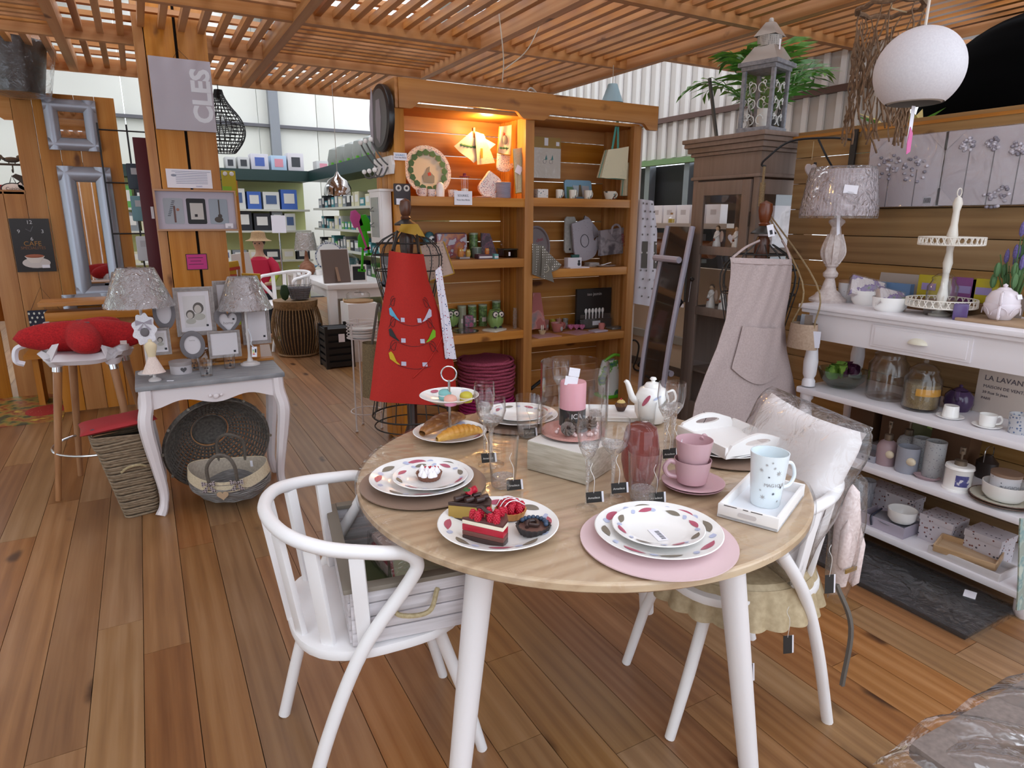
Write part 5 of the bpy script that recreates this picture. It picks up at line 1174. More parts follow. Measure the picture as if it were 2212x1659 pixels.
# hanging textiles
def cloth(name, label, pts, Y, mat, cat='cloth', wav=.008, edge=None, th=.004, group=None, nm='fabric'):
    """a hanging cloth outlined by its corners (clockwise from top-left), folded gently"""
    P3 = [PY(x, y, Y) for x, y in pts]; c = sum(P3, Vector())/len(P3); t = T(name, label, cat, c, 0, group)
    q = [(p-c) for p in P3]; a, b, d, e = q[0], q[1], q[2], q[3]
    def f(u, v):
        p = (a*(1-u)+b*u)*(1-v)+(e*(1-u)+d*u)*v; return (p.x, p.y-wav*sin(u*7+v*2)*(.3+.7*v), p.z)
    MB().sheet(f, 14, 12).b(nm, mat, t, solid=th, sm=60)
    if edge: MB().tube([Vector(f(*s))+Vector((0, -th/2, 0)) for s in [(0, i/8) for i in range(9)]+[(i/8, 1) for i in range(1, 9)]+[(1, 1-i/8) for i in range(1, 9)]], .0035, 5).b('piping', edge, t)
    return t, c, f
YH = YS+.2
t, c, f = cloth('pot_holder', 'diamond pot holder with leaf and flower print hanging on a peg', [(1020, 283), (1070, 312), (1022, 352), (979, 316)], YH, CREAMC, 'pot holder')
for k in range(7): p = Vector(f(.15+.1*k, .75-.06*k)); MB().ball(p+Vector((0, -.006, 0)), .014, 6, ry=.002, rz=.008).b('leaf_motif', LEAF, t)
MB().box((.0, 0, .08), (.012, .02, .06)).b('peg_loop', PINE_Z, t)
t, c, f = cloth('tea_towel', 'cream folded tea towel with yellow ribbon beside the diamond pot holder', [(1026, 284), (1045, 290), (1069, 352), (1030, 356)], YH-.02, fuzzy('cream_weave', '#c9bd98', '#dacfae', 160), 'towel'); MB().box2((-.02, -.012, -.06), (-.005, -.008, .0)).b('ribbon', MUST, t)
t, c, f = cloth('oven_mitt', 'cream pot holder with a duck print hanging by the post', [(1079, 274), (1105, 270), (1102, 336), (1073, 330)], YH-.05, CREAMC, 'mitt', edge=MUST); MB().ball((0, -.01, 0), .02, 8, ry=.003, rz=.03).b('duck_motif', P('#8a8880', .7), t); MB().ball((-.01, -.012, .035), .009, 6, ry=.003).b('red_motif', P('#b8402c', .6), t)
for k in range(4): MB().ball((-.03+.02*k, -.008, -.05), .012, 6, ry=.002, rz=.007).b('leaf_motif', LEAF, t)
def mitt(name, label, q, mat, th=.02, rz=0, tilt=0, group=None):
    c, w, h = q; t = T(name, label, 'oven mitt', (c.x, c.y, c.z), rz, group); t.rotation_euler = (0, R(tilt), R(rz))
    o = [(-.42, 1), (.3, 1), (.32, .6), (.36, .42), (.5, .5), (.62, .44), (.6, .3), (.4, .16), (.3, .06), (.1, 0), (-.2, 0), (-.42, .1), (-.48, .3), (-.45, .6)]
    pts = [Vector((x*w, z*h, 0)) for x, z in o]; pts = bez(pts+[pts[0]], 3)[:-1]
    MB().prism([(p.x, p.y) for p in pts], -th/2, th/2, XZ).b('glove', mat, t, bev=.006); return t
mitt('oven_mitt', 'flowered oven mitt hanging behind the duck pot holder', hq((1072, 330), (1106, 372), YH-.03), FLOR)
t, c, f = cloth('apron_bundle', 'cream wrapped cloth bundle with a square price tag leaning on the post', [(1107, 322), (1133, 318), (1133, 415), (1112, 418)], YS+.06, fuzzy('cream_weave', '#c9bd98', '#dacfae', 160), 'cloth', edge=MUST); MB().box((-.01, -.012, 0), (.045, .002, .05)).b('price_tag', CARD, t, rot=(0, R(25), 0))
mitt('oven_mitt', 'flowered mitt with leaf panel standing on a plate', (sp_(1045, 414, z, dmin=.1)+Vector((0, 0, .012)), .14, .15), FLOR, .03, tilt=35); 
p = sp_(1042, 416, z, dmin=.09); tag(MB().lathe([(.0001, 0), (.05, 0), (.062, .008), (.058, .009), (.0001, .004)], 32).b('small_dish', plain('pink_white', '#dccfd2', .3), None, p), 'pinkish oval dish under the flowered mitt', 'dish')
ps = sp_(1090, 418, z, dmin=.05)
for k in range(16): o = MB().lathe([(.0001, 0), (.042, 0), (.05, .004), (.047, .0055), (.0001, .003)], 28).b('saucer', plain('cool_white', '#c9c6d4', .3), None, (ps.x, ps.y+.015, z+k*.0062)); tag(o, 'white plate in the tall stack under the cream bundle', 'plate', 'stacked small plates')
def notice(label, tl, br, Y, lines):
    c, w, h = hq(tl, br, Y); t = T('paper_notice', label, 'notice', (c.x, Y, c.z)); MB().box((0, 0, h/2), (w, .0015, h)).b('sheet', CARD, t)
    for k, (s, q, col) in enumerate(lines): text(s, q, P(col, .6), t, (0, -.0012, h*(.66-.3*k)), name='print')
notice('white notice reading SOURIEZ clipped to the shelf edge', (981, 412), (1020, 443), YS-.004, (('SOURIEZ,', .018, '#3a3a46'), ('Vous êtes filmés', .0135, '#3a3a46')))
notice('small white notice with blue print on the shelf post', (850, 329), (879, 347), YS-.035, (('SOURIEZ,', .014, '#4a90c0'), ('Vous êtes filmés', .0105, '#3a3a56')))
# --- top shelf, second bay
z = SR[0]
c, w, h = hq((1152, 318), (1209, 386), YS+.25); t, w, h = flat('notepad_pack', 'cellophane pack of notepaper with cyclists on a hanging card', 'pack', (c, w, h), .012, plain('note_paper', '#d9cfc2', .6), 'paper')
MB().box((0, -.002, h+.035), (w, .004, .07)).b('header_card', P('#a5854a', .7), t); MB().box((-.01, -.006, h+.04), (.03, .002, .05)).b('hang_tab', CARD, t); MB().box((0, -.008, h*.5), (w*1.02, .002, h)).b('cellophane', FILM, t); MB().box((w*.38, -.006, h+.03), (.026, .001, .026)).b('price_label', CARD, t)
for k in range(2):
    MB().tube(arc((-.02+.05*k, -.007, h*.55), .013, 0, 360, 16, plane='xz')[:-1], .0012, 4, True).b('wheel_print', P('#8a7a78', .6), t); MB().prism([(-.02+.05*k, h*.6), (.0+.05*k, h*.62), (-.008+.05*k, h*.78)], .006, .007, XZ).b('rider_print', P('#3f8a86', .6), t)
p = sp_(1250, 412, z, .26, .2); t = T('picture_tray', 'blue tray printed with a street scene leaning on the shelf back', 'tray', (p.x, p.y, z)); t.rotation_euler = (R(-8), 0, 0)
MB().prism(rrect(.23, .13, .02), -.006, .006, XZ).b('tray', plain('sky_blue_tray', '#7fa6bd', .3), t, (0, 0, .068))
for k, (x, c_) in enumerate(((-.07, '#5a7a52'), (-.02, '#a8b4bc'), (.06, '#a9a6a8'))): MB().box((x, -.008, .055-.01*(k == 0)), (.06, .002, .08)).b('house_print', P(c_, .5), t)
MB().prism([(-.005, .02), (.03, .02), (.02, .1), (.005, .1)], .0095, .011, XZ).b('figure_print', P('#6a5a3e', .5), t)
p = sp_(1168, 419, z, dmin=.06); t = T('mug_box', 'small white printed gift box beside the post', 'box', p); MB().box((0, 0, .028), (.08, .06, .056)).b('carton', dots('print_card', '#d8d2cc', '#4a4a5a', '#7a9a96', 60, .22), t, bev=.002)
CYC = prints('cyclist_print', '#ddd6c8', ['#7a8f84', '#3f3f46', '#b8604a'], 22, .15, .56)
for px, r_, lab in ((1208, .024, 'slim printed mug next to the small gift box'), (1237, .026, 'slim printed mug, middle of three in front of the blue tray'), (1270, .028, 'slim printed mug closest to the big breakfast cup')): cup('printed_mug', lab, sp_(px, 417, z, dmin=.06), r_, .058, 10, CYC, .85, 'mug', GR, 1.1)
cup('breakfast_cup', 'wide breakfast cup with a cyclist print', sp_(1317, 423, z, dmin=.05), .045, .055, 5, CYC, .6, 'cup', GR)
TEAL = plain('teal_strap', '#4f9a8d', .7); BAGM = dots('dotted_bag', '#cfc4a4', '#6f8f80', None, 130, .18, .7, .2)
def bag(label, tl, tr, br, bl, Y, strap=None, mat=BAGM, th=.05):
    t, c, f = cloth('tote_bag', label, [tl, tr, br, bl], Y, mat, 'bag', .003, TEAL, th)
    if strap: a, b, d = [PY(*q, Y)-c for q in strap]; MB().tube(bez([a, b, d], 8), .009, 4).b('strap', TEAL, t)
    MB().tube(arc((0, -.035, -.03), .016, 0, 360, 14, plane='xz')[:-1], .0015, 4, True).b('wheel_print', P('#5a5a5e', .6), t); return t
bag('dotted cream bag hanging tilted by a teal strap', (1305, 325), (1349, 318), (1343, 388), (1288, 384), YS+.07, [(1322, 325), (1334, 262), (1335, 322)])
bag('dotted bag with teal edges leaning on the outer post', (1345, 353), (1374, 350), (1367, 422), (1338, 423), YS+.1)
# --- second shelf, first bay
z = SL[1]
c, w, h = hq((942, 500), (1008, 552), YS+.24); t, w, h = flat('printed_tin', 'wide tin tray with colourful fox and star print', 'tray', (Vector((c.x, c.y, z)), w, h), .02, prints('fox_print', '#b9b6c0', ['#8a4a5e', '#c07a4a', '#5a7a9a'], 14, .3, .46), bev=.006); MB().prism(rrect(w*1.06, h*1.08, .02), -.004, .004, XZ).b('rim', plain('plum', '#4a2434', .4), t, (0, .012, h/2))
p = sp_(929, 556, z, .3, .2); t = T('owl_clock', 'teal owl ornament with a big white eye half hidden by the red apron', 'ornament', (p.x, p.y, z)); MB().lathe([(.0001, 0), (.04, 0), (.05, .06), (.045, .13), (.02, .165), (.0001, .17)], 20, sy=.6).b('body', plain('owl_teal', '#3f6f78', .4), t); MB().ball((.006, -.03, .12), .024, 12, ry=.008).b('eye', PORC, t); MB().ball((.008, -.039, .12), .009, 8, ry=.004).b('pupil', INK, t)
GTIN = prints('green_tin', '#5f7a45', ['#7a9a58', '#4a5f38', '#8fae6a'], 30, .35, .42)
def tin(label, px, py, r_, h_, z, dmin=.1, mat=GTIN, lab=True):
    p = sp_(px, py, z, dmin=dmin); t = T('canister', label, 'canister', p, 0, GR); MB().lathe([(.0001, 0), (r_, 0), (r_, h_), (.0001, h_)], 24).b('body', mat, t); MB().lathe([(r_*1.03, h_*.93), (r_*1.03, h_), (.0001, h_+.001)], 24).b('lid', P('#9aa58e', .4), t)
    if lab: MB().lathe([(r_*1.01, h_*.22), (r_*1.01, h_*.42)], 12, a0=-125, a1=-65).b('label', P('#d8c9c4', .6), t)
tin('tall green leaf-patterned canister on the second shelf', 1023, 552, .03, .16, z, .15); tin('short glassy canister under the tall green one', 1030, 557, .032, .07, z, .08, plain('grey_glass_tin', '#6f7a70', .2))
def owl_s(label, px, py, s, z, col):
    p = sp_(px, py, z, dmin=.07); t = T('owl_figurine', label, 'figurine', p, 0, GR); MB().lathe([(.0001, 0), (.018*s, 0), (.022*s, .02*s), (.019*s, .045*s), (.012*s, .054*s), (.0001, .05*s)], 16).b('body', P(col, .4), t)
    for s_ in (-1, 1): MB().ball((s_*.008*s, -.017*s, .04*s), .006*s, 8, ry=.003*s).b('eye', P('#d8cf8a', .4), t); MB().lathe([(.006*s, 0), (.0001, .014*s)], 6, c=(s_*.012*s, 0, .048*s)).b('ear', P(col, .4), t)
owl_s('orange owl figurine beside the candle glass', 995, 555, 1.0, z+.018, '#b0702e'); owl_s('small green and orange owl figurine', 1011, 556, .8, z+.018, '#a8863a'); owl_s('tiny orange fox figurine on the plum box', 1052, 556, .7, z+.03, '#b86a2a')
for px, w, h, c_, lab in ((1000, .075, .018, '#9a8a84', 'low white box under the owl figurines'), (1045, .105, .03, '#5a3a44', 'long plum box with fox print'), (1068, .03, .032, '#5f9a98', 'small teal cube at the end of the plum box')): p = sp_(px, 559, z, dmin=.05); t = T('gift_box', lab, 'box', p, 0, GR); MB().box((0, 0, h/2), (w, .06, h)).b('carton', P(c_, .6), t, bev=.002); MB().box((0, -.031, h*.4), (w*.9, .001, h*.4)).b('label', P('#d0ccd0', .6), t)
p = sp_(976, 557, z, dmin=.1); t = T('candle_glass', 'small clear tealight glass in front of the fox tray', 'candle holder', p); MB().lathe([(.015, 0), (.006, .01), (.006, .03), (.022, .04), (.022, .07), (.02, .07), (.0001, .042)], 18).b('glass', GLASS, t)
c, w, h = hq((1040, 503), (1073, 552), YS+.22); t, c, f = cloth('napkin_pack', 'dark patterned napkin pack leaning on the shelf back', [(1038, 503), (1056, 504), (1073, 553), (1038, 553)], YS+.24, prints('dark_paisley', '#4f4048', ['#6a5560', '#7a4a5a', '#3a4a5a'], 30), 'napkins', .0, None, .015)
p = sp_(1083, 540, z, .3, .12); t = T('tiny_teapot', 'tiny glass teapot on a dark box by the post', 'teapot', (p.x, p.y, z+.06)); MB().ball((0, 0, .02), .02, 14, rz=.018).lathe([(.006, .036), (.004, .044), (.0001, .046)], 8).tube([(.018, 0, .02), (.036, 0, .034)], .004, 6).b('body', GLASS, t)
p = sp_(1096, 556, z, dmin=.07); t = T('glass_box', 'flat smoked glass box beside the post', 'box', p); MB().box((0, 0, .025), (.1, .09, .05)).b('glass', glass('smoked_glass', (.5, .52, .48, 1), 1.2), t); MB().box((0, 0, .055), (.11, .1, .006)).b('lid', plain('smoked_lid', '#3a3c36', .3), t); MB().box((-.01, -.047, .025), (.014, .001, .026)).b('price_label', CARD, t)
# --- second shelf, second bay
z = SR[1]
c, w, h = hq((1132, 456), (1188, 545), YS+.28); t = T('oval_tray', 'grey oval tray with red lettering leaning on the shelf back', 'tray', (c.x, c.y, z)); t.rotation_euler = (R(-6), 0, 0)
MB().lathe([(.0001, 0), (w*.47, 0), (w*.5, .016), (w*.46, .016), (w*.43, .004), (.0001, .004)], 36, MT((0, 0, h/2)) @ MR(R(90), 4, 'X') @ Matrix.Diagonal((1, h/w, 1, 1))).b('tray', plain('grey_tray', '#85797a', .4), t); text('chat', .035, P('#b0344a', .5), t, (.03, -.006, h*.66), (R(90), R(-15), 0), name='print')
p = sp_(1160, 575, z, .3, .14); t = T('printed_candle', 'white candle box with a black cat print', 'box', p); MB().box((0, 0, .06), (.075, .06, .12)).b('carton', P('#cfc8cc', .5), t, bev=.003); MB().ball((.012, -.031, .085), .008, 8, ry=.001).box((.012, -.031, .07), (.014, .001, .022)).ball((.022, -.031, .03), .008, 8, ry=.001).b('cat_print', INK, t)
POLK = dots('grey_polka', '#6f695f', '#d8d4cc', None, 62, .26, .8, .0)
t, c, f = cloth('polka_napkin', 'grey polka-dot cloth draped over the shelf edge in points', [(1150, 526), (1176, 532), (1196, 610), (1148, 592)], YS-.012, POLK, 'cloth', .012); 
t2_ = cloth('polka_napkin', 'plain-lined corner of polka-dot cloth spreading sideways', [(1172, 534), (1213, 572), (1204, 582), (1168, 596)], YS-.02, POLK, 'cloth', .008)
MB().tube(bez([(.04, 0, .0), (.06, -.01, -.05), (.03, -.01, -.07), (.01, 0, -.04)], 6), .0015, 4).b('tag_cord', P('#c9c0a8', .7), t)
c, w, h = hq((1220, 468), (1241, 546), YS+.26); t = T('thermometer', 'long white wooden thermometer board hanging on the shelf back', 'thermometer', (c.x, c.y, c.z)); MB().prism([(-w/2, .02), (-w/2+.012, 0), (w/2-.012, 0), (w/2, .02), (w/2, h-.02), (w/2-.012, h), (-w/2+.012, h), (-w/2, h-.02)], -.006, .006, XZ).b('board', fuzzy('chalky', '#a49f98', '#b9b4ac', 50), t); MB().ball((0, -.007, h*.1), .008, 8, ry=.001).b('cat_print', INK, t); MB().box((0, -.007, h*.5), (.002, .001, h*.5)).b('scale_print', P('#6a6a70', .6), t)
t, c, f = cloth('pot_holder', 'white pot holder with black dotted border behind the cat mitt', [(1262, 466), (1270, 470), (1296, 505), (1240, 545)], YS+.25, dots('white_speck', '#aaa3aa', '#3a3a40', None, 60, .1, .8), 'pot holder', .0, P('#2c2a2e', .8), .012)
tm = mitt('oven_mitt', 'white oven mitt with a cat medallion tilted on the shelf back', hq((1244, 475), (1296, 560), YS+.2), dots('white_speck', '#aaa3aa', '#3a3a40', None, 60, .1, .8), .02, 0, -12); MB().tube([(.035*cos(R(a))-.01, -.013, .14+.045*sin(R(a))) for a in range(0, 360, 20)], .002, 5, True).b('medallion_print', INK, tm)
t, c, f = cloth('shopping_bag', 'grey tote bag with red lettering and a photo of a cat', [(1297, 498), (1361, 490), (1363, 545), (1297, 553)], YS+.13, prints('cat_photo', '#8d8488', ['#6f686e', '#9a9296', '#585258'], 9, .6, .45), 'bag', .004, None, .03); text('chat !', .04, P('#a03048', .6), t, (.055, -.02, .012), (R(90), R(80), 0), name='print')
MB().tube(bez([(-.04, 0, .05), (-.035, 0, .1), (0, 0, .12), (.035, 0, .1), (.04, 0, .05)], 6), .008, 6).b('handle', P('#9a9298', .8), t)
p = sp_(1237, 581, z, dmin=.09); t = T('card_set', 'white card box with a black cat on the second shelf', 'box', p); MB().box((0, 0, .035), (.115, .05, .07)).b('carton', P('#cdc6cb', .6), t, bev=.002); MB().ball((.035, -.026, .026), .013, 10, ry=.001).box((.035, -.026, .045), (.018, .001, .014)).b('cat_print', INK, t); MB().box((.01, -.01, .08), (.06, .02, .02)).b('green_card', P('#1f4a44', .6), t)
tag(MB().box((0, 0, .004), (.16, .09, .008)).b('flat_tray', plain('pink_white', '#dccfd2', .3), None, sp_(1245, 586, z, dmin=.05), (0, 0, 0), bev=.003), 'flat pinkish tray under the cat card box', 'tray')
for k in range(4): tag(MB().prism(rrect(.1-.004*k, .09, .02), 0, .005).b('square_plate', P('#b5aca8', .3), None, sp_(1278, 578, z, .26, .16)+Vector((0, 0, k*.007))), 'square white plate in the low stack behind the spoon dish', 'plate', 'square plates')
p = sp_(1309, 583, z, dmin=.07); t = T('spoon_dish', 'oval dish with a white spoon resting across it', 'dish', p); MB().lathe([(.0001, 0), (.06, 0), (.085, .01), (.08, .011), (.0001, .004)], 32, sy=.6).b('dish', P('#c0b4ae', .3), t); MB().tube([(-.03, 0, .014), (.05, .01, .028)], .003, 6).ball((-.035, 0, .013), .012, 8, rz=.004).b('spoon', PORC, t)
# --- third shelf, first bay
z = SL[2]
OWLG = plain('owl_green', '#7f9a58', .2)
def owl_jar(label, px, py):
    p = sp_(px, py, z+.015, dmin=.09); t = T('owl_jar', label, 'jar', p, 0, 'green owl jars'); prof = [(.0001, 0), (.035, 0), (.052, .03), (.055, .06), (.046, .095), (.04, .115), (.03, .112)]
    v = MB()
    v.sheet(lambda u, w: (lambda i: ((prof[i][0]*(1+.035*abs(sin(12*pi*u))))*cos(TAU*u), (prof[i][0]*(1+.035*abs(sin(12*pi*u))))*sin(TAU*u), prof[i][1]))(int(round(w*6))), 48, 6, cu=True); v.b('body', OWLG, t)
    for s in (-1, 1):
        MB().lathe([(.018, 0), (.021, .003), (.024, 0)], 20, MT((s*.021, -.046, .09)) @ MR(R(80), 4, 'X')).b('eye_ring', INK, t); MB().ball((s*.021, -.046, .09), .018, 12, ry=.005).b('eye', P('#d8c9c0', .3), t); MB().ball((s*.021, -.052, .09), .006, 8, ry=.003).b('pupil', INK, t); MB().ball((s*.02, -.04, .004), .011, 8, rz=.006).b('foot', INK, t)
    MB().lathe([(.007, 0), (.0001, .014)], 6, MT((0, -.05, .082)) @ MR(R(180), 4, 'X')).b('beak', INK, t); return t
owl_jar('green ceramic owl jar with big ringed eyes on a square plate', 1070, 706); owl_jar('green ceramic owl jar peeking from behind the red apron', 974, 704)
tag(MB().prism(rrect(.15, .12, .02), 0, .012).b('square_plate', P('#c9c2b6', .2), None, sp_(1068, 714, z, dmin=.06), (0, 0, R(30)), bev=.004), 'square cream plate under the green owl jar', 'plate')
for k, (px, h_) in enumerate(((998, .15), (1020, .15), (1043, .15), (1072, .17))): tin(('pale green owl-print canister, first of the row', 'green leaf canister, second of the row', 'green leaf canister, third of the row', 'green canister behind the owl jar')[k], px, 700, .03, h_, z, .24, GTIN if k else plain('pale_tin', '#93937a', .35))
tag(MB().lathe([(.0001, 0), (.085, 0), (.088, .006), (.0001, .006)], 36).b('glass_plate', glass('grey_glass', (.55, .62, .6, 1), 1.2, .05, 0, .15, hx('#7a8a86')), None, sp_(1006, 716, z, dmin=.07)), 'round grey glass plate in front of the owl jars', 'plate')
p = sp_(1011, 706, z+.007, dmin=.12); t = T('wrapped_candle', 'mauve square candle with bright owl prints', 'candle', p); MB().box((0, 0, .04), (.065, .05, .08)).b('wax', prints('owl_prints', '#6f626c', ['#8a7a88', '#c04a7a', '#4a8a7a'], 40), t, bev=.004)
tag(MB().box((0, 0, .015), (.09, .05, .03)).b('clear_box', GLASS, None, sp_(997, 720, z+.007, dmin=.05)), 'low clear plastic box on the round glass plate', 'box')
for k in range(3): p = sp_(1112+7*k, 712, z, dmin=.1+.06*k); t = T('glass_bottle', ('slim clear glass bottle nearest the post, first of three', 'slim clear glass bottle, second of three', 'slim clear glass bottle, third of three')[k], 'bottle', p, 0, 'slim bottles'); MB().lathe([(.0001, .001), (.014, 0), (.014, .1), (.012, .13), (.012, .14)], 14).b('body', CRYS, t)
# --- third shelf, second bay
z = SR[2]
CORAL = plain('coral_pink', '#b9726c', .35)
t, c, f = cloth('pink_board', 'tall coral pink board with a rabbit print by the post', [(1150, 632), (1166, 632), (1178, 708), (1146, 712)], YS+.2, prints('rabbit_pink', '#b06a66', ['#c98a84', '#8a8488'], 7, .4, .55), 'board', .0, None, .01)
for k, (px, c_) in enumerate(((1180, '#a8746a'), (1194, '#a89a3a'), (1207, '#a8746a'), (1221, '#8a8682'))): p = sp_(px, 702, z, .3, .22); t = T('egg_cup', ('coral beaker with rabbit print, first of the row', 'yellow beaker with rabbit print', 'coral beaker with rabbit print, third of the row', 'grey beaker with rabbit print')[k], 'beaker', p, 0, 'rabbit beakers'); MB().lathe([(.0001, 0), (.018, 0), (.021, .075), (.019, .075), (.0001, .004)], 18).b('body', P(c_, .35), t); MB().ball((0, -.021, .03), .009, 8, ry=.002, rz=.014).b('rabbit_print', P('#a8a6a6', .5), t)
t = cup('breakfast_cup', 'wide coral cup with a grey rabbit print', sp_(1204, 716, z, dmin=.08), .05, .065, 10, CORAL, .62, 'cup', GR); MB().ball((0, -.045, .024), .012, 8, ry=.003, rz=.018).b('rabbit_print', P('#a9a7a9', .5), t); MB().tube([(.01, .0, .02), (.03, .01, .1)], .0035, 6).b('spoon_stick', P('#b08a6a', .6), t)
p = sp_(1171, 723, z, dmin=.05); t = T('egg_cup', 'cream egg cup with white rabbit ears', 'egg cup', p); MB().lathe([(.0001, 0), (.016, 0), (.028, .03), (.026, .03), (.0001, .008)], 20).b('cup', P('#cdb48c', .4), t)
for s in (-1, 1): MB().ball((s*.007, 0, .05), .005, 8, rz=.022).b('ear', P('#d9cfc0', .4), t)
for k in range(3): p = sp_(1232+12*k, 713, z, dmin=.15); t = T('heart_box', ('pink heart-shaped box, first of three', 'pink heart-shaped box, middle of three', 'pink heart-shaped box, third of three')[k], 'box', p, 0, 'pink hearts'); MB().prism([(16*sin(R(a))**3*.0014, (13*cos(R(a))-5*cos(R(2*a))-2*cos(R(3*a))-cos(R(4*a)))*.0014+.026) for a in range(0, 360, 12)], -.012, .012, XZ).b('heart', P('#b8688e', .5), t)
c, w, h = hq((1245, 630), (1316, 703), YS+.24); t, w, h = flat('spoon_display', 'black counter display with six white spoons', 'display', (Vector((c.x, c.y, z)), w, h+.02), .02, plain('black_board', '#26211f', .5), 'backboard'); text('teo jasmin', .032, P('#b9b5b2', .5), t, (0, -.0115, h*.86), name='lettering')
for k in range(6): o = MB().ball((0, 0, .11), .013, 10, ry=.004, rz=.02).tube([(0, 0, .095), (0, 0, .02)], [.005, .0035], 6).b('spoon', PORC, t, (-.078+.031*k, -.018, .02))
MB().box((0, -.03, .035), (w*.9, .03, .07)).b('box_front', plain('black_board', '#26211f', .5), t); MB().box((.0, -.047, .04), (.07, .002, .032)).b('price_card', CARD, t); MB().box((0, -.05, .06), (w*.95, .001, .1)).b('cellophane', FILM, t)
cup('espresso_cup', 'small coral espresso cup with a rabbit print', sp_(1299, 711, z+.012, dmin=.07), .022, .045, 5, CORAL, .9, 'cup', GR)
tag(MB().prism(rrect(.13, .09, .015), 0, .012).b('small_tray', P('#b3a2ae', .35), None, sp_(1292, 716, z, dmin=.06), (0, 0, R(8)), bev=.004), 'small mauve tray under the espresso cup', 'tray')
tag(MB().box((0, 0, .008), (.11, .08, .016)).b('tin_box', plain('grey_tin', '#8f8f8c', .35, .6), None, sp_(1328, 710, z, .2, .1), bev=.003), 'flat grey tin box near the outer post', 'box')
for k, (px, rz_) in enumerate(((1175, 4), (1248, 14))): tag(MB().box((0, 0, .002), (.2-.02*k, .15, .004)).b('place_mat', P('#b98a86', .4), None, sp_(px, 726, z, .1, .085), (0, 0, R(rz_))), ('coral place mat under the egg cup', 'coral place mat lying askew beside the wide cup')[k], 'place mat')
# --- bottom: stack of woven pink place mats, pan and lunch bag
z = SL[3]; c = PZ(1050, 870, z); c = Vector((PY(1051, 800, YS+.18).x, YS+.19, z)); rm = mm(c, 60)
rn = random.Random(9); PMA = fuzzy('rose_jute', '#7d2c42', '#b04a64', 140, .8, .8); PMB = fuzzy('fuchsia_jute', '#7a0f44', '#b0186a', 140, .8, .8)
ztop = PY(1050, 775, YS+.1).z; nm_ = 17
def matmesh(m):
    b = MB(); [b.tube([(q*rm*cos(TAU*i/36), q*rm*sin(TAU*i/36), .009+.002*sin(i*5)) for i in range(36)], .0105, 5, True) for q in (.97, .82)]
    b.lathe([(.0001, .002), (rm*.85, .002), (rm*.85, .016), (.0001, .017)], 36); return b.mesh('mat', m)
mA, mB = matmesh(PMA), matmesh(PMB)
for k in range(nm_):
    o = ob('woven_mat', mB if k < 6 else mA, None, (c.x+rn.uniform(-.008, .008), c.y+rn.uniform(-.006, .006), z+.003+k*(ztop-z-.015)/nm_), (0, 0, rn.random()*6)); o.scale = (1, 1, 1.0)
    tag(o, 'fuchsia woven round place mat low in the stack' if k < 6 else ('topmost dusty rose woven round place mat' if k == nm_-1 else 'dusty rose woven round place mat in the stack'), 'place mat', 'stacked woven place mats')
z = SR[3]; p = Vector((XM+.14, YS+.2, z)); t = T('frying_pan', 'pan with a long black handle behind the glass cylinder', 'pan', p); MB().lathe([(.0001, 0), (.1, 0), (.12, .05), (.115, .05), (.098, .005), (.0001, .005)], 36).b('body', P('#8a8386', .25, .3), t); MB().tube([(-.06, -.1, .16), (.08, -.05, .21)], .013, 10).b('handle', BLACK, t); MB().lathe([(.12, .052), (.06, .075), (.0001, .08)], 30).b('lid', plain('pan_lid', '#b9aeb4', .2), t)
p = Vector((PY(1318, 830, YS+.15).x, YS+.15, z)); t = T('lunch_bag', 'white lunch bag with green leaves and lime edges', 'bag', p); 
MB().sheet(lambda u, v: ((.085+.03*sin(pi*v))*cos(TAU*u), .07*sin(TAU*u)*(1-.6*v), .29*v), 28, 8, cu=True).b('bag_body', prints('leafy_white', '#d8dcd8', ['#6fae3a', '#3a6a7a', '#8ac04a'], 9, .6, .56), t); MB().box((0, 0, .012), (.2, .15, .024)).b('lime_base', P('#5fc02a', .6), t, bev=.008); MB().tube(bez([(-.08, -.02, .29), (.0, -.04, .335), (.1, -.03, .3), (.12, -.02, .25)], 6), .012, 6).b('lime_handle', P('#7ac83a', .6), t)
sh('plinth', (XM, YS+.01, 0), (XRR, YS+.03, .08), PINE_X); sh('plinth', (XL, YS+.01, 0), (XM, YS+.03, .08), PINE_X)
# ================================================================ on the shelf's side (faces -x)
XSD = XL-.045
def sdq(px, py, x=None): return PX(px, py, XSD if x is None else x)
SD = Matrix(((0, 0, -1, 0), (-1, 0, 0, 0), (0, 1, 0, 0), (0, 0, 0, 1)))   # outline drawn upright on a face looking to -x
c = sdq(838, 252, XSD-.02); t = T('film_clock', 'round black clock with a pale portrait on the shelf side', 'clock', (XSD-.01, YS+.11, c.z)); rr_ = mm(c, 70)
MB().prism([(rr_*cos(R(a)), rr_*sin(R(a))) for a in range(0, 360, 8)], 0, .035, SD).b('case', plain('black_gloss', '#131012', .3), t, bev=.006); MB().prism([(rr_*.86*cos(R(a))*.95, rr_*.86*sin(R(a))) for a in range(0, 360, 8)], .035, .037, SD).b('face', P('#4f4a48', .4), t)
MB().prism([(-.03, .1), (.03, .1), (.05, 0), (.02, -.14), (-.04, -.1), (-.05, 0)], .037, .039, SD).b('portrait_print', P('#8d8488', .5), t); MB().prism([(-rr_*.86, .05), (-rr_*.6, .18), (-rr_*.5, .14), (-rr_*.6, -.2), (-rr_*.8, -.15)], .037, .039, SD).b('pale_band', P('#a89fa8', .5), t)
c = sdq(822, 362); t = T('coat_hooks', 'white coat-hook board with three iron hooks and china knobs', 'coat rack', (XSD-.005, YS+.14, c.z)); MB().prism([(-.17, -.05), (.15, -.05), (.17, 0), (.15, .05), (-.17, .05)], 0, .018, SD).b('board', WHITE, t, bev=.003)
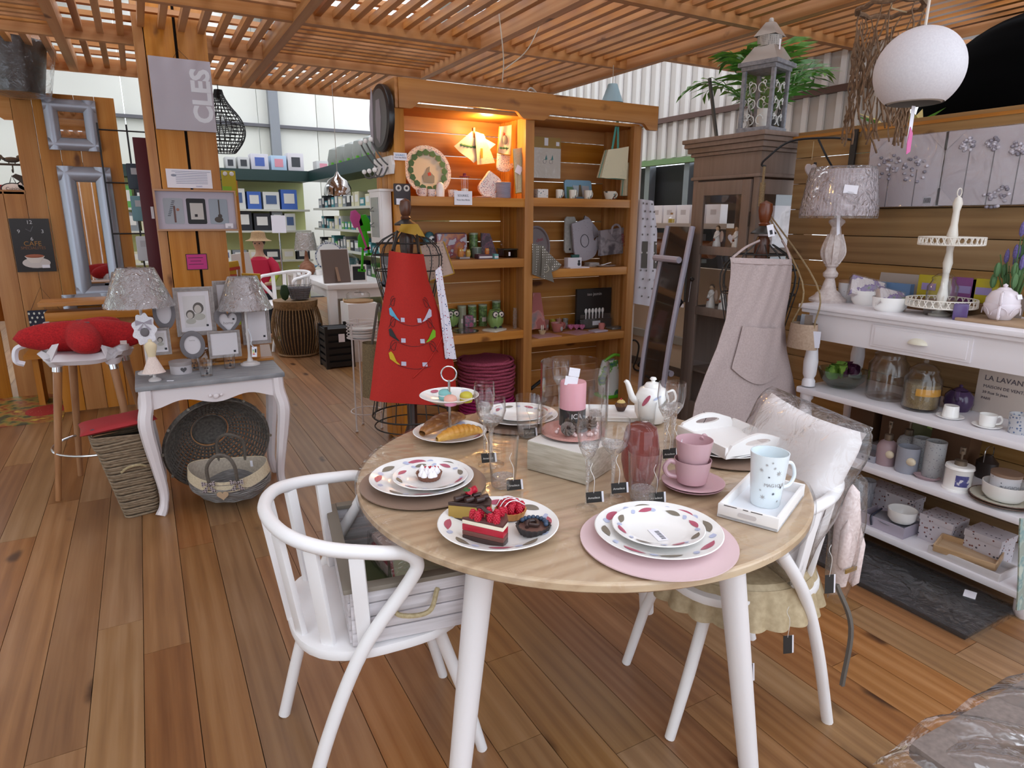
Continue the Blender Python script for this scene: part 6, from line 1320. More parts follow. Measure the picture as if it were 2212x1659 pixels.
for k in range(3):
    y = .1-.1*k; MB().tube(bez([(-.02, y, .0), (-.05, y+.005, .03), (-.09, y+.01, .09), (-.11, y+.012, .13)], 6), .005, 6).tube(bez([(-.02, y, -.01), (-.05, y, -.06), (-.09, y, -.06), (-.1, y, -.03)], 6), .005, 6).b('hook', P('#5a5a58', .5), t)
    MB().ball((-.11, y+.012, .135), .014, 12).ball((-.1, y, -.03), .014, 12).b('china_knob', PORC, t)
MB().box((-.02, 0, -.02), (.002, .05, .05)).b('price_label', CARD, t)
c = sdq(822, 470); t = T('key_cabinet', 'small white key cabinet with a glazed door on the shelf side', 'cabinet', (XSD-.005, YS+.16, c.z)); MB().box((-.03, 0, 0), (.06, .2, .3)).b('body', WHITE, t, bev=.003); MB().box((-.064, 0, 0), (.012, .2, .3)).b('door_frame', WHITE, t, bev=.003); MB().box((-.072, 0, 0), (.002, .14, .23)).b('pane', P('#9a9ca0', .1), t); MB().box((-.03, 0, .155), (.09, .23, .014)).b('top', WHITE, t, bev=.003)
for k in range(2): MB().tube(bez([(-.075, .02, .06-.09*k), (-.095, .02, .04-.09*k), (-.08, .0, .035-.09*k)], 5), .003, 5).b('hook', P('#6a6a68', .4), t)
for py, c_, tc_, lab in ((585, '#6a6e78', '#c9ccd4', 'grey plaque lettered BIENVENUE with small hooks'), (648, '#cfccd4', '#8a8a90', 'white plaque lettered BIENVENUE under the grey one')):
    c = sdq(830, py); t = T('plaque', lab, 'plaque', (XSD-.005, YS+.1, c.z), 0, 'welcome plaques'); MB().box((-.006, 0, 0), (.012, .34, .2 if py < 600 else .22)).b('board', P(c_, .5), t, bev=.002); text('BIENVENUE', .062, P(tc_, .5), t, (-.0128, 0, .02), (R(90), 0, R(-90)))
    if py < 600: [MB().tube(bez([(-.01, .12-.08*k, -.06), (-.04, .12-.08*k, -.07), (-.045, .12-.08*k, -.05)], 4), .004, 5).b('hook', P('#5f6878', .4), t) for k in range(4)]
c, w, h = hq((850, 396), (887, 443), YS-.05); t, w, h = flat('owl_pouch', 'dark owl-faced pouch in a clear bag on the shelf post', 'pouch', (c, w, h), .02, plain('dark_plum', '#2a1c1e', .5), 'pouch', bev=.006)
for s in (-1, 1): MB().lathe([(.008, 0), (.013, .004), (.018, 0)], 16, MT((s*.024, -.011, h*.78)) @ MR(R(90), 4, 'X')).b('eye_ring', P('#cfc9c4', .4), t)
MB().box((-.015, -.011, .018), (.05, .002, .034)).b('price_label', CARD, t)
# ================================================================ red apron on its wire form
DKW = plain('dark_turned_wood', '#3b231a', .35); WIRE = plain('black_wire', '#1e1c1b', .5)
YA = 3.36; ax = PY(884, 700, YA).x; fa = T('dress_form', 'black wire dress form with dark turned wooden post wearing the red apron', 'dress form', (ax, YA, 0), -22)
def za(py): return PY(884, py, YA).z
zt_ = za(428)
prof = [(.0001, 0), (.17, 0), (.17, .02), (.12, .05), (.05, .09), (.035, .14), (.05, .2), (.05, .24), (.028, .3), (.028, za(560)), (.034, za(540)), (.038, za(515)), (.03, za(503)), (.022, za(498))]
MB().lathe(prof, 24).b('wooden_post', DKW, fa)
MB().lathe([(.06, za(482)-.012), (.062, za(482)-.004), (.03, za(476)), (.024, za(474))], 24).b('metal_collar', plain('pewter', '#3c3835', .4, .6), fa)
MB().lathe([(.022, za(474)), (.028, za(470)), (.02, za(466)), (.026, za(462)), (.032, za(447)), (.026, za(434)), (.0001, zt_)], 20).b('finial', plain('brown_finial', '#57321f', .35), fa)
zs, zw, zb2 = za(500), za(690), za(895)
def torso(a, t):
    """wire silhouette: shoulders, waist, skirt"""
    ks = [(0, .05, .05), (.06, .16, .09), (.14, .19, .12), (.3, .15, .11), (.45, .11, .09), (.6, .15, .14), (1, .22, .2)]
    for (t0, x0, y0), (t1, x1, y1) in zip(ks, ks[1:]):
        if t <= t1: k = (t-t0)/(t1-t0); return ((x0+(x1-x0)*k)*cos(a), (y0+(y1-y0)*k)*sin(a), zs+(zb2-zs)*t)
for k in range(16): a = TAU*k/16; MB().tube([torso(a, i/24) for i in range(25)], .003, 5).b('upright_wire', WIRE, fa)
for tt in (.06, .12, .2, .45, .8, 1): MB().tube([torso(TAU*i/32, tt) for i in range(32)], .0035 if tt < 1 else .005, 5, True).b('hoop_wire', WIRE, fa)
MB().tube([(.21*cos(TAU*i/32), .19*sin(TAU*i/32), zb2-.06) for i in range(32)], .004, 5, True).b('hoop_wire', WIRE, fa)
REDA = fuzzy('red_cotton', '#a81a10', '#b82214', 220, .75, .12)
def draped(name, label, rows, Y, mat, cat, bulge=.06, folds=None, nu=24, up=4, par=None, solid=.004):
    """cloth over a form: rows of (left px, right px, py) on a plane, bellied towards the room"""
    A = [(PY(l, y1, Y), PY(r_, y2, Y)) for l, y1, r_, y2 in rows]; c = sum((a+b for a, b in A), Vector())/(2*len(A)); t = T(name, label, cat, c)
    n = len(A)-1; nv = n*up
    def f(u, v):
        s = v*n; i = min(int(s), n-1); k = s-i; k = k*k*(3-2*k) if False else k
        l = A[i][0]*(1-k)+A[i+1][0]*k; r_ = A[i][1]*(1-k)+A[i+1][1]*k; p = l*(1-u)+r_*u-c
        b = bulge*(sin(pi*u)**.8); 
        if folds: b += folds(u, v)
        return (p.x-b*.42, p.y-b*.9, p.z)
    MB().sheet(f, nu, nv).b('fabric', mat, t, solid=solid, sm=70); return t, f, c
rows = [(840, 541, 915, 549), (836, 600, 925, 605), (826, 660, 946, 665), (816, 720, 966, 725), (808, 780, 980, 785), (803, 830, 985, 833), (799, 862, 986, 868)]
t, f, c = draped('red_apron', 'bright red apron printed with curly-browed eyes on the wire form', rows, YA-.17, REDA, 'apron', .08, lambda u, v: .012*sin(9*u+1)*v*v)
def on(f, u, v, e=.006): p = Vector(f(u, v)); q = (Vector(f(u+.01, v))-p).cross(Vector(f(u, v+.01))-p).normalized(); q = q if q.y < 0 else -q; return p+q*e
def patch(f, uv, mat, nm, par, e=.006): MB().add([on(f, u, v, e) for u, v in uv], [tuple(range(len(uv)))]).b(nm, mat, par, sm=0)
vv = lambda py: (py-545)/(866-545)
for j, (py, cl, cr) in enumerate(((655, '#5aa6c8', '#c9c4d8'), (694, '#1f1a1c', '#7ab81e'), (738, '#c8a818', None))):
    v0 = vv(py)
    for s, col in ((-1, cl), (1, cr)):
        e0 = .5+s*(.36-.02*j); e1 = .5+s*.17
        if col: patch(f, [(e0, v0), (e0-s*.02, v0+.035), (e1+s*.04, v0+.062), (e1, v0+.066), (e1+s*.05, v0+.045), (e0-s*.06, v0+.005), (e0-s*.03, v0-.01)], P(col, .6), 'eye_print', t)
        patch(f, [(e1-s*.01, v0+.045), (e1-s*.07, v0+.045), (e1-s*.07, v0+.07), (e1-s*.01, v0+.07)], P('#c4c0d4', .6), 'tooth_print', t, .0065)
        MB().tube([on(f, e0-s*(.0+.1*k/8), v0-.012-.055*sin(k/8*1.6)) for k in range(9)]+[on(f, e0-s*(.1+.04*cos(R(a)))+s*.04, v0-.067+.03*sin(R(a))+.02) for a in range(60, 330, 30)], .0012, 4).b('brow_print', INK, t)
    MB().tube([on(f, .3+.4*k/10, v0+.07+.02*sin(pi*k/10)) for k in range(11)], .001, 4).b('smile_print', INK, t)
# pocket flap fold
MB().tube([on(f, .98-.5*k/8, vv(695)+.29*k/8-.05*sin(pi*k/8)*0, .004) for k in range(9)], .004, 5).b('pocket_hem', REDA, t)
for a, b in (((848, 541), (858, 500)), ((905, 547), (900, 500))): pa, pb = PY(*a, YA-.18)-c, PY(*b, YA-.06)-c; MB().tube([pa, pb], .008, 4).b('neck_strap', BLACK, t)
t, c2_, f2 = cloth('scarf_collar', 'mustard ribbon round the neck of the wire form', [(866, 484), (902, 484), (918, 512), (860, 500)], YA-.08, MUST, 'ribbon', .01)
t, c2_, f2 = cloth('quilted_holder', 'quilted pot holder with mustard piping hanging behind the red apron', [(905, 532), (957, 521), (980, 590), (925, 608)], YA-.04, dots('quilt', '#b39a8c', '#7d6a66', None, 55, .2, .8, .1), 'pot holder', .006, MUST, .012)
t, c2_, f2 = cloth('flower_towel', 'long white towel with tiny flowers hanging beside the red apron', [(940, 584), (952, 574), (984, 775), (960, 775)], YA-.2, FLORW, 'towel', .01)
# ================================================================ white wire plant stand and jute bag
Lw = Vector((PY(790, 850, 4.3).x, 4.3, 0)); WW = plain('white_wire', '#cfc6c4', .5); zt_ = PY(790, 712, 4.3).z
ps_ = T('plant_stand', 'white wire plant stand with a basket top beside the red apron', 'plant stand', Lw); rr_ = .105
for k in range(6): MB().tube([(rr_*cos(TAU*i/32), rr_*sin(TAU*i/32), zt_-.05+.022*k) for i in range(32)], .003, 5, True).b('ring_wire', WW, ps_)
for k in range(3):
    a = R(210+120*k); MB().tube([(rr_*.98*cos(a), rr_*.98*sin(a), zt_+.06), (rr_*.98*cos(a), rr_*.98*sin(a), .012)], .006, 7).ball((rr_*.98*cos(a), rr_*.98*sin(a), .008), .01, 8, rz=.008).b('leg', WW, ps_)
MB().tube([(rr_*cos(TAU*i/32), rr_*sin(TAU*i/32), .13) for i in range(32)], .004, 5, True).b('lower_ring', WW, ps_); MB().lathe([(.0001, zt_-.05), (rr_, zt_-.05)], 24).b('base_plate', WW, ps_)
for k in range(4): tag(MB().lathe([(.0001, 0), (.085, 0), (.09, .012), (.0001, .01)], 28).b('white_bowl', PORC, None, (Lw.x, Lw.y, zt_-.045+.016*k)), 'white dish piled inside the wire plant stand', 'dish', 'dishes in the plant stand')
YJ = 3.98; c, w, h = hq((778, 742), (828, 852), YJ); t = T('jute_bag', 'coarse jute bag with braided handles hanging low behind the red apron', 'bag', (c.x, YJ, c.z))
MB().sheet(lambda u, v: ((w*.5*(1.0-.25*v))*cos(TAU*u), .07*sin(TAU*u), h*v), 26, 8, cu=True).lathe([(.0001, 0), (w*.5, 0)], 26, sy=.07/(w*.5)).b('bag_body', fuzzy('jute', '#6a5b44', '#93815f', 150, .9, .8), t)
MB().tube(bez([(.0, -.02, h*.95), (.02, -.04, h+.12), (.05, -.04, h+.25), (.075, -.03, h+.16), (.06, -.05, h-.02)], 7), .008, 6).b('braided_handle', ROPE, t)
# ================================================================ things on and round the chairs
cr = T('whitewashed_crate', 'whitewashed slatted crate with a rope handle standing on the chair', 'crate', (.505, 1.55, .455), -9)
WWASH = fuzzy('whitewash', '#bfb9ba', '#dcd7da', 18, .7, .2, (.25, 5, 5)); CIN = P('#7d7468', .7)
cw, cdp, ch = .29, .47, .145
for s in (-1, 1):
    for k in range(4):
        MB().box((0, s*(cdp/2), .018+k*.036), (cw, .01, .033)).b('slat', WWASH, cr, bev=.002); MB().box((s*cw/2, 0, .018+k*.036), (.01, cdp-.02, .033)).b('slat', WWASH, cr, bev=.002)
    for k in (-1, 1): MB().box((s*(cw/2-.01), k*(cdp/2-.006), ch/2), (.02, .016, ch)).b('corner_batten', WWASH, cr, bev=.002)
    MB().box((s*cw/2, 0, ch+.004), (.03, cdp+.02, .012)).b('rim', CIN, cr, bev=.002); MB().box((0, s*cdp/2, ch+.004), (cw-.03, .03, .012)).b('rim', CIN, cr, bev=.002)
MB().box((0, 0, .006), (cw-.01, cdp-.01, .01)).b('bottom', P('#6f7a55', .7), cr)
MB().tube(bez([(-.05, -cdp/2-.004, .11), (-.04, -cdp/2-.03, .08), (.03, -cdp/2-.034, .075), (.06, -cdp/2-.004, .115)], 6), .006, 7).b('rope_handle', fuzzy('cord', '#a1906c', '#bfae8a', 120), cr)
for k, (x, y, c1, lab) in enumerate(((.05, -.1, '#b8bda0', 'pale green folded textile in film inside the crate'), (.04, .06, '#c9b4ae', 'red-edged folded textile in film inside the crate'))):
    M_ = MR(R(-9), 3, 'Z') @ Vector((x, y, 0)); t = T('folded_textile', lab, 'textile', (.505+M_.x, 1.55+M_.y, .47), -15+20*k, 'textiles in the crate')
    for j in range(3): MB().box((0, 0, .02+.028*j), (.15-.006*j, .17, .026)).b('fold', P(c1 if j != 1 else '#a83a48', .8), t, bev=.011)
    MB().box((0, 0, .052), (.165, .19, .1)).b('film', FILM, t, bev=.02)
# ruffled seat pad
BEIGE = fuzzy('beige_satin', '#a3906f', '#b8a584', 60, .6, .1); sd = T('ruffled_pad', 'beige seat pad with a pleated ruffle tied to the chair', 'seat pad', (1.44, 1.215, .455), 163)
MB().lathe([(.0001, 0), (.21, 0), (.225, .015), (.21, .032), (.0001, .04)], 40).b('pad', BEIGE, sd)
def ruf(u, v): a = TAU*u; f_ = abs(sin(a*11)); q = .224+.022*v+.018*v*f_; return (q*cos(a), q*sin(a), .02-.1*v)
MB().sheet(ruf, 176, 6, cu=True).b('ruffle', BEIGE, sd, solid=.0025, sm=70)
for y_, dx in ((.2, -.2), (-.2, -.2)): MB().tube(bez([(dx, y_, .0), (dx-.04, y_*1.15, -.12), (dx-.03, y_*1.2, -.3)], 6), .007, 4).b('tie_ribbon', P('#5d564f', .8), sd)
for x, y, z in ((-.02, .262, -.12), (.08, .25, -.2), (-.12, .265, .05)): hangtag(sd, (x, y, z), 180-11, None, 1.3, .018, .042)
# pillow in film
F_D = Vector((cos(R(163)), sin(R(163)), 0)); pc = Vector((1.44, 1.215, 0))-F_D*.13
pw = cushion('wrapped_pillow', 'white pillow with black lash motif in clear film on the chair', (pc.x, pc.y, .715), 0, .43, .42, .13, plain('pillow_white', '#e4dfdf', .8), pinch=.18)
pw.rotation_euler = Euler((0, R(66), R(163)), 'XYZ'); pw.location = pc+Vector((0, 0, .70))-MR(R(163), 3, 'Z') @ (MR(R(66), 3, 'Y') @ Vector((0, 0, .065)))
def pf(sg): return lambda u, v: ((u*2-1)*.235, (v*2-1)*.225, .065+sg*(.068*sqrt(max(0, (1-(u*2-1)**6)*(1-(v*2-1)**6))))+.006*sin(17*u+5*v)*sin(11*v))
MB().sheet(pf(1), 26, 26).sheet(pf(-1), 26, 26).b('film', FILM, pw, sm=70)
for cx_, cy_ in ((.02, .1), (.05, -.08)):
    for k in range(7): a = R(-60+20*k); MB().tube(bez([(cx_+.02*cos(a), cy_+.03*sin(a), .131), (cx_+.05*cos(a), cy_+.055*sin(a), .13), (cx_+.06*cos(a+.3), cy_+.075*sin(a+.2), .127)], 3), .0022, 4).b('lash_print', INK, pw)
p = PX(1822, 1100, 1.70); t = T('bagged_plush', 'pale pink plush doll in a clear bag hanging from the chair back', 'plush toy', p); t.location = Vector((1.655, 1.01, .56))
MB().lathe([(.0001, -.16), (.02, -.15), (.03, -.05), (.034, .05), (.02, .14), (.0001, .16)], 14).b('body', fuzzy('plush', '#cdb8b4', '#e2d2ce', 120, .9), t); MB().lathe([(.0001, -.14), (.016, -.12), (.018, .0), (.0001, .05)], 10, c=(.035, -.02, -.02)).lathe([(.0001, -.12), (.015, -.1), (.016, 0), (.0001, .04)], 10, c=(-.03, -.02, .03)).b('limb', fuzzy('plush', '#cdb8b4', '#e2d2ce', 120, .9), t)
MB().lathe([(.03, -.2), (.05, -.12), (.06, .05), (.045, .17), (.02, .19)], 14, sy=.7).b('bag', FILM, t); MB().box((0, -.03, -.09), (.05, .004, .012)).b('gold_band', P('#a88a4a', .3, .6), t)
# ================================================================ white console, top
GC = 'goods on the white console'
def cp_(px, py, z, xmax=3.04, xmin=2.73):
    p = PZ(px, py, z); x = min(max(p.x, xmin), xmax); return Vector((x, PX(px, py, x).y, z))
z = ZC[0]
b = cp_(1788, 641, z, 2.86, 2.8); t = T('table_lamp', 'tall lamp with a carved white base and film-wrapped pleated shade', 'lamp', b)
zz0, zz1 = PX(1812, 466, b.x).z-z, PX(1815, 368, b.x).z-z; rb_, rt_ = mm(b, 74), mm(b, 62); H = zz0
CWH = fuzzy('patina_wood', '#b9a9a4', '#cfc3be', 70, .6, .15)
MB().lathe([(.0001, 0), (.082, 0), (.084, .012), (.06, .03), (.055, .04), (.035, .055), (.026, .09), (.02, .11), (.032, .12), (.034, .135), (.022, .15), (.02, .16), (.03, .17), (.03, .18), (.045, .2), (.052, .24), (.045, .285), (.025, .32), (.02, .35), (.036, .37), (.034, .38), (.014, .39), (.012, H+.02)], 28).b('turned_base', CWH, t)
for k in range(10): a = TAU*k/10; MB().tube(bez([(.03*cos(a), .03*sin(a), .18), (.053*cos(a), .053*sin(a), .235), (.03*cos(a), .03*sin(a), .315)], 5), .006, 5).b('gadroon', CWH, t)
def pleat(u, v): a = TAU*u; q = (rb_+(rt_-rb_)*v)*(1+.012*sin(70*a/1)); return (q*cos(a), q*sin(a), zz0+(zz1-zz0)*v)
MB().sheet(pleat, 210, 3, cu=True).b('pleated_shade', plain('shade_grey', '#c3b4b8', .8), t)
MB().lathe([(rb_*1.01, zz0-.012), (rb_*1.025, zz0+.02), (rt_*1.06, zz1-.02), (rt_*.98, zz1+.012), (rt_*.6, zz1+.008)], 40).b('film', glass('shade_film', gl=2.6, rough=.1, bump=1.0, bscale=26, op=.03), t)
MB().box((0, 0, 0), (.058, .001, .036)).b('price_label', CARD, t, (-rb_*.62, -rb_*.72, (zz0+zz1)/2+.01), (0, R(6), R(-42)))
MB().prism([(0, 0), (.02, .01), (.008, -.06), (.016, -.14), (.004, -.15), (-.006, -.06)], 0, .001, XZ).b('hang_tag', CARD, t, (-.04, -.03, .46), (0, 0, R(-40)))
tag(MB().box((0, 0, .07), (.01, .3, .14)).b('pale_board', P('#a59a92', .7), None, (3.08, 1.75, z), (0, R(8), 0)), 'plain pale grey board leaning behind the lamp', 'board'); tag(MB().box((0, 0, .05), (.03, .15, .1)).b('blue_box', P('#5f7fa6', .5), None, (3.03, 1.78, z)), 'blue lavender packet behind the bowls', 'packet')
p = cp_(1831, 640, z, 2.95, 2.88); t = T('lidded_pot', 'white speckled pot with a wooden lid lettered MA', 'pot', p); MB().lathe([(.0001, 0), (.036, 0), (.045, .05), (.046, .09), (.0001, .09)], 28).b('body', dots('star_speck', '#d3d2d6', '#5a6068', None, 38, .12, .3), t); MB().lathe([(.0001, .09), (.047, .09), (.047, .1), (.0001, .1)], 28).b('wooden_lid', P('#9a7658', .6), t); text('MA', .022, P('#8a8c90', .5), t, (-.028, -.036, .05), (R(90), 0, R(-42)))
def bowl_(name, label, loc, r_, h_, mat=PORC, cat='bowl'):
    t = T(name, label, cat, loc, 0, GC); MB().lathe([(.0001, 0), (r_*.75, 0), (r_*.95, h_*.3), (r_, h_), (r_*.96, h_), (r_*.9, h_*.35), (r_*.7, .006), (.0001, .006)], 40).b('body', mat, t); return t
b1_ = cp_(1868, 650, z, 2.92, 2.86); bowl_('white_bowl', 'white bowl holding the upper lavender napkin pack', b1_, .062, .065); b2_ = cp_(1921, 662, z, 2.8, 2.76); bowl_('white_bowl', 'white bowl in front with a lavender packet inside', b2_, .07, .06)
LAV = prints('lavender_print', '#c3b8b8', ['#6f5a86', '#8a76a0', '#7a9064'], 24, .5, .52)
for q, lab, dz, rz_, sc in ((b1_, 'lavender-printed napkin pack standing up in a bowl', .07, 60, 1), (b2_, 'small lavender-printed packet in the front bowl', .05, 75, .8)):
    t = T('napkin_pack', lab, 'napkins', (q.x, q.y, q.z+dz)); t.rotation_euler = (R(-35), R(14), R(rz_-100)); MB().box((0, 0, 0), (.15*sc, .03, .1*sc)).b('paper', LAV, t, bev=.006); MB().box((0, 0, 0), (.156*sc, .035, .106*sc)).b('film', FILM, t)
# pierced two-tier stand
b = cp_(2030, 672, z, 2.86, 2.8); t = T('pierced_stand', 'white two-tier cake stand with pierced metal rims', 'cake stand', b); PM = plain('cream_metal', '#dcd6cc', .4)
zu = PX(2055, 530, b.x).z-z; zt2_ = PX(2080, 428, b.x).z-z; r1, r2 = mm(b, 66), mm(b, 60)
MB().lathe([(.0001, 0), (.04, 0), (.04, .006), (.012, .02), (.012, .035)], 20).lathe([(.014, .04), (.02, .08), (.013, .12), (.012, zu*.6), (.018, zu*.75), (.012, zu*.9), (.014, zu), (.02, zu+.04), (.013, zu+.08), (.012, zt2_-.05), (.018, zt2_-.02), (.012, zt2_), (.0001, zt2_+.01)], 16).b('turned_column', PM, t)
for zz_, rr_ in ((.035, r1), (zu, r2)):
    MB().lathe([(.0001, zz_), (rr_, zz_), (rr_, zz_+.006), (.0001, zz_+.004)], 40).b('tier_plate', PM, t)
    for q in (.003, .032): MB().tube([(rr_*cos(TAU*i/40), rr_*sin(TAU*i/40), zz_+q) for i in range(40)], .0025, 5, True).b('rim_wire', PM, t)
    m = MB()
    for k in range(30): a0, a1 = TAU*k/30, TAU*(k+.5)/30; m.tube([(rr_*cos(a0), rr_*sin(a0), zz_+.004), (rr_*cos(a1), rr_*sin(a1), zz_+.031)], .0022, 4).tube([(rr_*cos(a1), rr_*sin(a1), zz_+.004), (rr_*cos(a0), rr_*sin(a0), zz_+.031)], .0022, 4)
    m.b('pierced_lattice', PM, t)
MB().tube([(.016*cos(R(a)), 0, zt2_+.022+.016*sin(R(a))) for a in range(0, 360, 20)], .0022, 5, True).b('ring', PM, t)
def gjar(label, px, py, pw, ph, z, fill=None, fh=0, xmax=2.85, xmin=2.75, group=GC):
    p = cp_(px, py, z, xmax, xmin); r_ = mm(p, pw/2); h_ = PX(px, ph, p.x).z-z; t = T('glass_jar', label, 'jar', p, 0, group)
    MB().lathe([(.0001, .002), (r_*.9, 0), (r_, .012), (r_, h_*.62), (r_*.75, h_*.72), (r_*.75, h_*.76), (r_*.72, h_*.76), (r_*.95, h_*.6), (r_*.95, .014), (.0001, .01)], 32).b('body', GLASS, t); MB().lathe([(r_*.8, h_*.76), (r_*.78, h_*.8), (r_*.45, h_*.88), (r_*.12, h_*.9), (r_*.16, h_*.95), (r_*.1, h_), (.0001, h_)], 28).b('lid', GLASS, t)
    if fill: MB().lathe([(.0001, .012), (r_*.92, .014), (r_*.92, h_*fh), (.0001, h_*(fh+.03))], 24).b('contents', fill, t)
    return t, r_, h_
gjar('lidded glass jar standing by the pierced cake stand', 2028, 673, 58, 578, z)
p = cp_(2073, 682, z, 2.8, 2.76); t = T('purple_box', 'shiny purple cube box on the console', 'box', p, 28); MB().box((0, 0, .032), (.055, .05, .064)).b('carton', plain('purple_card', '#574375', .25), t, bev=.006)
for px, c_, lab in ((2008, '#b0a01e', 'yellow packet behind the glass jar'), (2083, '#7a3f78', 'purple packet behind the cake stand'), (2128, '#b0a01e', 'yellow packet behind the white teapot')): q = Vector((3.0, PX(px, 620, 3.0).y, z+.05)); t = T('sachet', lab, 'packet', q, 0, 'lavender sachets'); MB().box((0, 0, .05), (.012, .1, .1)).b('bag', P(c_, .4), t, bev=.005); MB().ball((-.008, 0, .045), .03, 10, rz=.02, ry=.03).b('motif', P('#8f7fae', .6), t) if False else MB().box((-.008, 0, .05), (.001, .06, .03)).b('motif', P('#8f7fae', .6), t)
tag(MB().box((0, 0, .025), (.1, .42, .05)).b('packet_ledge', P('#6f4f30', .7), None, (3.0, PX(2075, 620, 3.0).y, z)), 'low brown carton under the lavender packets', 'carton')
p = cp_(2160, 683, z+.012, 2.86, 2.8); tag(MB().box((0, 0, .006), (.2, .26, .012)).b('serving_board', P('#a58a6e', .6), None, (p.x, p.y-.02, z), bev=.003), 'pale wooden board under the white teapot', 'board')
t = T('teapot', 'white tea-for-one pot embossed with petals and a price label', 'teapot', (p.x, p.y, z+.013), 20); EMB = plain('embossed_white', '#dad0d6', .2)
MB().lathe([(.0001, 0), (.035, 0), (.056, .03), (.06, .055), (.058, .06), (.056, .062), (.055, .08), (.04, .105), (.025, .112)], 36).b('body', EMB, t); MB().lathe([(.026, .112), (.018, .12), (.006, .122), (.009, .13), (.0001, .136)], 18).b('lid', EMB, t)
for q, (z0_, z1_) in ((.055, (.05, .01)), (.055, (.1, .065))): MB().tube(bez([(-.05, 0, z1_+.005), (-.085, 0, z1_+.0), (-.09, 0, z0_), (-.05, 0, z0_+.006)], 6), .005, 7).b('handle', EMB, t)
MB().tube(bez([(.05, 0, .075), (.075, 0, .09), (.09, 0, .115)], 5), [.014-.0008*i for i in range(11)], 9).b('spout', EMB, t); MB().box((0, 0, 0), (.03, .001, .018)).b('price_label', CARD, t, (-.02, -.05, .09), (R(-18), 0, R(-25)))
for k in range(6): a = TAU*k/6; MB().tube([(.0605*cos(a+.45*cos(R(j))), .0605*sin(a+.45*cos(R(j))), .02+.028*sin(R(j))) for j in range(0, 181, 20)], .0016, 4).b('petal_relief', EMB, t)
p = Vector((3.0, PX(2195, 600, 3.0).y, z)); t = T('lavender_plant', 'potted lavender with purple flower spikes at the end of the console', 'plant', p); MB().lathe([(.0001, 0), (.04, 0), (.05, .09), (.045, .09), (.0001, .08)], 20).b('pot', P('#6a5b52', .7), t); rn = random.Random(4)
for k in range(26):
    a = rn.uniform(0, 6.28); q = rn.uniform(.01, .07); h_ = rn.uniform(.2, .36); b_ = Vector((q*.4*cos(a), q*.4*sin(a), .08)); e_ = Vector((q*cos(a)*1.2, q*sin(a)*1.2, h_)); MB().tube([b_, e_], .0022, 4).b('stem', P('#4a6a3a', .7), t)
    if k < 15: MB().lathe([(.0001, -.03), (.008, -.02), (.009, 0), (.006, .02), (.0001, .03)], 7, c=e_).b('flower_spike', fuzzy('lavender', '#54487a', '#7a6ea8', 200, .8), t)
    else: MB().ball(e_-Vector((0, 0, .06)), .012, 6, rz=.03).b('leaf_tuft', P('#52754a', .7), t)
# ---- second shelf
z = ZC[1]
p = cp_(1819, 822, z, 2.86, 2.8); t = T('salad_bowl', 'clear glass bowl filled with lettuce and red cabbage', 'bowl', p); r_ = mm(p, 52); MB().lathe([(.0001, .0), (r_*.5, 0), (r_*.85, .04), (r_, .085), (r_*.97, .085), (r_*.8, .04), (r_*.45, .006), (.0001, .006)], 36).b('bowl', glass('green_tint', (.8, .86, .84, 1), 1.3), t); rn = random.Random(8)
def leafy(n, cx_, s, mat, nm):
    for k in range(n):
        a = rn.uniform(0, 6.28); tl = rn.uniform(.2, 1.2); M = MT((cx_, 0, .06)) @ MR(a, 4, 'Z') @ MR(tl, 4, 'Y')
        MB().sheet(lambda u, v: ((u-.5)*s*1.2*sin(pi*(.15+.8*v)), .02*sin(9*u+3*v)*v+.3*s*(u-.5)**2, s*v*1.05), 6, 6, M).b(nm, mat, t, sm=70)
leafy(10, -.03, .065, fuzzy('lettuce', '#4f7a26', '#8aa845', 30, .5, .3), 'lettuce_leaf'); leafy(8, .045, .055, fuzzy('red_cabbage', '#3a1430', '#5f2348', 30, .5, .3), 'cabbage_leaf')
t, r_, h_ = gjar('large empty clear glass jar on the second shelf', 1912, 850, 78, 738, z, None, 0, 2.84, 2.78)
gjar('glass jar with brown seeds and an orange sachet', 1987, 872, 72, 771, z, fuzzy('seeds', '#5f4f38', '#8a7650', 300, .9, .6), .52, 2.8, 2.75); t = bpy.data.objects['glass_jar.002']; MB().lathe([(mm(t.location, 35), .07), (mm(t.location, 34), .1)], 16, a0=190, a1=290).b('orange_label', P('#b8842a', .5), t)
p = cp_(2072, 858, z, 2.93, 2.87); t = T('teapot', 'dark purple glazed teapot on the second shelf', 'teapot', p, 200); PUR = plain('purple_glaze', '#43304f', .15); MB().lathe([(.0001, 0), (.04, 0), (.055, .03), (.052, .065), (.035, .085), (.0001, .09)], 30).b('body', PUR, t); MB().lathe([(.03, .088), (.012, .098), (.006, .1), (.008, .108), (.0001, .112)], 16).b('lid', PUR, t); MB().tube(bez([(.045, 0, .05), (.08, 0, .07), (.09, 0, .1)], 5), .009, 8).b('spout', PUR, t); MB().tube(bez([(-.045, 0, .075), (-.085, 0, .07), (-.085, 0, .035), (-.05, 0, .02)], 6), .006, 7).b('handle', plain('purple_dark', '#3a2f44', .3), t)
for px, py, up, lab in ((2052, 900, False, 'white espresso cup turned upside down on its saucer'), (2132, 917, True, 'white espresso cup standing upright on its saucer')):
    p = cp_(px, py, z, 2.78, 2.74); s = T('saucer', 'saucer under the '+lab.split(' on')[0], 'saucer', p, 0, 'white saucers'); MB().lathe([(.0001, 0), (.035, 0), (.05, .009), (.048, .011), (.03, .005), (.0001, .004)], 32).b('dish', PORC, s)
    q = cup('espresso_cup', lab, (p.x, p.y, z+.006), .03, .046, 150 if not up else -60, PORC, .85, 'cup', 'white espresso cups')
    if not up: q.rotation_euler = (R(180), 0, R(30)); q.location.z = z+.053
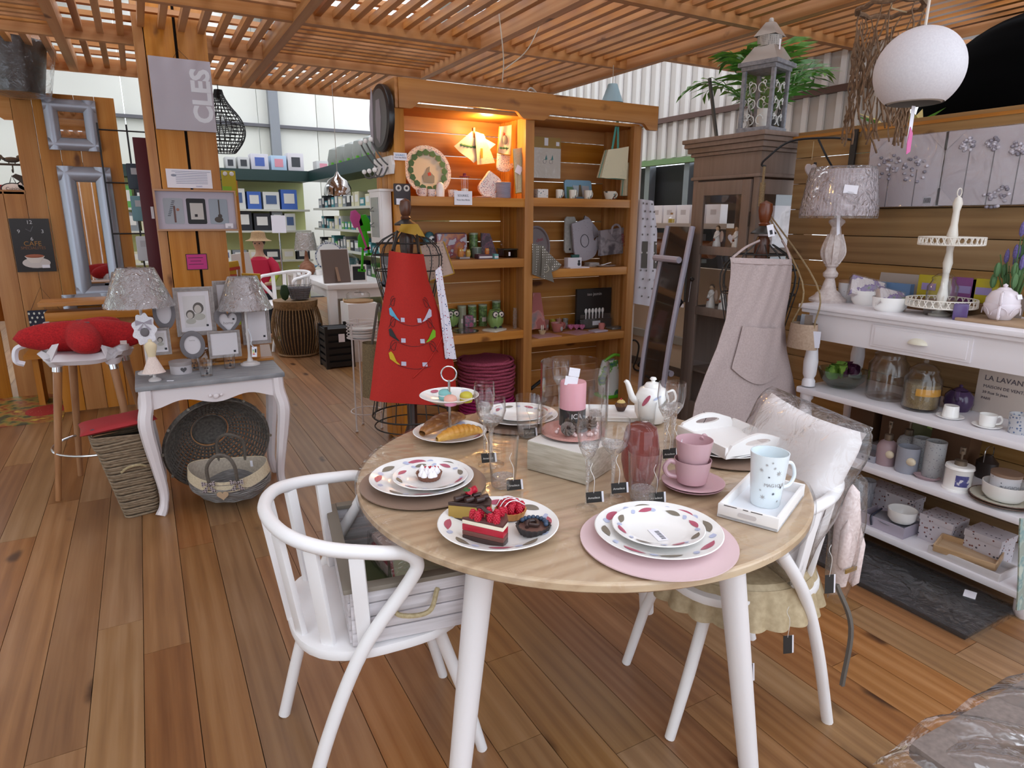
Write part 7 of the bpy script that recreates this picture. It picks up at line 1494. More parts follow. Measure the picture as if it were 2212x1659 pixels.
p = Vector((2.98, PX(2185, 860, 2.98).y, z)); t = T('lavender_sign', 'cream board lettered LA LAVANDE with a purple lily emblem', 'sign', p); MB().box((0, 0, .14), (.012, .26, .28)).b('board', P('#c4b6ac', .7), t, bev=.002)
for s_, q, zz_ in (('LA LAVANDE', .03, .15), ('MAISON DE VENTE', .018, .115), ('39 Rue St Jean', .016, .09), ('PARIS', .014, .065)): text(s_, q, P('#4a4450', .6), t, (-.0068, .105, zz_), (R(90), 0, R(-90)), align='LEFT')
for k, (y, zz_, r_) in enumerate(((0, .215, .012), (.018, .205, .009), (-.018, .205, .009))): MB().ball((-.007, y-.03, zz_), r_*.7, 8, ry=r_, rz=r_*2).b('lily_emblem', P('#4a3a5e', .6), t)
p = cp_(2198, 932, z, 2.8, 2.75); t = T('blue_tumbler', 'beaker with a dense blue flower print', 'beaker', p); MB().lathe([(.0001, 0), (.03, 0), (.036, .075), (.034, .075), (.0001, .004)], 24).b('body', dots('blue_flower', '#b9b9bc', '#5a6a8a', None, 95, .32, .3), t)
# ---- third shelf
z = ZC[2]; DOT = dots('copper_dots', '#c6c0c6', '#7a4a44', '#4a4a56', 58, .24, .6); DOTG = dots('fine_dots', '#a3a3ab', '#565a66', None, 120, .25, .6)
def dbox(label, px, py, w, d, h, z, xmax, xmin, rz=0, group='spotted boxes'):
    p = cp_(px, py, z, xmax, xmin); t = T('spotted_box', label, 'box', p, rz, group); MB().box((0, 0, h*.38), (d, w, h*.76)).b('body', DOT, t, bev=.002); MB().box((0, 0, h*.88), (d+.006, w+.006, h*.24)).b('lid', DOT, t, bev=.002); return t
dbox('spotted box with a grey lid top beside the wrapped pillow', 1832, 958, .085, .09, .09, z, 2.9, 2.82)
p = cp_(1880, 985, z, 2.86, 2.8); t = T('star_tray', 'grey metal tray with stars and curled white handles', 'tray', p); MB().box((0, 0, .003), (.16, .13, .004)).b('base', P('#9a9aa2', .5), t)
for s in (-1, 1): MB().box((s*.08, 0, .016), (.003, .13, .03)).b('side', P('#9a9aa2', .5), t); MB().box((0, s*.065, .016), (.16, .003, .03)).b('side', P('#9a9aa2', .5), t); MB().tube(bez([(-.03, s*.068, .02), (-.02, s*.075, .07), (.02, s*.075, .085), (.04, s*.07, .07)], 6), .003, 6).b('curled_handle', WHITE, t)
for k in range(4): MB().prism([(x, y) for x, y in star(5, .008, .0035)], 0, .001, MT((-.0825, -.045+.03*k, .016)) @ MR(R(-90), 4, 'Y') @ MR(R(90), 4, 'Z')).b('star_print', P('#55555e', .6), t)
def disp(label, px, py, top, mat, z, xmax, xmin, oval=None, emblem=False, pw=40):
    p = cp_(px, py, z, xmax, xmin); t = T('soap_dispenser', label, 'dispenser', p, 0, GC); H = PX(px, top, p.x).z-z; r_ = mm(p, pw/2); b_ = H*.58
    if emblem: MB().lathe([(.0001, 0), (r_, 0), (r_, .006), (r_*.92, .01), (r_*.92, b_*.85), (r_, b_*.9), (r_*.95, b_), (.0001, b_*1.02)], 28).b('body', mat, t)
    else: MB().lathe([(.0001, 0), (r_*.95, 0), (r_, .006), (r_, b_*.7), (r_*.8, b_*.88), (r_*.45, b_*.97), (.0001, b_)], 28).b('body', mat, t)
    BR = plain('brushed_brass', '#7d6f60', .35, .7); MB().lathe([(r_*.42, b_*.97), (r_*.42, b_*1.2), (.004, b_*1.24), (.004, b_*1.45), (r_*.2, b_*1.46), (r_*.2, H), (.0001, H)], 14).tube([(0, 0, H*.96), (-.03, -.014, H*.94)], .004, 6).b('pump', BR, t)
    if oval: MB().ball((-r_*.7, -r_*.7, b_*.5), r_*.3, 12, ry=r_*.5, rz=b_*.16).b('oval_label', P('#cfc0a6', .5), t)
    if emblem: MB().lathe([(r_*.94, b_*.25), (r_*.94, b_*.7)], 10, a0=195, a1=255).b('blue_emblem', prints('emblem', '#c9c6cc', ['#5a5a8a', '#44447a'], 40), t)
    return t
disp('old pink soap dispenser with an oval label', 1912, 1000, 906, plain('dusty_pink', '#9c8488', .45), z, 2.78, 2.74, True)
disp('white dotted soap dispenser behind the grey tumbler', 1956, 985, 896, dots('white_dots', '#aeb0b2', '#7a7a86', None, 110, .22, .3), z, 2.92, 2.86)
disp('white canister dispenser with a blue turtle emblem', 2066, 1053, 962, PORC, z, 2.76, 2.73, False, True, 56)
def tumb(label, px, py, top, mat, xmax, xmin, pw, oval=False):
    p = cp_(px, py, z, xmax, xmin); t = T('bath_tumbler', label, 'tumbler', p, 0, GC); H = PX(px, top, p.x).z-z; r_ = mm(p, pw/2); MB().lathe([(.0001, 0), (r_*.92, 0), (r_, .006), (r_, H), (r_*.92, H), (r_*.9, .006), (.0001, .006)], 28).b('body', mat, t)
    if oval: MB().ball((-r_*.7, -r_*.7, H*.52), r_*.3, 12, ry=r_*.5, rz=H*.16).b('oval_label', P('#cfc0a6', .5), t)
tumb('ribbed grey tumbler with an oval label', 1957, 1012, 962, plain('cool_grey', '#9496a0', .45), 2.77, 2.74, 44, True); WD = dots('white_dots', '#aeb0b2', '#7a7a86', None, 110, .22, .3)
tumb('white dotted tumbler with a price sticker', 1984, 1000, 943, WD, 2.88, 2.82, 34); tumb('white dotted tumbler behind the soap dish', 2014, 1012, 950, WD, 2.8, 2.76, 40)
p = cp_(2002, 1032, z, 2.76, 2.73); t = T('soap_dish', 'old pink oval soap dish on the third shelf', 'soap dish', p, 15); MB().lathe([(.0001, 0), (.03, 0), (.045, .014), (.043, .016), (.026, .006), (.0001, .006)], 28, sx=.7, sy=1.15).b('dish', plain('dusty_pink', '#9c8488', .45), t)
p = cp_(2165, 1085, z, 2.8, 2.76)
for k in range(2): o = T('patterned_plate', ('patterned plate with a brown edge, lower of two under the white bowl', 'patterned plate with a brown edge, upper of two under the white bowl')[k], 'plate', (p.x, p.y, z+.009*k), 0, 'patterned plates'); MB().lathe([(.0001, 0), (.06, 0), (.11, .014), (.108, .016), (.06, .006), (.0001, .005)], 40).b('dish', dots('green_motif', '#b9b4a4', '#4f6a66', None, 60, .3, .3, .3), o); MB().tube([(.11*cos(TAU*i/40), .11*sin(TAU*i/40), .015) for i in range(40)], .0022, 5, True).b('brown_edge', P('#5a3a2c', .4), o)
bowl_('white_bowl', 'white straight-sided bowl stacked on the patterned plates', (p.x, p.y, z+.018), .075, .062)
t = T('lidded_pot', 'white pot with stars, wooden lid and grey lettering in the bowl', 'pot', (p.x, p.y+.004, z+.026)); MB().lathe([(.0001, 0), (.045, 0), (.05, .085), (.0001, .085)], 28).b('body', dots('star_speck', '#d3d2d6', '#5a6068', None, 38, .12, .3), t); MB().lathe([(.0001, .085), (.051, .085), (.051, .096), (.0001, .096)], 28).b('wooden_lid', P('#8a6f5c', .6), t); text('MAGIQUE', .019, P('#8a8c90', .5), t, (-.033, -.038, .05), (R(90), 0, R(-42)))
p = Vector((3.0, PX(2005, 930, 3.0).y, z)); t = T('garden_picture', 'green garden picture card leaning behind the dispensers', 'picture', p); MB().box((0, 0, .11), (.01, .2, .1)).b('card', prints('garden', '#5a5a3a', ['#7a9a4a', '#c0a86a', '#8a8a6a'], 12), t)
for y_, w_, lab in ((1.83, .12, 'brown carton behind the spotted box'), (1.66, .14, 'brown carton behind the pink dispenser'), (1.42, .16, 'dark carton behind the garden picture')): tag(MB().box((0, 0, .09), (.1, w_, .18)).b('carton', P('#5f412a', .8), None, (3.04, y_, z), bev=.003), lab, 'carton', 'cartons')
p = cp_(2133, 1000, z, 3.0, 2.95); t = T('dark_lantern', 'small dark metal lantern with a wire handle', 'lantern', p); MB().lathe([(.0001, 0), (.035, 0), (.04, .02), (.04, .07), (.02, .09), (.015, .1), (.0001, .1)], 18).b('body', plain('dark_bronze', '#2b211d', .35), t); MB().tube(bez([(-.035, 0, .07), (-.03, 0, .13), (.03, 0, .13), (.035, 0, .07)], 5), .0025, 5).b('wire_handle', STEEL, t)
# ---- lowest shelf
z = ZC[3]; CHK = dots('check_cup', '#a9acb4', '#5a6270', None, 150, .3, .4, .0)
for k in range(2): p = cp_(1866, 1095, z, 2.86, 2.8); t = T('check_beaker', ('checked paper-look beaker, lower of two stacked', 'checked paper-look beaker, upper of two stacked')[k], 'beaker', (p.x, p.y, z+.055*k), 0, 'checked beakers'); MB().lathe([(.0001, 0), (.03, 0), (.038, .09), (.036, .09), (.0001, .004)], 24).b('body', CHK, t)
dbox('dark spotted box behind the stacked beakers', 1905, 1085, .1, .1, .1, z, 2.98, 2.92); dbox('spotted box half hidden behind the white bowl', 1950, 1110, .12, .1, .1, z, 2.98, 2.92)
p = cp_(1915, 1168, z, 2.8, 2.775); t = T('lilac_tray_box', 'lilac-grey card tray with a dark ribbon', 'box', p, 0); LIL = P('#aaa2b0', .6); MB().box((0, 0, .004), (.13, .2, .006)).b('base', LIL, t)
for s in (-1, 1): MB().box((s*.063, 0, .026), (.005, .2, .05)).b('side', LIL, t); MB().box((0, s*.098, .026), (.13, .005, .05)).b('side', LIL, t)
MB().tube(bez([(-.068, .04, .01), (-.069, .045, .05), (-.02, .05, .058), (.03, .06, .058)], 5), .005, 5).b('ribbon', P('#2c2f3e', .5), t)
tag(MB().lathe([(.0001, 0), (.06, 0), (.072, .012), (.0001, .01)], 32).b('grey_plate', P('#83828a', .4), None, (p.x, p.y-.01, z+.03), (R(6), 0, 0)), 'grey plate lying in the lilac tray box', 'plate')
bowl_('white_bowl', 'white straight-sided bowl standing in the lilac tray box', (p.x+.005, p.y-.045, z+.05), .058, .055)
dbox('large spotted box behind the pale wooden tray', 2028, 1185, .13, .12, .115, z, 2.86, 2.85); dbox('large spotted box nearest the turned leg', 2128, 1215, .13, .12, .12, z, 2.86, 2.85)
p = cp_(2070, 1250, z, 2.76, 2.755)
for lab, loc, m_, d_, rz_, ty in (('shallow white tray at the front of the lowest shelf', (p.x+.005, p.y-.03, z), P('#d0cbcc', .6), (.13, .26, .032), 0, 0), ('pale wooden tray tilted on the white tray', (p.x+.0, p.y-.015, z+.03), wood('raw_wood', '#a98a68', '#bb9c7a', '#c5a98a', 'y', knots=0), (.1, .21, .03), 12, -10)):
    t = T('low_tray', lab, 'tray', loc, rz_, 'low trays'); t.rotation_euler = (0, R(ty), R(rz_)); a_, b_, c_ = d_; MB().box((0, 0, .003), (a_, b_, .006)).b('base', m_, t)
    for s in (-1, 1): MB().box((s*a_/2, 0, c_/2), (.006, b_, c_)).b('side', m_, t, bev=.001); MB().box((0, s*b_/2, c_/2), (a_, .006, c_)).b('side', m_, t, bev=.001)
# black wrapped slab on the floor
a, b, c = PZ(1740, 1196, .02), PZ(2079, 1340, .02), PZ(2150, 1292, .02); t = T('wrapped_slab', 'long black slab in clear film lying under the console', 'slab', ((a.x+c.x)/2, (a.y+b.y)/2+.12, 0), 0)
MB().box((0, 0, .011), (.36, abs(a.y-b.y)+.35, .02)).b('slab', plain('anthracite', '#1d1e21', .35), t, bev=.003); MB().box((0, 0, .012), (.372, abs(a.y-b.y)+.37, .026)).b('film', FILM, t); MB().box((-.02, -.36, .026), (.06, .04, .001)).b('price_label', CARD, t, rot=(0, 0, R(20)))
# ---- canvases on the plank screen
def canvas(label, tl, br_, seed, n):
    a, b = PX(*tl, XS-.035), PX(*br_, XS-.035); w, h = abs(a.y-b.y), a.z-b.z; t = T('canvas_print', label, 'canvas', (XS-.018, (a.y+b.y)/2, b.z), 0, 'wrapped canvases'); MB().box((0, 0, h/2), (.034, w, h)).b('canvas', plain('lilac_canvas', '#c0b8c0', .6), t, bev=.003)
    MB().box((0, 0, h/2), (.04, w+.006, h+.006)).b('film', glass('canvas_film', gl=1.3, rough=.12, bump=.8, bscale=9, op=.05), t); rn = random.Random(seed)
    for y_, z_, r_ in n:
        for k in range(46): q = r_*sqrt(rn.random()); a_ = rn.uniform(0, 6.28); MB().ball((-.0185, y_*w+q*cos(a_), z_*h+q*sin(a_)), rn.uniform(.006, .011), 6, ry=.009, rz=.007).b('petal_print', P(rn.choice(('#7d7882', '#a8a3ac', '#c4bfc8', '#918b96')), .6), t) if k % 2 == 0 else None
        if z_ > .4: MB().box((-.0176, y_*w-.01, z_*h*.5), (.001, .004, z_*h)).b('stalk_print', P('#6f6b72', .6), t)
    for s1, s2 in ((1, 1), (-1, 1), (1, -1), (-1, -1)):
        q = .085; o = [(s1*w/2, s2*h/2), (s1*(w/2-q), s2*h/2), (s1*w/2, s2*(h/2-q))]; MB().add([(-.0195, y_, z_+h/2) for y_, z_ in o], [(0, 1, 2)]).b('card_corner', P('#c0b6bc', .7), t, sm=0)
    MB().box((-.0195, -w*.36, h*.08), (.001, .035, .03)).b('barcode_label', CARD, t)
    m = MB(); [m.box((-.0202, -w*.36-.014+.004*k, h*.08), (.0005, .002, .022)) for k in range(8)]; m.b('barcode', INK, t)
canvas('film-wrapped canvas with two round grey flower heads', (1884, 302), (2026, 445), 3, ((.22, .58, .06), (-.14, .52, .06)))
canvas('film-wrapped canvas with pale petals, larger and nearer the globe lamp', (2046, 285), (2300, 440), 5, ((.0, .1, .05), (.3, .8, .03), (.1, .78, .03), (-.1, .7, .03)))
# iron bracket with rope and bag
b = PX(1842, 330, XS-.02); t = T('iron_bracket', 'black iron wall bracket with curled hooks', 'bracket', b); MB().box((0, 0, 0), (.012, .03, .22)).b('strap', BLACK, t); MB().tube(bez([(-.01, .0, .06), (-.1, .06, .07), (-.22, .2, .06), (-.3, .27, -.02), (-.31, .29, -.05), (-.29, .28, -.06)], 6), .006, 6).b('arm', BLACK, t); MB().tube(bez([(-.14, .1, .065), (-.1, .07, -.02), (-.06, .05, -.08)], 5), .005, 6).b('brace', BLACK, t)
tip = b+Vector((-.3, .28, -.06)); t = T('heart_tag', 'pale wooden heart tag hanging on the iron bracket', 'ornament', b+Vector((-.12, .14, -.03))); MB().prism([(16*sin(R(a))**3*.0026, (13*cos(R(a))-5*cos(R(2*a))-2*cos(R(3*a))-cos(R(4*a)))*.0026) for a in range(0, 360, 12)], -.004, .004, XZ).b('heart', P('#bfb0ae', .6), t, (0, 0, -.05)); MB().tube([(0, 0, 0), (0, 0, .09)], .0015, 4).b('cord', P('#b9a888', .8), t); MB().box((.03, 0, -.03), (.02, .003, .04)).b('price_tag', INK, t)
bagp = PX(1735, 720, 2.62); t = T('canvas_pouch', 'beige cloth pouch with packaged goods hanging by long ropes', 'bag', Vector((2.62, bagp.y, PX(1735, 752, 2.62).z))); BG = fuzzy('beige_canvas', '#98806c', '#ab9480', 110, .85, .2); RP = fuzzy('hemp_rope', '#7a664a', '#9a8462', 140, .9, .5)
MB().sheet(lambda u, v: (.045*cos(TAU*u)*(1+.1*sin(3*v)), (.075-.012*v)*sin(TAU*u), .115*v), 26, 6, cu=True).lathe([(.0001, 0), (.075, 0)], 26, sx=.6).b('pouch', BG, t)
top_ = tip-Vector(t.location)
for y_ in (-.06, .06): MB().tube(bez([(-.01, y_, .1), (.0, y_*.6, .3), top_+Vector((0, 0, -.18))], 6), .004, 5).b('rope', RP, t)
MB().tube([top_+Vector((0, 0, -.2)), top_+Vector((0, 0, -.08))], .014, 10).b('rope_whipping', RP, t); MB().tube([top_+Vector((0, 0, -.08)), top_+Vector((0, 0, .0))], .007, 6).b('rope_loop', RP, t)
MB().box((-.05, -.045, .05), (.004, .05, .075)).b('card_label', P('#c4c2cc', .6), t, rot=(0, 0, R(40)))
for k in range(3): MB().box((-.01+.02*k, -.02+.03*k, .13), (.02, .03, .05)).b('packaged_good', P(('#6f5f54', '#8a8c94', '#3a3634')[k], .4), t, rot=(0, R(10*k), R(20)))
# ================================================================ beige apron on the second form
fx, fy = 2.66, 2.25; f2 = T('dress_form', 'dark wire dress form with a turned wooden post wearing the beige apron', 'dress form', (fx, fy, 0), -50)
def zb(py): return PX(1655, py, fx).z
MB().lathe([(.0001, 0), (.16, 0), (.16, .02), (.1, .05), (.04, .1), (.028, .2), (.028, zb(570)), (.036, zb(545)), (.034, zb(520)), (.024, zb(510))], 22).b('wooden_post', plain('red_brown_wood', '#4a2616', .35), f2)
MB().lathe([(.06, zb(500)-.012), (.06, zb(500)-.006), (.028, zb(492)), (.022, zb(488))], 22).b('metal_collar', plain('pewter', '#3c3835', .4, .6), f2); MB().lathe([(.022, zb(488)), (.028, zb(484)), (.02, zb(480)), (.026, zb(474)), (.034, zb(455)), (.03, zb(440)), (.0001, zb(433))], 20).b('finial', plain('chestnut_finial', '#6a3418', .3), f2)
zs, zb2 = zb(528), .12
for k in range(14): a = TAU*k/14; MB().tube([torso(a, i/24) for i in range(25)], .003, 5).b('upright_wire', WIRE, f2)
for tt in (.04, .1, .2, .6, 1): MB().tube([torso(TAU*i/32, tt) for i in range(32)], .0035, 5, True).b('hoop_wire', WIRE, f2)
LIN = fuzzy('rose_linen', '#a3928f', '#b3a19e', 150, .85, .2)
rows = [(1578, 556, 1713, 560), (1577, 600, 1708, 605), (1572, 650, 1702, 655), (1566, 690, 1694, 700), (1548, 750, 1698, 755), (1522, 810, 1712, 815), (1500, 870, 1722, 872), (1492, 915, 1724, 920)]
t, f, c = draped('linen_apron', 'dusty rose linen apron with a front pocket on the second form', rows, fy-.2, LIN, 'apron', .06, lambda u, v: (.014*sin(13*u+2)*v+.006*sin(30*u+18*v)*(1-v)) - .05*math.exp(-((u-.5)/.35)**2)*(1 if v < .001 else 0), nu=30, up=5)
vv2 = lambda py: (py-556)/(918-556)
MB().sheet(lambda u, v: on(f, .22+.62*u, vv2(718)+.22*v+.07*sin(pi*u)*v, .01+.014*sin(pi*u)*(1-v)), 16, 6).b('pocket', LIN, t, solid=.003, sm=70)
MB().tube([on(f, .02+.96*k/10, .035, .003) for k in range(11)], .0025, 5).b('top_hem', LIN, t)
for a, b_ in (((1583, 556), (1640, 520)), ((1708, 560), (1690, 520))): MB().tube(bez([PY(*a, fy-.2)-c, PY((a[0]+b_[0])/2, (a[1]+b_[1])/2-4, fy-.14)-c, PY(*b_, fy-.06)-c], 4), .006, 5).b('neck_strap', LIN, t)
p = PX(1665, 498, fx-.06); t = T('swing_tag', 'white swing tag on the collar of the second form', 'tag', p); MB().box((0, 0, 0), (.03, .002, .055)).b('card', CARD, t, rot=(0, R(-14), R(-35))); MB().box((.0, -.003, -.008), (.012, .001, .02)).b('barcode', INK, t, rot=(0, R(-14), R(-35)))
# ================================================================ in and on the glazed cabinet
KR = P('#8a6a48', .7); rn = random.Random(1)
def kbox(label, x, y, z, w, d, h, heart=True):
    t = T('heart_box', label, 'box', (x, y, z), 0, 'heart gift boxes'); MB().box((0, 0, h/2), (d, w, h)).b('carton', KR, t)
    hp = [(16*sin(R(a))**3*.0019, (13*cos(R(a))-5*cos(R(2*a))-2*cos(R(3*a))-cos(R(4*a)))*.0019+h*.55) for a in range(0, 360, 12)]
    MB().prism(hp, d/2+.0005, d/2+.002, SD).b('heart_window', CARD, t); MB().prism(hp, w/2+.0005, w/2+.002, XZ).b('heart_window', CARD, t)
z = 1.256; kbox('kraft box with a heart window on the upper cabinet shelf, lower of two', XC0+.16, YC0+.26, z, .1, .1, .13); kbox('kraft box with a heart window behind the angel', XC0+.18, YC0+.12, z, .1, .1, .13); kbox('kraft box with a heart window stacked highest', XC0+.2, YC0+.14, z+.132, .1, .1, .13); 
def angel(label, x, y, z, s=1.0):
    t = T('angel_figurine', label, 'figurine', (x, y, z), 0, 'white angels'); MB().lathe([(.0001, 0), (.02, 0), (.017, .03), (.01, .06), (.013, .075), (.006, .086)], 16).b('gown', PORC, t, scale=(s, s, s)); MB().ball((0, 0, .095*s), .009*s, 12, rz=.011*s).b('head', P('#c9a98a', .5), t); MB().ball((.003*s, .001*s, .098*s), .0105*s, 12, rz=.011*s).b('hair', P('#5a4638', .6), t)
    for q in (-1, 1): MB().ball((.012*s, q*.014*s, .06*s), .004*s, 10, ry=.012*s, rz=.026*s).b('wing', P('#c0a898', .5), t)
    MB().tube([(-.002*s, -.012*s, .07*s), (-.016*s, -.004*s, .055*s), (-.016*s, .004*s, .052*s), (-.002*s, .012*s, .07*s)], .0035*s, 6).b('arms', PORC, t); MB().ball((-.018*s, 0, .045*s), .005*s, 8).b('copper_heart', P('#a05a42', .4, .4), t)
angel('white angel figurine at the far end of the upper cabinet shelf', XC0+.06, YC0+.33, z, 1.35); angel('white angel figurine with red heart in the middle of the upper shelf', XC0+.06, YC0+.18, z, 1.35)
z = .886; angel('white angel figurine on the lower cabinet shelf, farther one', XC0+.06, YC0+.34, z, 1.5); angel('white angel figurine on the lower cabinet shelf beside the apron', XC0+.06, YC0+.24, z, 1.5); kbox('kraft box with a heart window on the lower cabinet shelf', XC0+.18, YC0+.22, z, .12, .1, .14)
tag(MB().box((0, 0, .13), (.34, .006, .26)).b('angel_poster', prints('poster', '#a9908e', ['#b9a29e', '#8a6a5e', '#c4b4b2'], 6), None, (XC0+.22, YC0+.05, 1.256)), 'pinkish printed poster inside the cabinet side', 'poster')
t = T('door_tag', 'small framed photo tag hanging from the cabinet knob', 'tag', (XC0-.045, YC1-.075, 1.055)); MB().tube([(.012, 0, .02), (.0, 0, -.12)], .0015, 4).b('string', CARD, t); MB().box((0, 0, -.17), (.008, .085, .085)).b('frame', INK, t, rot=(R(38), 0, 0)); t.rotation_euler = (0, 0, 0); MB().box((-.005, 0, -.17), (.001, .07, .07)).b('photo', P('#8f8d8b', .4), t, rot=(R(38), 0, 0))
# lantern
GRW = fuzzy('grey_washed', '#6f7076', '#8d8e94', 50, .6, .15); la = T('garden_lantern', 'grey wooden lantern with white scrollwork and a metal pagoda roof', 'lantern', (3.07, 2.68, 1.901), 14)
hb_ = PX(1680, 140, 3.07).z-1.901; wl_ = .165
for x in (-1, 1):
    for y in (-1, 1): MB().box((x*wl_/2, y*wl_/2, hb_/2), (.02, .02, hb_)).b('corner_post', GRW, la, bev=.002)
for zz_, e in ((.012, .03), (hb_-.01, .03)): MB().box((0, 0, zz_), (wl_+e, wl_+e, .024)).b('frame_board', GRW, la, bev=.003)
MB().box((0, 0, hb_+.008), (wl_+.06, wl_+.06, .022)).b('roof_board', GRW, la, bev=.004)
for k in range(4):
    Mz = MR(R(90*k), 4, 'Z'); MB().box((0, -wl_/2, hb_/2), (wl_-.02, .002, hb_-.05), Mz).b('pane', GLASS, la)
    m = MB()
    for s in (-1, 1):
        for q in range(3): zc_ = .06+q*(hb_-.09)/3; m.tube([(s*(.026+.02*cos(R(a))), -wl_/2-.003, zc_+.024*sin(R(a))) for a in range(0, 300, 30)], .0028, 4, False, Mz).tube([(s*(.04+.009*cos(R(a))), -wl_/2-.003, zc_+.024+.009*sin(R(a))) for a in range(0, 360, 40)], .0024, 4, True, Mz)
    m.b('scrollwork', P('#d5d8d6', .5), la)
ZN = plain('zinc_roof', '#b9b4ae', .35, .5); r0 = wl_*.62; m = MB(); m.lathe([(r0*1.4, hb_+.02), (r0*.75, hb_+.1), (r0*.6, hb_+.1)], 4, MR(R(45), 4, 'Z')); m.b('lower_roof', ZN, la, sm=0)
MB().lathe([(r0*.58, hb_+.1), (r0*.62, hb_+.15)], 24).b('pierced_collar', dots('pierced', '#a8a49e', '#4a4a48', None, 130, .3, .4, .0), la); MB().lathe([(r0*.85, hb_+.15), (r0*.28, hb_+.22), (.0001, hb_+.225)], 4, MR(R(45), 4, 'Z')).b('upper_roof', ZN, la, sm=0); MB().ball((0, 0, hb_+.23), .014, 10).b('finial', ZN, la); MB().box((-.06, -.09, hb_+.09), (.014, .002, .05)).b('price_tag', CARD, la)
MB().cyl((0, 0, .026), .03, .1, 18).b('candle', P('#d8d4cc', .5), la)
tag(MB().tube([(0, 0, 0), (.05, .14, .34)], .012, 6).b('leaning_batten', P('#4a4844', .6), None, (2.99, 2.93, 1.902)), 'dark batten leaning behind the lantern', 'batten')
# palm in a wire pot behind the lantern
pl = T('potted_palm', 'artificial palm with long green fronds on top of the cabinet', 'plant', (3.33, 2.88, 1.902)); MB().lathe([(.0001, 0), (.07, 0), (.09, .12), (.085, .12), (.0001, .1)], 20).b('pot', plain('dark_basket', '#22201e', .6), pl); rn = random.Random(12)
LF = [fuzzy('palm_%d' % k, a, b, 20, .45, .1) for k, (a, b) in enumerate((('#2f6a22', '#4a8a30'), ('#3f7a28', '#6aa03c')))]
for k in range(22):
    a = rn.uniform(0, 6.28); L_ = rn.uniform(.45, .8); el = rn.uniform(.7, 1.35); out = Vector((cos(a)*.75, sin(a)*.75, 0))
    pts = [Vector((0, 0, .08))+out*(L_*cos(el)*s*1.1)+Vector((0, 0, L_*sin(el)*s-.38*L_*s*s*s)) for s in [i/10 for i in range(11)]]
    st_ = MB().tube(pts, [.006-.0004*i for i in range(11)], 5).b('frond', LF[0], pl); m = MB()
    for i in range(3, 11):
        p = pts[i]; d = (pts[i]-pts[i-1]).normalized(); sd_ = d.cross(Vector((0, 0, 1))).normalized(); w_ = .17*sin(pi*(i-1.5)/10)+.035
        for s in (-1, 1): e_ = p+sd_*s*w_+d*w_*.55+Vector((0, 0, -.25*w_)); mid = (p+e_)/2+d*.012+Vector((0, 0, .01)); m.add([p, mid+d*.012, e_, mid-d*.014], [(0, 1, 2, 3)])
    m.b('leaflet', LF[k % 2], st_, sm=0)
for k in range(12): a = TAU*k/12; MB().tube([(.07*cos(a), .07*sin(a), 0), (.11*cos(a), .11*sin(a), .2)], .004, 5).b('pot_wire', BLACK, pl)
# ================================================================ hanging lamps at the front
gp = CAM+ray(1985, 152)*2.2; rg_ = 88*2.2/F_; t = T('globe_pendant', 'white speckled globe pendant lamp with an open base', 'lamp', gp)
MB().lathe([(rg_*sin(R(a)), rg_*.98*cos(R(a))) for a in range(8, 146, 6)], 48).b('globe', fuzzy('paper_globe', '#cfcbd0', '#d9d6da', 160, .6, .05), t); MB().lathe([(rg_*.97*sin(R(a)), rg_*.95*cos(R(a))) for a in range(120, 146, 6)], 40).b('inner_shell', P('#a59c92', .7), t); MB().tube([(0, 0, rg_*.95), (.01, 0, PZ0-gp.z)], .005, 6).b('cord', P('#d9cfc4', .6), t)
MB().box((0, 0, -rg_*1.25), (.02, .002, .12)).b('price_strip', CARD, t); MB().prism([(-.006, -.22), (.012, -.24), (.012, -.3), (-.008, -.31), (-.012, -.27)], .002, .004, XZ).b('pink_ticket', P('#d06aa0', .6), t, (0, 0, .04))
tw = T('twig_pendant', 'cylindrical pendant of tangled brown twigs', 'lamp', CAM+ray(1905, 165)*2.75); TWG = fuzzy('twig', '#5a4432', '#86694e', 60, .8, .4); rn = random.Random(21); rt_ = 62*2.75/F_; z0, z1 = -.3, .26
for k in range(150):
    a = rn.uniform(0, 6.28); zz_ = rn.uniform(z0, z1-.16); pts = []; dv = rn.uniform(-.16, .16)
    for i in range(5): q = rt_*rn.uniform(.88, 1.05); pts.append((q*cos(a+dv*i+rn.uniform(-.05, .05)), q*sin(a+dv*i), min(z1, zz_+.042*i)))
    MB().tube(pts, [.0045, .004, .004, .003, .002], 4).b('twig', TWG, tw)
for q in (.98, 1.04): MB().tube([(rt_*q*cos(TAU*i/24), rt_*q*sin(TAU*i/24), z1+.006*sin(i*2.2)) for i in range(24)], .009, 6, True).b('top_ring', TWG, tw)
MB().tube([(0, 0, z1), (0, 0, PZ0-tw.location.z)], .004, 5).tube([(0, 0, z1), (rt_, 0, z1)], .003, 4).b('cord', P('#b9a684', .7), tw)
bd = CAM+ray(2232, 268)*3.9; rb_ = 225*3.9/F_; t = T('black_dome', 'huge matt black dome lampshade rising behind the plank screen', 'lampshade', bd); MB().lathe([(rb_*sin(R(a)), rb_*cos(R(a))) for a in range(1, 100, 6)], 56).b('dome', plain('matt_black', '#050506', 1, 0, .05), t, solid=.01); MB().tube([(0, 0, rb_), (0, 0, 4.8-bd.z)], .008, 6).b('suspension', BLACK, t)
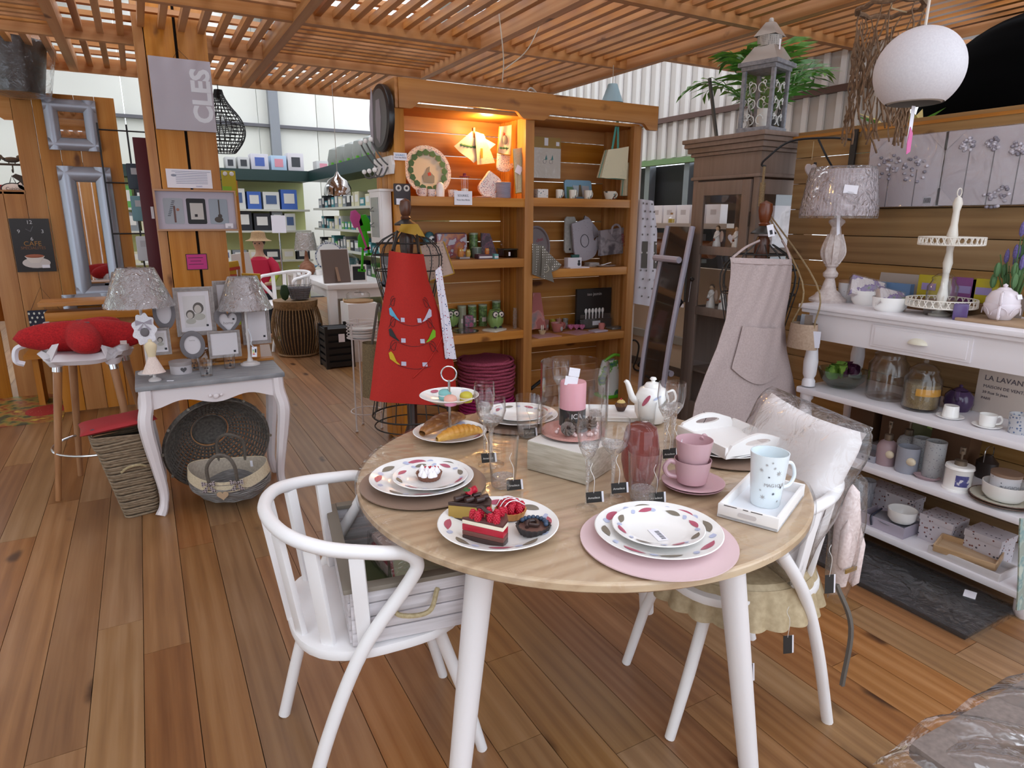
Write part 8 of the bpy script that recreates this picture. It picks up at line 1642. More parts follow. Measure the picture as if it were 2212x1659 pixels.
for k, (px, py, t_, lab) in enumerate(((1905, 262, 4.0, 'leafy green plant with yellow patches behind the screen'), (1975, 258, 3.9, 'broad-leaved green plant below the globe lamp'))):
    p = CAM+ray(px, py)*t_; o = T('leafy_plant', lab, 'plant', (p.x, p.y, 0)); MB().lathe([(.0001, 0), (.14, 0), (.18, .35), (.0001, .33)], 20).b('pot', P('#7a6a5c', .7), o); MB().tube([(0, 0, .3), (0, 0, p.z-.05)], .015, 7).b('stem', P('#5a6a3a', .7), o)
    for j in range(24):
        a = rn.uniform(0, 6.28); M = MT((0, 0, p.z-.18+rn.uniform(-.12, .16))) @ MR(a, 4, 'Z') @ MR(rn.uniform(-.9, .3), 4, 'Y'); MB().add([(0, 0, 0), (.09, -.035, .01), (.2, 0, .0), (.09, .035, .01)], [(0, 1, 2, 3)], M).b('leaf', P(rn.choice(('#4f9a3a', '#7ab04a', '#c9b46a', '#5aa0a8')), .5), o, sm=0)
# ================================================================ between shelf and cabinet
t, f, c = draped('star_apron', 'white apron with dark stars and a brown pocket hanging beside the shelf', [(1382, 430, 1412, 434), (1378, 500, 1420, 500), (1374, 580, 1418, 582), (1368, 655, 1414, 663)], YS+.03, plain('apron_white', '#c6bfc6', .8), 'apron', .012, lambda u, v: .008*sin(12*u), nu=10)
patch(f, [(.2, .42), (.98, .42), (.98, .66), (.2, .66)], P('#4f473f', .8), 'brown_pocket', t, .004)
for j in range(12):
    for i in range(3):
        u_, v_ = .18+.3*i+.15*(j % 2), .04+.08*j
        if u_ > .95: continue
        p = on(f, u_, v_, .006); dk = not (.42 < v_ < .66); MB().prism(star(5, .0105, .0045), 0, .0006, MT(p) @ XZ).b('star_print', P('#5a544e', .8) if dk else P('#c9c2c0', .8), t, sm=0)
tag(MB().box((0, 0, 1.05), (.016, .02, 2.0)).b('white_batten', P('#c4b3a6', .6), None, (XRR+.07, YS+.06, 0)), 'pale upright batten fixed beside the outer shelf post', 'batten')
sx_, sy_ = PZ(1385, 790, 0).x, PZ(1385, 790, 0).y; t = T('iron_stand', 'wrought iron coat stand with scrolled feet behind the shelf', 'coat stand', (sx_-.3, sy_-.15, 0)); MB().tube([(0, 0, .12), (0, 0, 1.55)], .011, 8).b('pole', BLACK, t)
for k in range(3):
    Mz = MR(R(-25+120*k), 4, 'Z'); MB().tube(bez([(0, 0, .3), (.06, 0, .31), (.1, 0, .26), (.09, 0, .15), (.06, 0, .05), (.1, 0, .012), (.15, 0, .03), (.155, 0, .08), (.12, 0, .095), (.105, 0, .065), (.125, 0, .05)], 6), .009, 7, False, Mz).b('scroll_foot', BLACK, t)
for k in range(5): a = R(72*k); MB().tube(bez([(0, 0, 1.45), (.05*cos(a), .05*sin(a), 1.5), (.08*cos(a), .08*sin(a), 1.46), (.06*cos(a), .06*sin(a), 1.43)], 5), .004, 5).b('curl', BLACK, t)
for k in range(3): MB().ball((.03*k-.02, 0, 1.56+.015*k), .02, 8).b('red_flower', P('#b02a48', .5), t)
pts = [PX(1496, 490, 3.0-.09), PX(1482, 560, 2.86), PX(1462, 660, 2.8), PX(1444, 760, 2.76), PX(1432, 850, 2.74)]; c = pts[-1].copy(); c.z = 0; t = T('leaning_mirror', 'tall mirror in a rounded white frame leaning by the cabinet', 'mirror', (c.x, c.y, 0))
base_ = [Vector((p.x-c.x, p.y-c.y, p.z)) for p in pts]; low = base_[-1].copy(); low.z = .02; full = bez(base_+[low], 6); MB().tube(full, .018, 8).b('frame_edge', plain('mirror_white', '#a9a6b6', .4), t); MB().tube([p+Vector((.04, .26, 0)) for p in full], .018, 8).b('frame_edge', plain('mirror_white', '#a9a6b6', .4), t)
MB().sheet(lambda u, v: (lambda p: (p.x+.04*u, p.y+.26*u, p.z))(full[int(round(v*(len(full)-1)))]), 1, len(full)-1).b('mirror_glass', plain('dark_mirror', '#6a625c', .08, .8), t, solid=.006)
for z_ in (.5, 1.2): MB().tube([(.06, .0, z_), (.1, .26, z_)], .02, 8).b('cross_bar', plain('mirror_white', '#a9a6b6', .4), t)
# sales counter by the side wall
def ct(px, py, x=4.0): return PX(px, py, x)
zc = ct(1450, 482).z; t = T('wall_counter', 'pale wall counter with white product boxes near the doorway', 'counter', (4.05, 4.45, 0)); MB().box((0, 0, zc-.02), (.4, 1.7, .04)).b('top', P('#b9aba0', .5), t); MB().box((.05, 0, zc-.22), (.3, 1.7, .03)).b('lower_shelf', P('#b0a296', .5), t)
for y_ in (-.8, .8): MB().box((.1, y_, zc/2), (.25, .03, zc)).b('end_panel', P('#9a8c80', .6), t)
for k in range(7):
    q = T('product_box', ('tall white carton on the wall counter, farthest', 'white carton with a bottle print on the wall counter', 'white carton on the counter beside the bottle', 'pale carton in the middle of the wall counter', 'white carton on the counter by the cabinet', 'white carton half hidden by the cabinet', 'white carton behind the cabinet')[k], 'carton', (4.08, 4.95-.17*k, zc), 0, 'cartons on the wall counter'); MB().box((0, 0, .075), (.08, .15, .15)).b('carton', plain('bright_carton', '#e6e2e4', .6), q, bev=.002); MB().box((-.041, 0, .09), (.001, .06, .04)).b('label', P('#c4bcbc', .6), q)
    q = T('perfume_box', ('small book-like box under the counter, farthest', 'dark box on the lower counter shelf', 'pale box on the lower counter shelf', 'brown box on the lower counter shelf', 'grey box on the lower counter shelf', 'pale box behind the cabinet edge', 'dark box behind the cabinet edge')[k], 'box', (4.02, 4.95-.15*k, zc-.203), 0, 'boxes under the counter'); MB().box((0, 0, .06), (.06, .1, .12)).b('carton', P(('#b9b0ac', '#4a342c', '#c0b8b8', '#8a6a58', '#9a9494', '#c6c0c0', '#5a4a44')[k], .6), q); MB().box((-.0305, 0, .06), (.001, .05, .04)).b('label', P('#a89890', .6), q)
p = ct(1450, 480, 3.92); t = T('oil_bottle', 'small bottle of yellow oil with a cork on the counter', 'bottle', (p.x, p.y, zc)); MB().lathe([(.0001, 0), (.03, 0), (.03, .04), (.012, .055), (.012, .07)], 16).b('glass', GLASS, t); MB().lathe([(.0001, .003), (.026, .003), (.026, .035), (.0001, .036)], 14).b('oil', P('#b0941e', .3), t); MB().cyl((0, 0, .07), .011, .016, 10).b('cork', P('#a07a52', .7), t)
t = T('leather_roll', 'rolled brown leather under the wall counter', 'roll', (3.98, 4.4, ct(1455, 535).z)); MB().tube([(0, -.55, 0), (0, .55, 0)], .07, 16).b('roll', fuzzy('leather', '#6a3a1e', '#9a6238', 14, .5), t)
t = T('belt_rail', 'rail with hanging black belts under the counter', 'rail', (3.95, 4.5, ct(1455, 558).z)); MB().box((0, 0, 0), (.05, 1.2, .03)).b('rail', P('#6f7470', .5), t)
for k in range(14): MB().box((-.01, -.5+.075*k, -.17-.02*(k % 3)), (.012, .022, .32)).b('belt', BLACK, t, rot=(R(4*((k % 3)-1)), 0, 0))
for k in range(4): MB().box((-.02, -.4+.25*k, -.38), (.004, .05, .03)).b('belt_tag', CARD, t)
# ================================================================ wrapped tablecloth pack, lower corner
zt_ = .63; A_, B_ = PZ(1897, 1578, zt_), PZ(2212, 1412, zt_); d = (B_-A_).normalized(); nrm = Vector((d.y, -d.x, 0)); an = math.atan2(d.y, d.x)
ctr = A_+d*.33+nrm*.17; t = T('wrapped_tablecloth', 'taupe tablecloth folded in crinkled film with a size label', 'tablecloth', (ctr.x, ctr.y, zt_-.05), math.degrees(an))
TP = fuzzy('taupe_cloth', '#6f635e', '#83766f', 90, .8); MB().box((.01, -.01, .018), (.6, .31, .034)).b('folded_cloth', TP, t, bev=.015)
MB().sheet(lambda u, v: ((u-.5)*.66, (v-.5)*.34, .04+.012*sin(26*u+9*v)*sin(7*v+5*u)-.03*(abs(2*v-1)**6+abs(2*u-1)**8)), 60, 30).b('film', glass('pack_film', gl=2.2, rough=.1, bump=.25, bscale=9, op=.02), t, sm=70)
o = MB().box((0, 0, 0), (.17, .036, .0008)).b('size_label', CARD, t, (-.1, -.03, .056), (0, 0, R(-62))); text('250X170CM', .026, INK, o, (0, 0, .0008), (0, 0, 0))
sb = T('display_stand', 'plain low stand under the wrapped tablecloth', 'stand', (ctr.x+.12, ctr.y-.1, 0), math.degrees(an)); MB().box((0, 0, zt_-.065), (.42, .2, .02)).b('top', WHITE, sb); MB().box((.1, -.05, (zt_-.075)/2), (.1, .08, zt_-.075)).b('column', WHITE, sb); MB().box((.1, -.05, .01), (.2, .18, .02)).b('foot', WHITE, sb)
t, c, f = cloth('hanging_tablecloth', 'grey-green patterned tablecloth corner hanging at the console end', [(2205, 1120), (2300, 1120), (2300, 1330), (2188, 1315)], .8, prints('grey_green_cloth', '#8a9288', ['#9aa398', '#6f8a8a', '#a9b0a4'], 16, .8), 'tablecloth', .012)
# ================================================================ back of the shop
YK = 10.9; kc = PY(667, 390, YK); XK = kc.x; zf = kc.z; rn = random.Random(33)
DKGN = plain('fascia_green', '#12302c', .4); YLW = plain('pale_lime_panel', '#c9cc8e', .6); SHW = plain('shelf_steel', '#c3c3b8', .5)
g1 = T('wall_shelving', 'long steel shop shelving with dark green fascia along the back wall', 'shelving', (0, YK, 0)); g2 = T('wall_shelving', 'steel shop shelving with green fascia running towards the pine shelf', 'shelving', (XK, 0, 0))
MB().box2((-1.2, 0, zf), (XK, .1, zf+.14)).b('fascia', DKGN, g1); MB().box2((-1.2, .45, 0), (XK, .5, zf)).b('back_panel', YLW, g1); MB().box2((-1.2, 0, zf-.02), (XK, .45, zf)).b('canopy', DKGN, g1)
MB().box2((0, 6.6, zf), (.1, YK, zf+.14)).b('fascia', DKGN, g2); MB().box2((.45, 6.6, 0), (.5, YK, zf)).b('back_panel', YLW, g2); MB().box2((0, 6.6, zf-.02), (.45, YK, zf)).b('canopy', DKGN, g2)
LV = [PY(600, y, YK).z for y in (452, 498, 562)]+[.35, .1]
for z in LV: MB().box2((-1.2, .06, z-.03), (XK, .45, z)).b('shelf', SHW, g1)
LW = [PX(760, y, XK).z for y in (445, 478, 512)]; LW = [zf-.42, zf-.72, zf-1.0, zf-1.3, .35]
for z in LW: MB().box2((.04, 6.6, z-.03), (.45, YK, z)).b('shelf', SHW, g2)
CL = (('blue', '#3f63b0'), ('black', '#24262c'), ('white', '#d2d2cc'), ('green', '#5a9a4a'), ('grey', '#7f8488'), ('cream', '#c9c4a4'), ('teal', '#3f7f86'), ('orange', '#b8692a'))
bm_ = {}
def carton(lab, loc, w, d, h, c, grp, face=True):
    k = (w, d, h, c)
    if k not in bm_: bm_[k] = (MB().box((0, 0, h/2), (w, d, h)).mesh('carton', P(c, .6)), MB().box((0, -d/2-.002, h*.55), (w*.66, .003, h*.5)).mesh('printed_panel', P('#d4d2cc' if c != '#d2d2cc' else '#4a5f86', .6)))
    t = T('shop_carton', lab, 'carton', loc, 0, grp); ob('carton', bm_[k][0], t); ob('printed_panel', bm_[k][1], t); return t
for r_, z in enumerate(LV[:3]):
    x = -.2
    while x < XK-.2:
        n_, c = CL[rn.choice((0, 1, 2, 2, 3, 5)) if r_ == 0 else rn.choice((2, 2, 1, 4, 5))]; w, h = rn.choice((.16, .2, .24)), rn.choice((.2, .26, .3)) if r_ < 2 else .16
        carton('%s carton on the %s level of the back wall shelving' % (n_, ('upper', 'middle', 'lower')[r_]), (x+w/2, YK+.2, z), w, .2, h, c, 'cartons on the back wall shelving'); x += w+.03
for r_, z in enumerate(LW[:4]):
    y = 7.2
    while y < YK-.2:
        n_, c = CL[rn.choice((1, 4, 4, 5, 3, 2, 6))]; w, h = rn.choice((.12, .16, .2)), rn.choice((.1, .14, .18)); o = carton('%s packet on the %s level of the shelving beside the pine shelf' % (n_, ('top', 'second', 'third', 'fourth')[r_]), (XK+.16, y+w/2, z), w, .16, h, c, 'packets on the side shelving'); o.rotation_euler = (0, 0, R(-90)); y += w+.035
# cartons on the canopy
for a, b, top, c, lab in ((452, 470, 340, '#c9c9c6', 'carton with a lamp picture, farthest left on the shelving top'), (486, 511, 338, '#c2c2c0', 'carton with a lamp picture, first of two'), (513, 541, 338, '#c2c2c0', 'carton with a lamp picture, second of two'), (541, 582, 331, '#cbc8d0', 'big white carton with a blue drawing'), (585, 621, 335, '#a9c0d6', 'pale blue carton with a pink patch'), (621, 658, 330, '#cdc8cc', 'tall white carton with a dark window'), (684, 715, 347, '#c4c4c2', 'low white carton set apart')):
    p, q = PY(a, top, YK+.05), PY(b, 372, YK+.05); lab = lab.replace('farthest left', 'nearest the pillar'); t = T('lamp_carton', lab+' on the green fascia', 'carton', ((p.x+q.x)/2, YK+.2, zf+.14), 0, 'cartons on the shelving top'); h = p.z-zf-.14; w = q.x-p.x; MB().box((0, 0, h/2), (w, .26, h)).b('carton', P(c, .6), t, bev=.004); MB().box((0, -.132, h*.5), (w*.55, .003, h*.55)).b('printed_panel', P('#3a3c40' if 'picture' in lab or 'window' in lab else ('#4a62a8' if 'drawing' in lab else '#d08a98'), .6), t)
for k in range(7): y = 7.4+.42*k; t = T('fan_head', ('grey fan head on the side fascia, nearest the pine shelf', 'grey fan head on the side fascia, second', 'grey fan head on the side fascia, third', 'grey fan head on the side fascia, fourth', 'grey fan head on the side fascia, fifth', 'grey fan head on the side fascia, sixth', 'grey fan head on the side fascia, at the corner')[k], 'fan', (XK+.2, y, zf+.14), 0, 'fans on the side fascia'); MB().lathe([(.0001, 0), (.1, 0), (.13, .1), (.1, .24), (.0001, .28)], 16, sy=1.1).b('grille', P('#8d908a', .5), t); MB().box((0, 0, .03), (.2, .2, .06)).b('green_base', P('#5fa82e', .5), t)
# ---- white table with its goods
WX0, WX1, WY0, WY1, WZ = 1.63, 2.35, 6.85, 9.1, .76; wt = T('white_table', 'long white table with square legs in the back of the shop', 'table')
MB().box2((WX0, WY0, WZ-.05), (WX1, WY1, WZ)).b('top', WHITE, wt, bev=.004); MB().box2((WX0+.04, WY0+.04, WZ-.15), (WX1-.04, WY1-.04, WZ-.05)).b('apron', WHITE, wt)
for x in (WX0+.01, WX1-.1):
    for y in (WY0+.01, WY1-.1): MB().box2((x, y, 0), (x+.09, y+.09, WZ-.05)).b('leg', WHITE, wt, bev=.003)
def wq(px, py): p = PZ(px, py, WZ); return Vector((min(max(p.x, WX0+.08), WX1-.08), min(max(p.y, WY0+.08), WY1-.1), WZ))
a, w, h = panel_q((693, 537), (753, 537), (705, 610), 7.05); t = T('photo_frame', 'large brown-backed photo frame with an easel strut', 'frame', (a.x+w/2+.01, 7.05, WZ), 8); t.rotation_euler = (R(-10), 0, R(8)); MB().box((0, 0, h/2), (w, .02, h)).b('back_board', P('#6a5850', .6), t); MB().box((w*.02, .012, h/2), (w+.02, .012, h+.02)).b('white_rim', WHITE, t); MB().box((0, -.05, h*.28), (.03, .012, h*.56)).b('strut', P('#8a6a52', .6), t, rot=(R(-16), 0, 0))
a, w, h = panel_q((757, 567), (790, 567), (765, 604), 7.1); t = T('chalkboard', 'small white-framed chalkboard beside the photo frame', 'chalkboard', (a.x+w/2, 7.1, WZ)); MB().box((0, 0, h/2), (w, .02, h)).b('frame', WHITE, t); MB().box((0, -.011, h/2), (w*.8, .003, h*.8)).b('slate', P('#1a1a1c', .6), t)
p = wq(666, 584); t = T('blue_bowl', 'shallow sky blue bowl on the white table', 'bowl', p); MB().lathe([(.0001, 0), (.05, 0), (.13, .06), (.127, .062), (.05, .008), (.0001, .008)], 28).b('body', plain('sky_glaze', '#5f8fa8', .2), t)
for px, py, lab in ((648, 580, 'white cup behind the blue bowl'), (676, 592, 'white ramekin in front of the blue bowl'), (690, 594, 'second white ramekin near the photo frame')): p = wq(px, py); t = T('ramekin', lab, 'cup', p, 0, 'white cups on the table'); MB().lathe([(.0001, 0), (.04, 0), (.045, .06), (.041, .06), (.0001, .008)], 20).b('body', PORC, t)
p = wq(663, 576); p.y = 8.3; p.x = PY(663, 570, 8.3).x; t = T('wooden_lamp', 'lamp with an onion-shaped wooden base and pale wrapped shade', 'lamp', (p.x, 8.3, WZ)); zA, zB = PY(660, 503, 8.3).z-WZ, PY(660, 540, 8.3).z-WZ; MB().lathe([(mm(p, 24), zB), (mm(p, 18), zA)], 28).b('shade', P('#b3a49a', .7), t); MB().lathe([(.0001, 0), (.07, 0), (.1, .05), (.085, .12), (.03, .17), (.012, zB)], 24).b('base', wood('teak', '#7a4a30', '#955f42', '#a8775a', 'x', knots=0), t); MB().lathe([(mm(p, 24.5), zB-.01), (mm(p, 18.5), zA+.01)], 28).b('film', FOIL, t)
p = Vector((2.3, 8.6, WZ)); t = T('blue_rim_plate', 'white plate with a blue scalloped rim standing on the table', 'plate', (PY(712, 560, 8.6).x, 8.6, WZ)); MB().lathe([(.0001, 0), (.13, 0), (.19, .02), (.0001, .006)], 30, MT((0, 0, .19)) @ MR(R(82), 4, 'X')).b('dish', PORC, t); MB().lathe([(.165, .018), (.188, .022)], 30, MT((0, 0, .19)) @ MR(R(82), 4, 'X')).b('blue_rim', dots('scallop', '#c9cbd0', '#2c3f66', None, 45, .4, .3), t)
p = wq(755, 585); t = T('glass_cloche', 'tall glass cloche with a knob on the white table', 'cloche', (PY(752, 560, 7.9).x, 7.9, WZ)); MB().lathe([(.13, 0), (.13, .12), (.1, .22), (.03, .27), (.015, .28), (.025, .3), (.0001, .32)], 28).b('dome', GLASS, t)
ch = dup(chA, (1.33, 7.75, 0), 205, 'white spindle chair beside the long white table'); ch.scale = (1.25, 1.25, 1.12)
# ---- on the floor
p = PZ(655, 772, 0); t = T('rattan_drum', 'barrel-shaped rattan basket with upright canes', 'basket', (p.x, p.y+.2, 0)); RT = fuzzy('rattan', '#6f5233', '#957248', 60, .6, .3); hr = .56
def rbar(z): k = z/hr; return .19+.07*sin(pi*min(1, k*.95))
for k in range(46): a = TAU*k/46; MB().tube([(rbar(hr*i/8)*cos(a), rbar(hr*i/8)*sin(a), hr*i/8) for i in range(9)], .006, 4).b('cane', RT, t)
MB().lathe([(.0001, .02), (.18, .02), (.18, hr-.04), (.0001, hr-.04)], 20).b('core', P('#3a2a1c', .9), t); MB().lathe([(.215, hr-.06), (.225, hr-.02), (.23, hr+.03), (.2, hr+.03), (.0001, hr+.02)], 28).b('top_band', RT, t); MB().tube([(.2*cos(TAU*i/30), .2*sin(TAU*i/30), .015) for i in range(30)], .014, 6, True).b('base_ring', RT, t)
q = Vector((p.x+.05, p.y+.2, hr+.03)); t = T('wire_basket', 'small grey wire basket standing on the rattan drum', 'basket', q)
for k in range(7): MB().tube([((.09+.006*k)*cos(TAU*i/24), (.09+.006*k)*sin(TAU*i/24), .012+.022*k) for i in range(24)], .003, 4, True).b('ring_wire', P('#6d6a6c', .4), t)
for k in range(14): a = TAU*k/14; MB().tube([(.09*cos(a), .09*sin(a), .01), (.13*cos(a), .13*sin(a), .15)], .003, 4).b('upright_wire', P('#6d6a6c', .4), t)
MB().lathe([(.0001, .012), (.085, .012), (.12, .13)], 20).b('cloth_lining', P('#77747a', .8), t)
t = T('rolled_leaf', 'dark green rolled leaf pouch on the rattan drum', 'pouch', (p.x-.11, p.y+.15, hr+.03)); MB().lathe([(.0001, 0), (.03, .02), (.05, .08), (.03, .16), (.0001, .17)], 14, sy=.5).b('leaf', P('#1f3a1c', .7), t)
p = PZ(737, 795, 0); t = T('black_crate', 'black slatted plastic crate with a price label', 'crate', (p.x, p.y+.13, 0)); BP = plain('black_plastic', '#141416', .45)
for k in range(6):
    for s in (-1, 1): MB().box((0, s*.13, .04+.066*k), (.26, .012, .045)).b('slat', BP, t); MB().box((s*.13, 0, .04+.066*k), (.012, .26, .045)).b('slat', BP, t)
for sx in (-1, 1):
    for sy in (-1, 1): MB().box((sx*.125, sy*.125, .21), (.03, .03, .42)).b('corner_post', BP, t)
MB().box((0, 0, .2), (.22, .22, .38)).b('liner', P('#1d1d20', .8), t); MB().box((.02, -.14, .3), (.06, .002, .08)).b('price_label', CARD, t)
t = T('white_cube', 'white cube stand carrying the cake dome', 'stand', (PY(778, 700, 6.6).x, 6.62, 0)); MB().box((0, 0, .3), (.3, .3, .6)).b('cube', WHITE, t, bev=.004); q = Vector(t.location)+Vector((0, 0, .6)); t = T('cake_dome', 'glass cake dome on a round wooden board', 'cake dome', q); MB().lathe([(.0001, 0), (.15, 0), (.15, .018), (.0001, .018)], 28).b('board', P('#a57f56', .6), t); MB().lathe([(.12, .018), (.12, .08), (.1, .1), (.02, .105), (.012, .12), (.0001, .13)], 28).b('dome', GLASS, t)
# child mannequin
YM = 8.35; mx = PY(562, 560, YM).x; t = T('child_mannequin', 'child shop mannequin in a red shirt, lime sleeves and straw hat', 'mannequin', (mx, YM, 0), -25); SKN = P('#c49a80', .5)
def skin(name, pts, mat, par=t):
    """one skinned body from joints with radii"""
    me = bpy.data.meshes.new(name); vs, es, rs = [], [], []
    for ch_ in pts:
        for i, (x, y, z, r_) in enumerate(ch_):
            k = next((j for j, v in enumerate(vs) if (Vector(v)-Vector((x, y, z))).length < 1e-4), None)
            if k is None: vs.append((x, y, z)); rs.append(r_); k = len(vs)-1
            if i: es.append((pk, k))
            pk = k
    me.from_pydata(vs, es, []); o = ob(name, me, par); o.modifiers.new('skin', 'SKIN'); o.modifiers.new('sub', 'SUBSURF').levels = 1; o.modifiers['sub'].render_levels = 2
    for i, r_ in enumerate(rs): me.skin_vertices[0].data[i].radius = (r_, r_)
    me.skin_vertices[0].data[0].use_root = True; me.materials.append(mat); return o
skin('body', [[(0, 0, .62, .085), (0, 0, .78, .085), (0, 0, .92, .09), (0, 0, 1.0, .045), (0, 0, 1.06, .035), (0, -.01, 1.12, .07), (0, -.005, 1.2, .07)], [(0, 0, .92, .09), (-.13, 0, .93, .04), (-.18, -.03, .78, .032), (-.1, -.15, .68, .026), (-.03, -.22, .66, .022)], [(0, 0, .92, .09), (.13, 0, .93, .04), (.18, -.03, .78, .032), (.15, -.15, .68, .026), (.1, -.24, .68, .022)], [(0, 0, .62, .085), (-.07, 0, .55, .065), (-.075, 0, .3, .045), (-.08, .01, .06, .034), (-.08, -.06, .03, .03)], [(0, 0, .62, .085), (.07, 0, .55, .065), (.075, 0, .3, .045), (.08, .01, .06, .034), (.08, -.06, .03, .03)]], SKN)
MB().lathe([(.15, .56), (.135, .7), (.13, .85), (.12, .95), (.05, 1.0)], 24, sy=.75).b('red_shirt', P('#b01238', .8), t)
for s in (-1, 1): MB().tube([(s*.1, 0, .95), (s*.16, -.01, .88), (s*.18, -.02, .8)], [.05, .055, .055], 12).b('red_sleeve', P('#b01238', .8), t); MB().tube([(s*.18, -.03, .8), (s*.18, -.04, .77), (s*(.1 if s < 0 else .15), -.14, .685)], [.042, .04, .034], 10).b('lime_sleeve', P('#a3b02e', .8), t); MB().tube([(s*.075, 0, .6), (s*.075, 0, .3), (s*.08, .01, .06)], [.085, .062, .05], 12).b('jeans_leg', P('#232c38', .8), t)
MB().lathe([(.15, 1.17), (.1, 1.19), (.085, 1.21), (.075, 1.27), (.03, 1.285), (.0001, 1.285)], 24).b('straw_hat', fuzzy('straw', '#8d7050', '#b08f68', 120), t); MB().ball((0, -.072, 1.12), .01, 8).b('nose', SKN, t); MB().ball((0, .01, 1.16), .074, 14, rz=.06).b('hair', P('#3a2a22', .8), t)
for s in (-1, 1): MB().ball((s*.025, -.066, 1.14), .008, 8).b('eye', INK, t)
# brooms, boards, packets near the pillar
bp = PY(515, 640, 6.0); bk_ = T('broom_bucket', 'lime bucket holding the toy brooms', 'bucket', (bp.x, 6.0, bp.z-.28)); MB().lathe([(.0001, 0), (.09, 0), (.11, .26), (.1, .26), (.0001, .02)], 20).b('pail', P('#9ab81e', .5), bk_); MB().box((0, .0, -(bp.z-.28)/2), (.2, .2, bp.z-.29)).b('block', P('#4a3a2a', .8), bk_)
for k, (dx, hh, an_) in enumerate(((-.06, .44, 0), (.02, .5, -8), (.07, .4, 4))): t = T('toy_broom', ('toy broom with a yellow and red head, lowest', 'toy broom with a yellow and red head, tallest of three', 'toy broom with a yellow and red head beside the white board')[k], 'broom', (bp.x+dx*.6, 6.0-.01*k, bp.z-.25), 0, 'toy brooms'); MB().tube([(0, 0, 0), (dx*.6, 0, hh)], .011, 8).b('stick', P('#b0825a', .5), t); MB().box((dx*.6, 0, hh+.02), (.15, .04, .05)).b('yellow_head', P('#c89a1e', .6), t, rot=(0, R(an_), 0), bev=.008); MB().box((dx*.6, 0, hh-.015), (.15, .042, .025)).b('red_bristle', P('#b83a2a', .7), t, rot=(0, R(an_), 0))
a, b = PY(534, 545, 7.0), PY(577, 690, 7.0); t = T('white_panel', 'tall white panel leaning by the brooms', 'panel', ((a.x+b.x)/2, 7.0, 0)); t.rotation_euler = (0, R(-7), 0); MB().box((0, 0, a.z/2), (.17, .02, a.z)).b('panel', WHITE, t)
p = PY(495, 396, 6.05); t = T('toy_packet', 'yellow and lime toy packet with googly eyes beside the pillar', 'packet', p); MB().box((0, 0, 0), (.11, .01, .2)).b('card', P('#c0b01e', .5), t, bev=.004); MB().box((-.02, -.006, -.06), (.07, .002, .07)).b('lime_patch', P('#8fc01e', .5), t); [MB().ball((s*.025, -.008, .075), .018, 8, ry=.004).b('eye', PORC, t) for s in (-1, 1)]
p = PY(516, 470, 6.1); tag(MB().tube([(0, 0, -1.0), (0, 0, .3)], .014, 8).b('orange_pole', P('#c07a22', .5), None, (p.x, 6.1, p.z)), 'orange tool handle standing beside the pillar', 'pole')
for k, (px, py, c, lab) in enumerate(((775, 490, '#c85aa0', 'pink toy beach spade near the key cabinet'), (790, 500, '#2fae1e', 'bright green toy beach spade near the key cabinet'), (784, 535, '#3fc02a', 'bright green toy rake hanging low'))): p = PY(px, py, 5.2); t = T('beach_spade', lab, 'toy', p, 0, 'beach toys'); t.rotation_euler = (0, R(-18+12*k), 0); MB().prism([(-.04, 0), (.04, 0), (.045, .08), (.02, .13), (-.02, .13), (-.045, .08)], -.006, .006, XZ).b('blade', P(c, .4), t, bev=.003); MB().box((0, 0, -.09), (.016, .014, .18)).b('handle', P(c, .4), t); MB().box((0, 0, -.18), (.06, .014, .02)).b('grip', P(c, .4), t)
p = PY(602, 490, 8.2); t = T('price_stand', 'white price card on a slim metal stand', 'sign', (p.x, 8.2, 0)); MB().tube([(0, 0, 0), (0, 0, p.z)], .01, 8).b('pole', STEEL, t); MB().box((0, -.012, p.z+.03), (.16, .004, .2)).b('card', CARD, t); MB().cyl((0, 0, 0), .14, .015, 20).b('foot', STEEL, t)
# ---- hanging lamps and ceiling fittings
p = PY(731, 422, 6.3); t = T('chrome_pendant', 'mirror-bright dome pendant hanging in front of the back shelves', 'lamp', p); MB().lathe([(.13, 0), (.125, .06), (.09, .13), (.03, .17), (.01, .21), (.0001, .21)], 32).b('dome', plain('chrome', '#c4c4c6', .08, 1), t, solid=.003); MB().tube([(0, 0, .2), (0, 0, 2.6-p.z)], .003, 5).b('cord', P('#c9c6c0', .6), t)
p = PY(484, 330, 6.6); t = T('wicker_pendant', 'black woven pear-shaped pendant lamp behind the pillar', 'lamp', p); hw = PY(484, 195, 6.6).z-p.z
def pear(k): return .165*sin(pi*min(1, .12+k*1.05))**.9+.03 if k < .62 else .03+.115*(1-(k-.62)/.38)**1.6
for k in range(26): a = TAU*k/26; MB().tube([(pear(i/14)*cos(a+.5*i/14), pear(i/14)*sin(a+.5*i/14), hw*i/14) for i in range(15)], .004, 4).b('cane', BLACK, t)
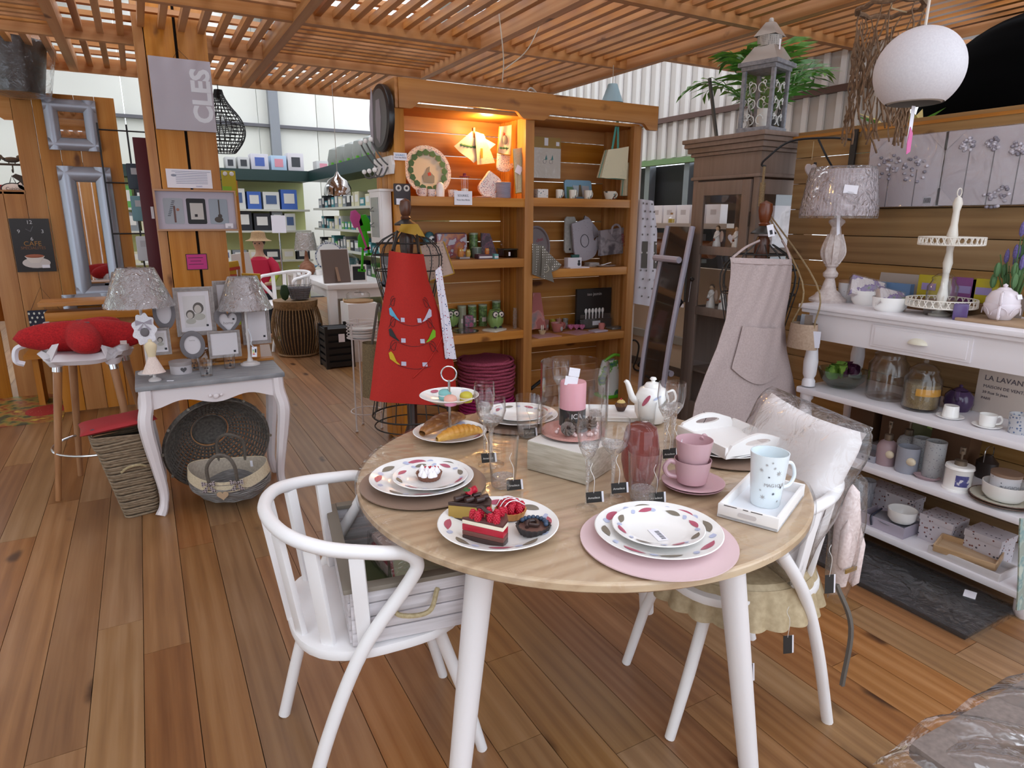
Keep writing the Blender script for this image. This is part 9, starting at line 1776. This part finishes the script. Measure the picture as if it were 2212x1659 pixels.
for k in range(18): MB().tube([(pear(k/18)*cos(TAU*i/24), pear(k/18)*sin(TAU*i/24), hw*k/18) for i in range(24)], .004, 4, True).b('woven_ring', BLACK, t)
MB().tube([(0, 0, hw), (0, 0, 2.6-p.z)], .004, 5).b('cord', BLACK, t)
p = PY(1322, 222, YS+.5); t = T('blue_pendant', 'pale blue conical lampshade hanging over the pine shelf', 'lamp', p); MB().lathe([(.085, 0), (.06, .06), (.035, .13), (.0001, .13)], 28).b('shade', P('#9fc0cc', .6), t); MB().tube([(0, 0, .13), (0, 0, 2.55-p.z)], .003, 5).b('cord', P('#a89f90', .6), t)
p = PY(1090, 196, YS+.2); t = T('strip_light', 'white strip-light housing lying on top of the pine shelf', 'light fitting', (p.x, YS+.2, zt-.12)); MB().box((0, 0, .07), (.42, .06, .14)).b('housing', P('#c9c4bc', .5), t, bev=.005); MB().tube(bez([(.15, 0, .14), (.19, 0, .19), (.24, 0, .16), (.25, 0, .1)], 5), .006, 6).b('cable', P('#b9b4aa', .6), t)
for k, (px, py, lab) in enumerate(((1455, 214, 'long fluorescent tube lamp under the hall roof'), (1330, 195, 'fluorescent tube lamp half hidden by the blue shade'))): p = PY(px, py, 6.9+.5*k); t = T('tube_lamp', lab, 'lamp', p, 0, 'fluorescent lamps'); MB().box((0, 0, .03), (1.2, .09, .05)).b('batten', P('#cfd2d2', .5), t); MB().tube([(-.58, 0, -.015), (.58, 0, -.015)], .016, 8).b('tube', emit('tube_light', '#fff3dc', 4), t); [MB().tube([(s*.5, 0, .05), (s*.5, 0, 4.8-p.z)], .004, 4).b('hanger', STEEL, t) for s in (-1, 1)]
for (px, py, qx, qy, lab) in ((1078, 30, 1085, 178, 'thin white cable dropping to the strip light'), (1180, 20, 1090, 150, 'slanting white cable over the pine shelf')): a, b = PY(px, py, YS+.1), PY(qx, qy, YS+.15); tag(MB().tube(bez([a, (a+b)/2+Vector((.02, 0, -.05)), b], 6), .004, 5).b('hanging_cable', P('#c9bfae', .6)), lab, 'cable')
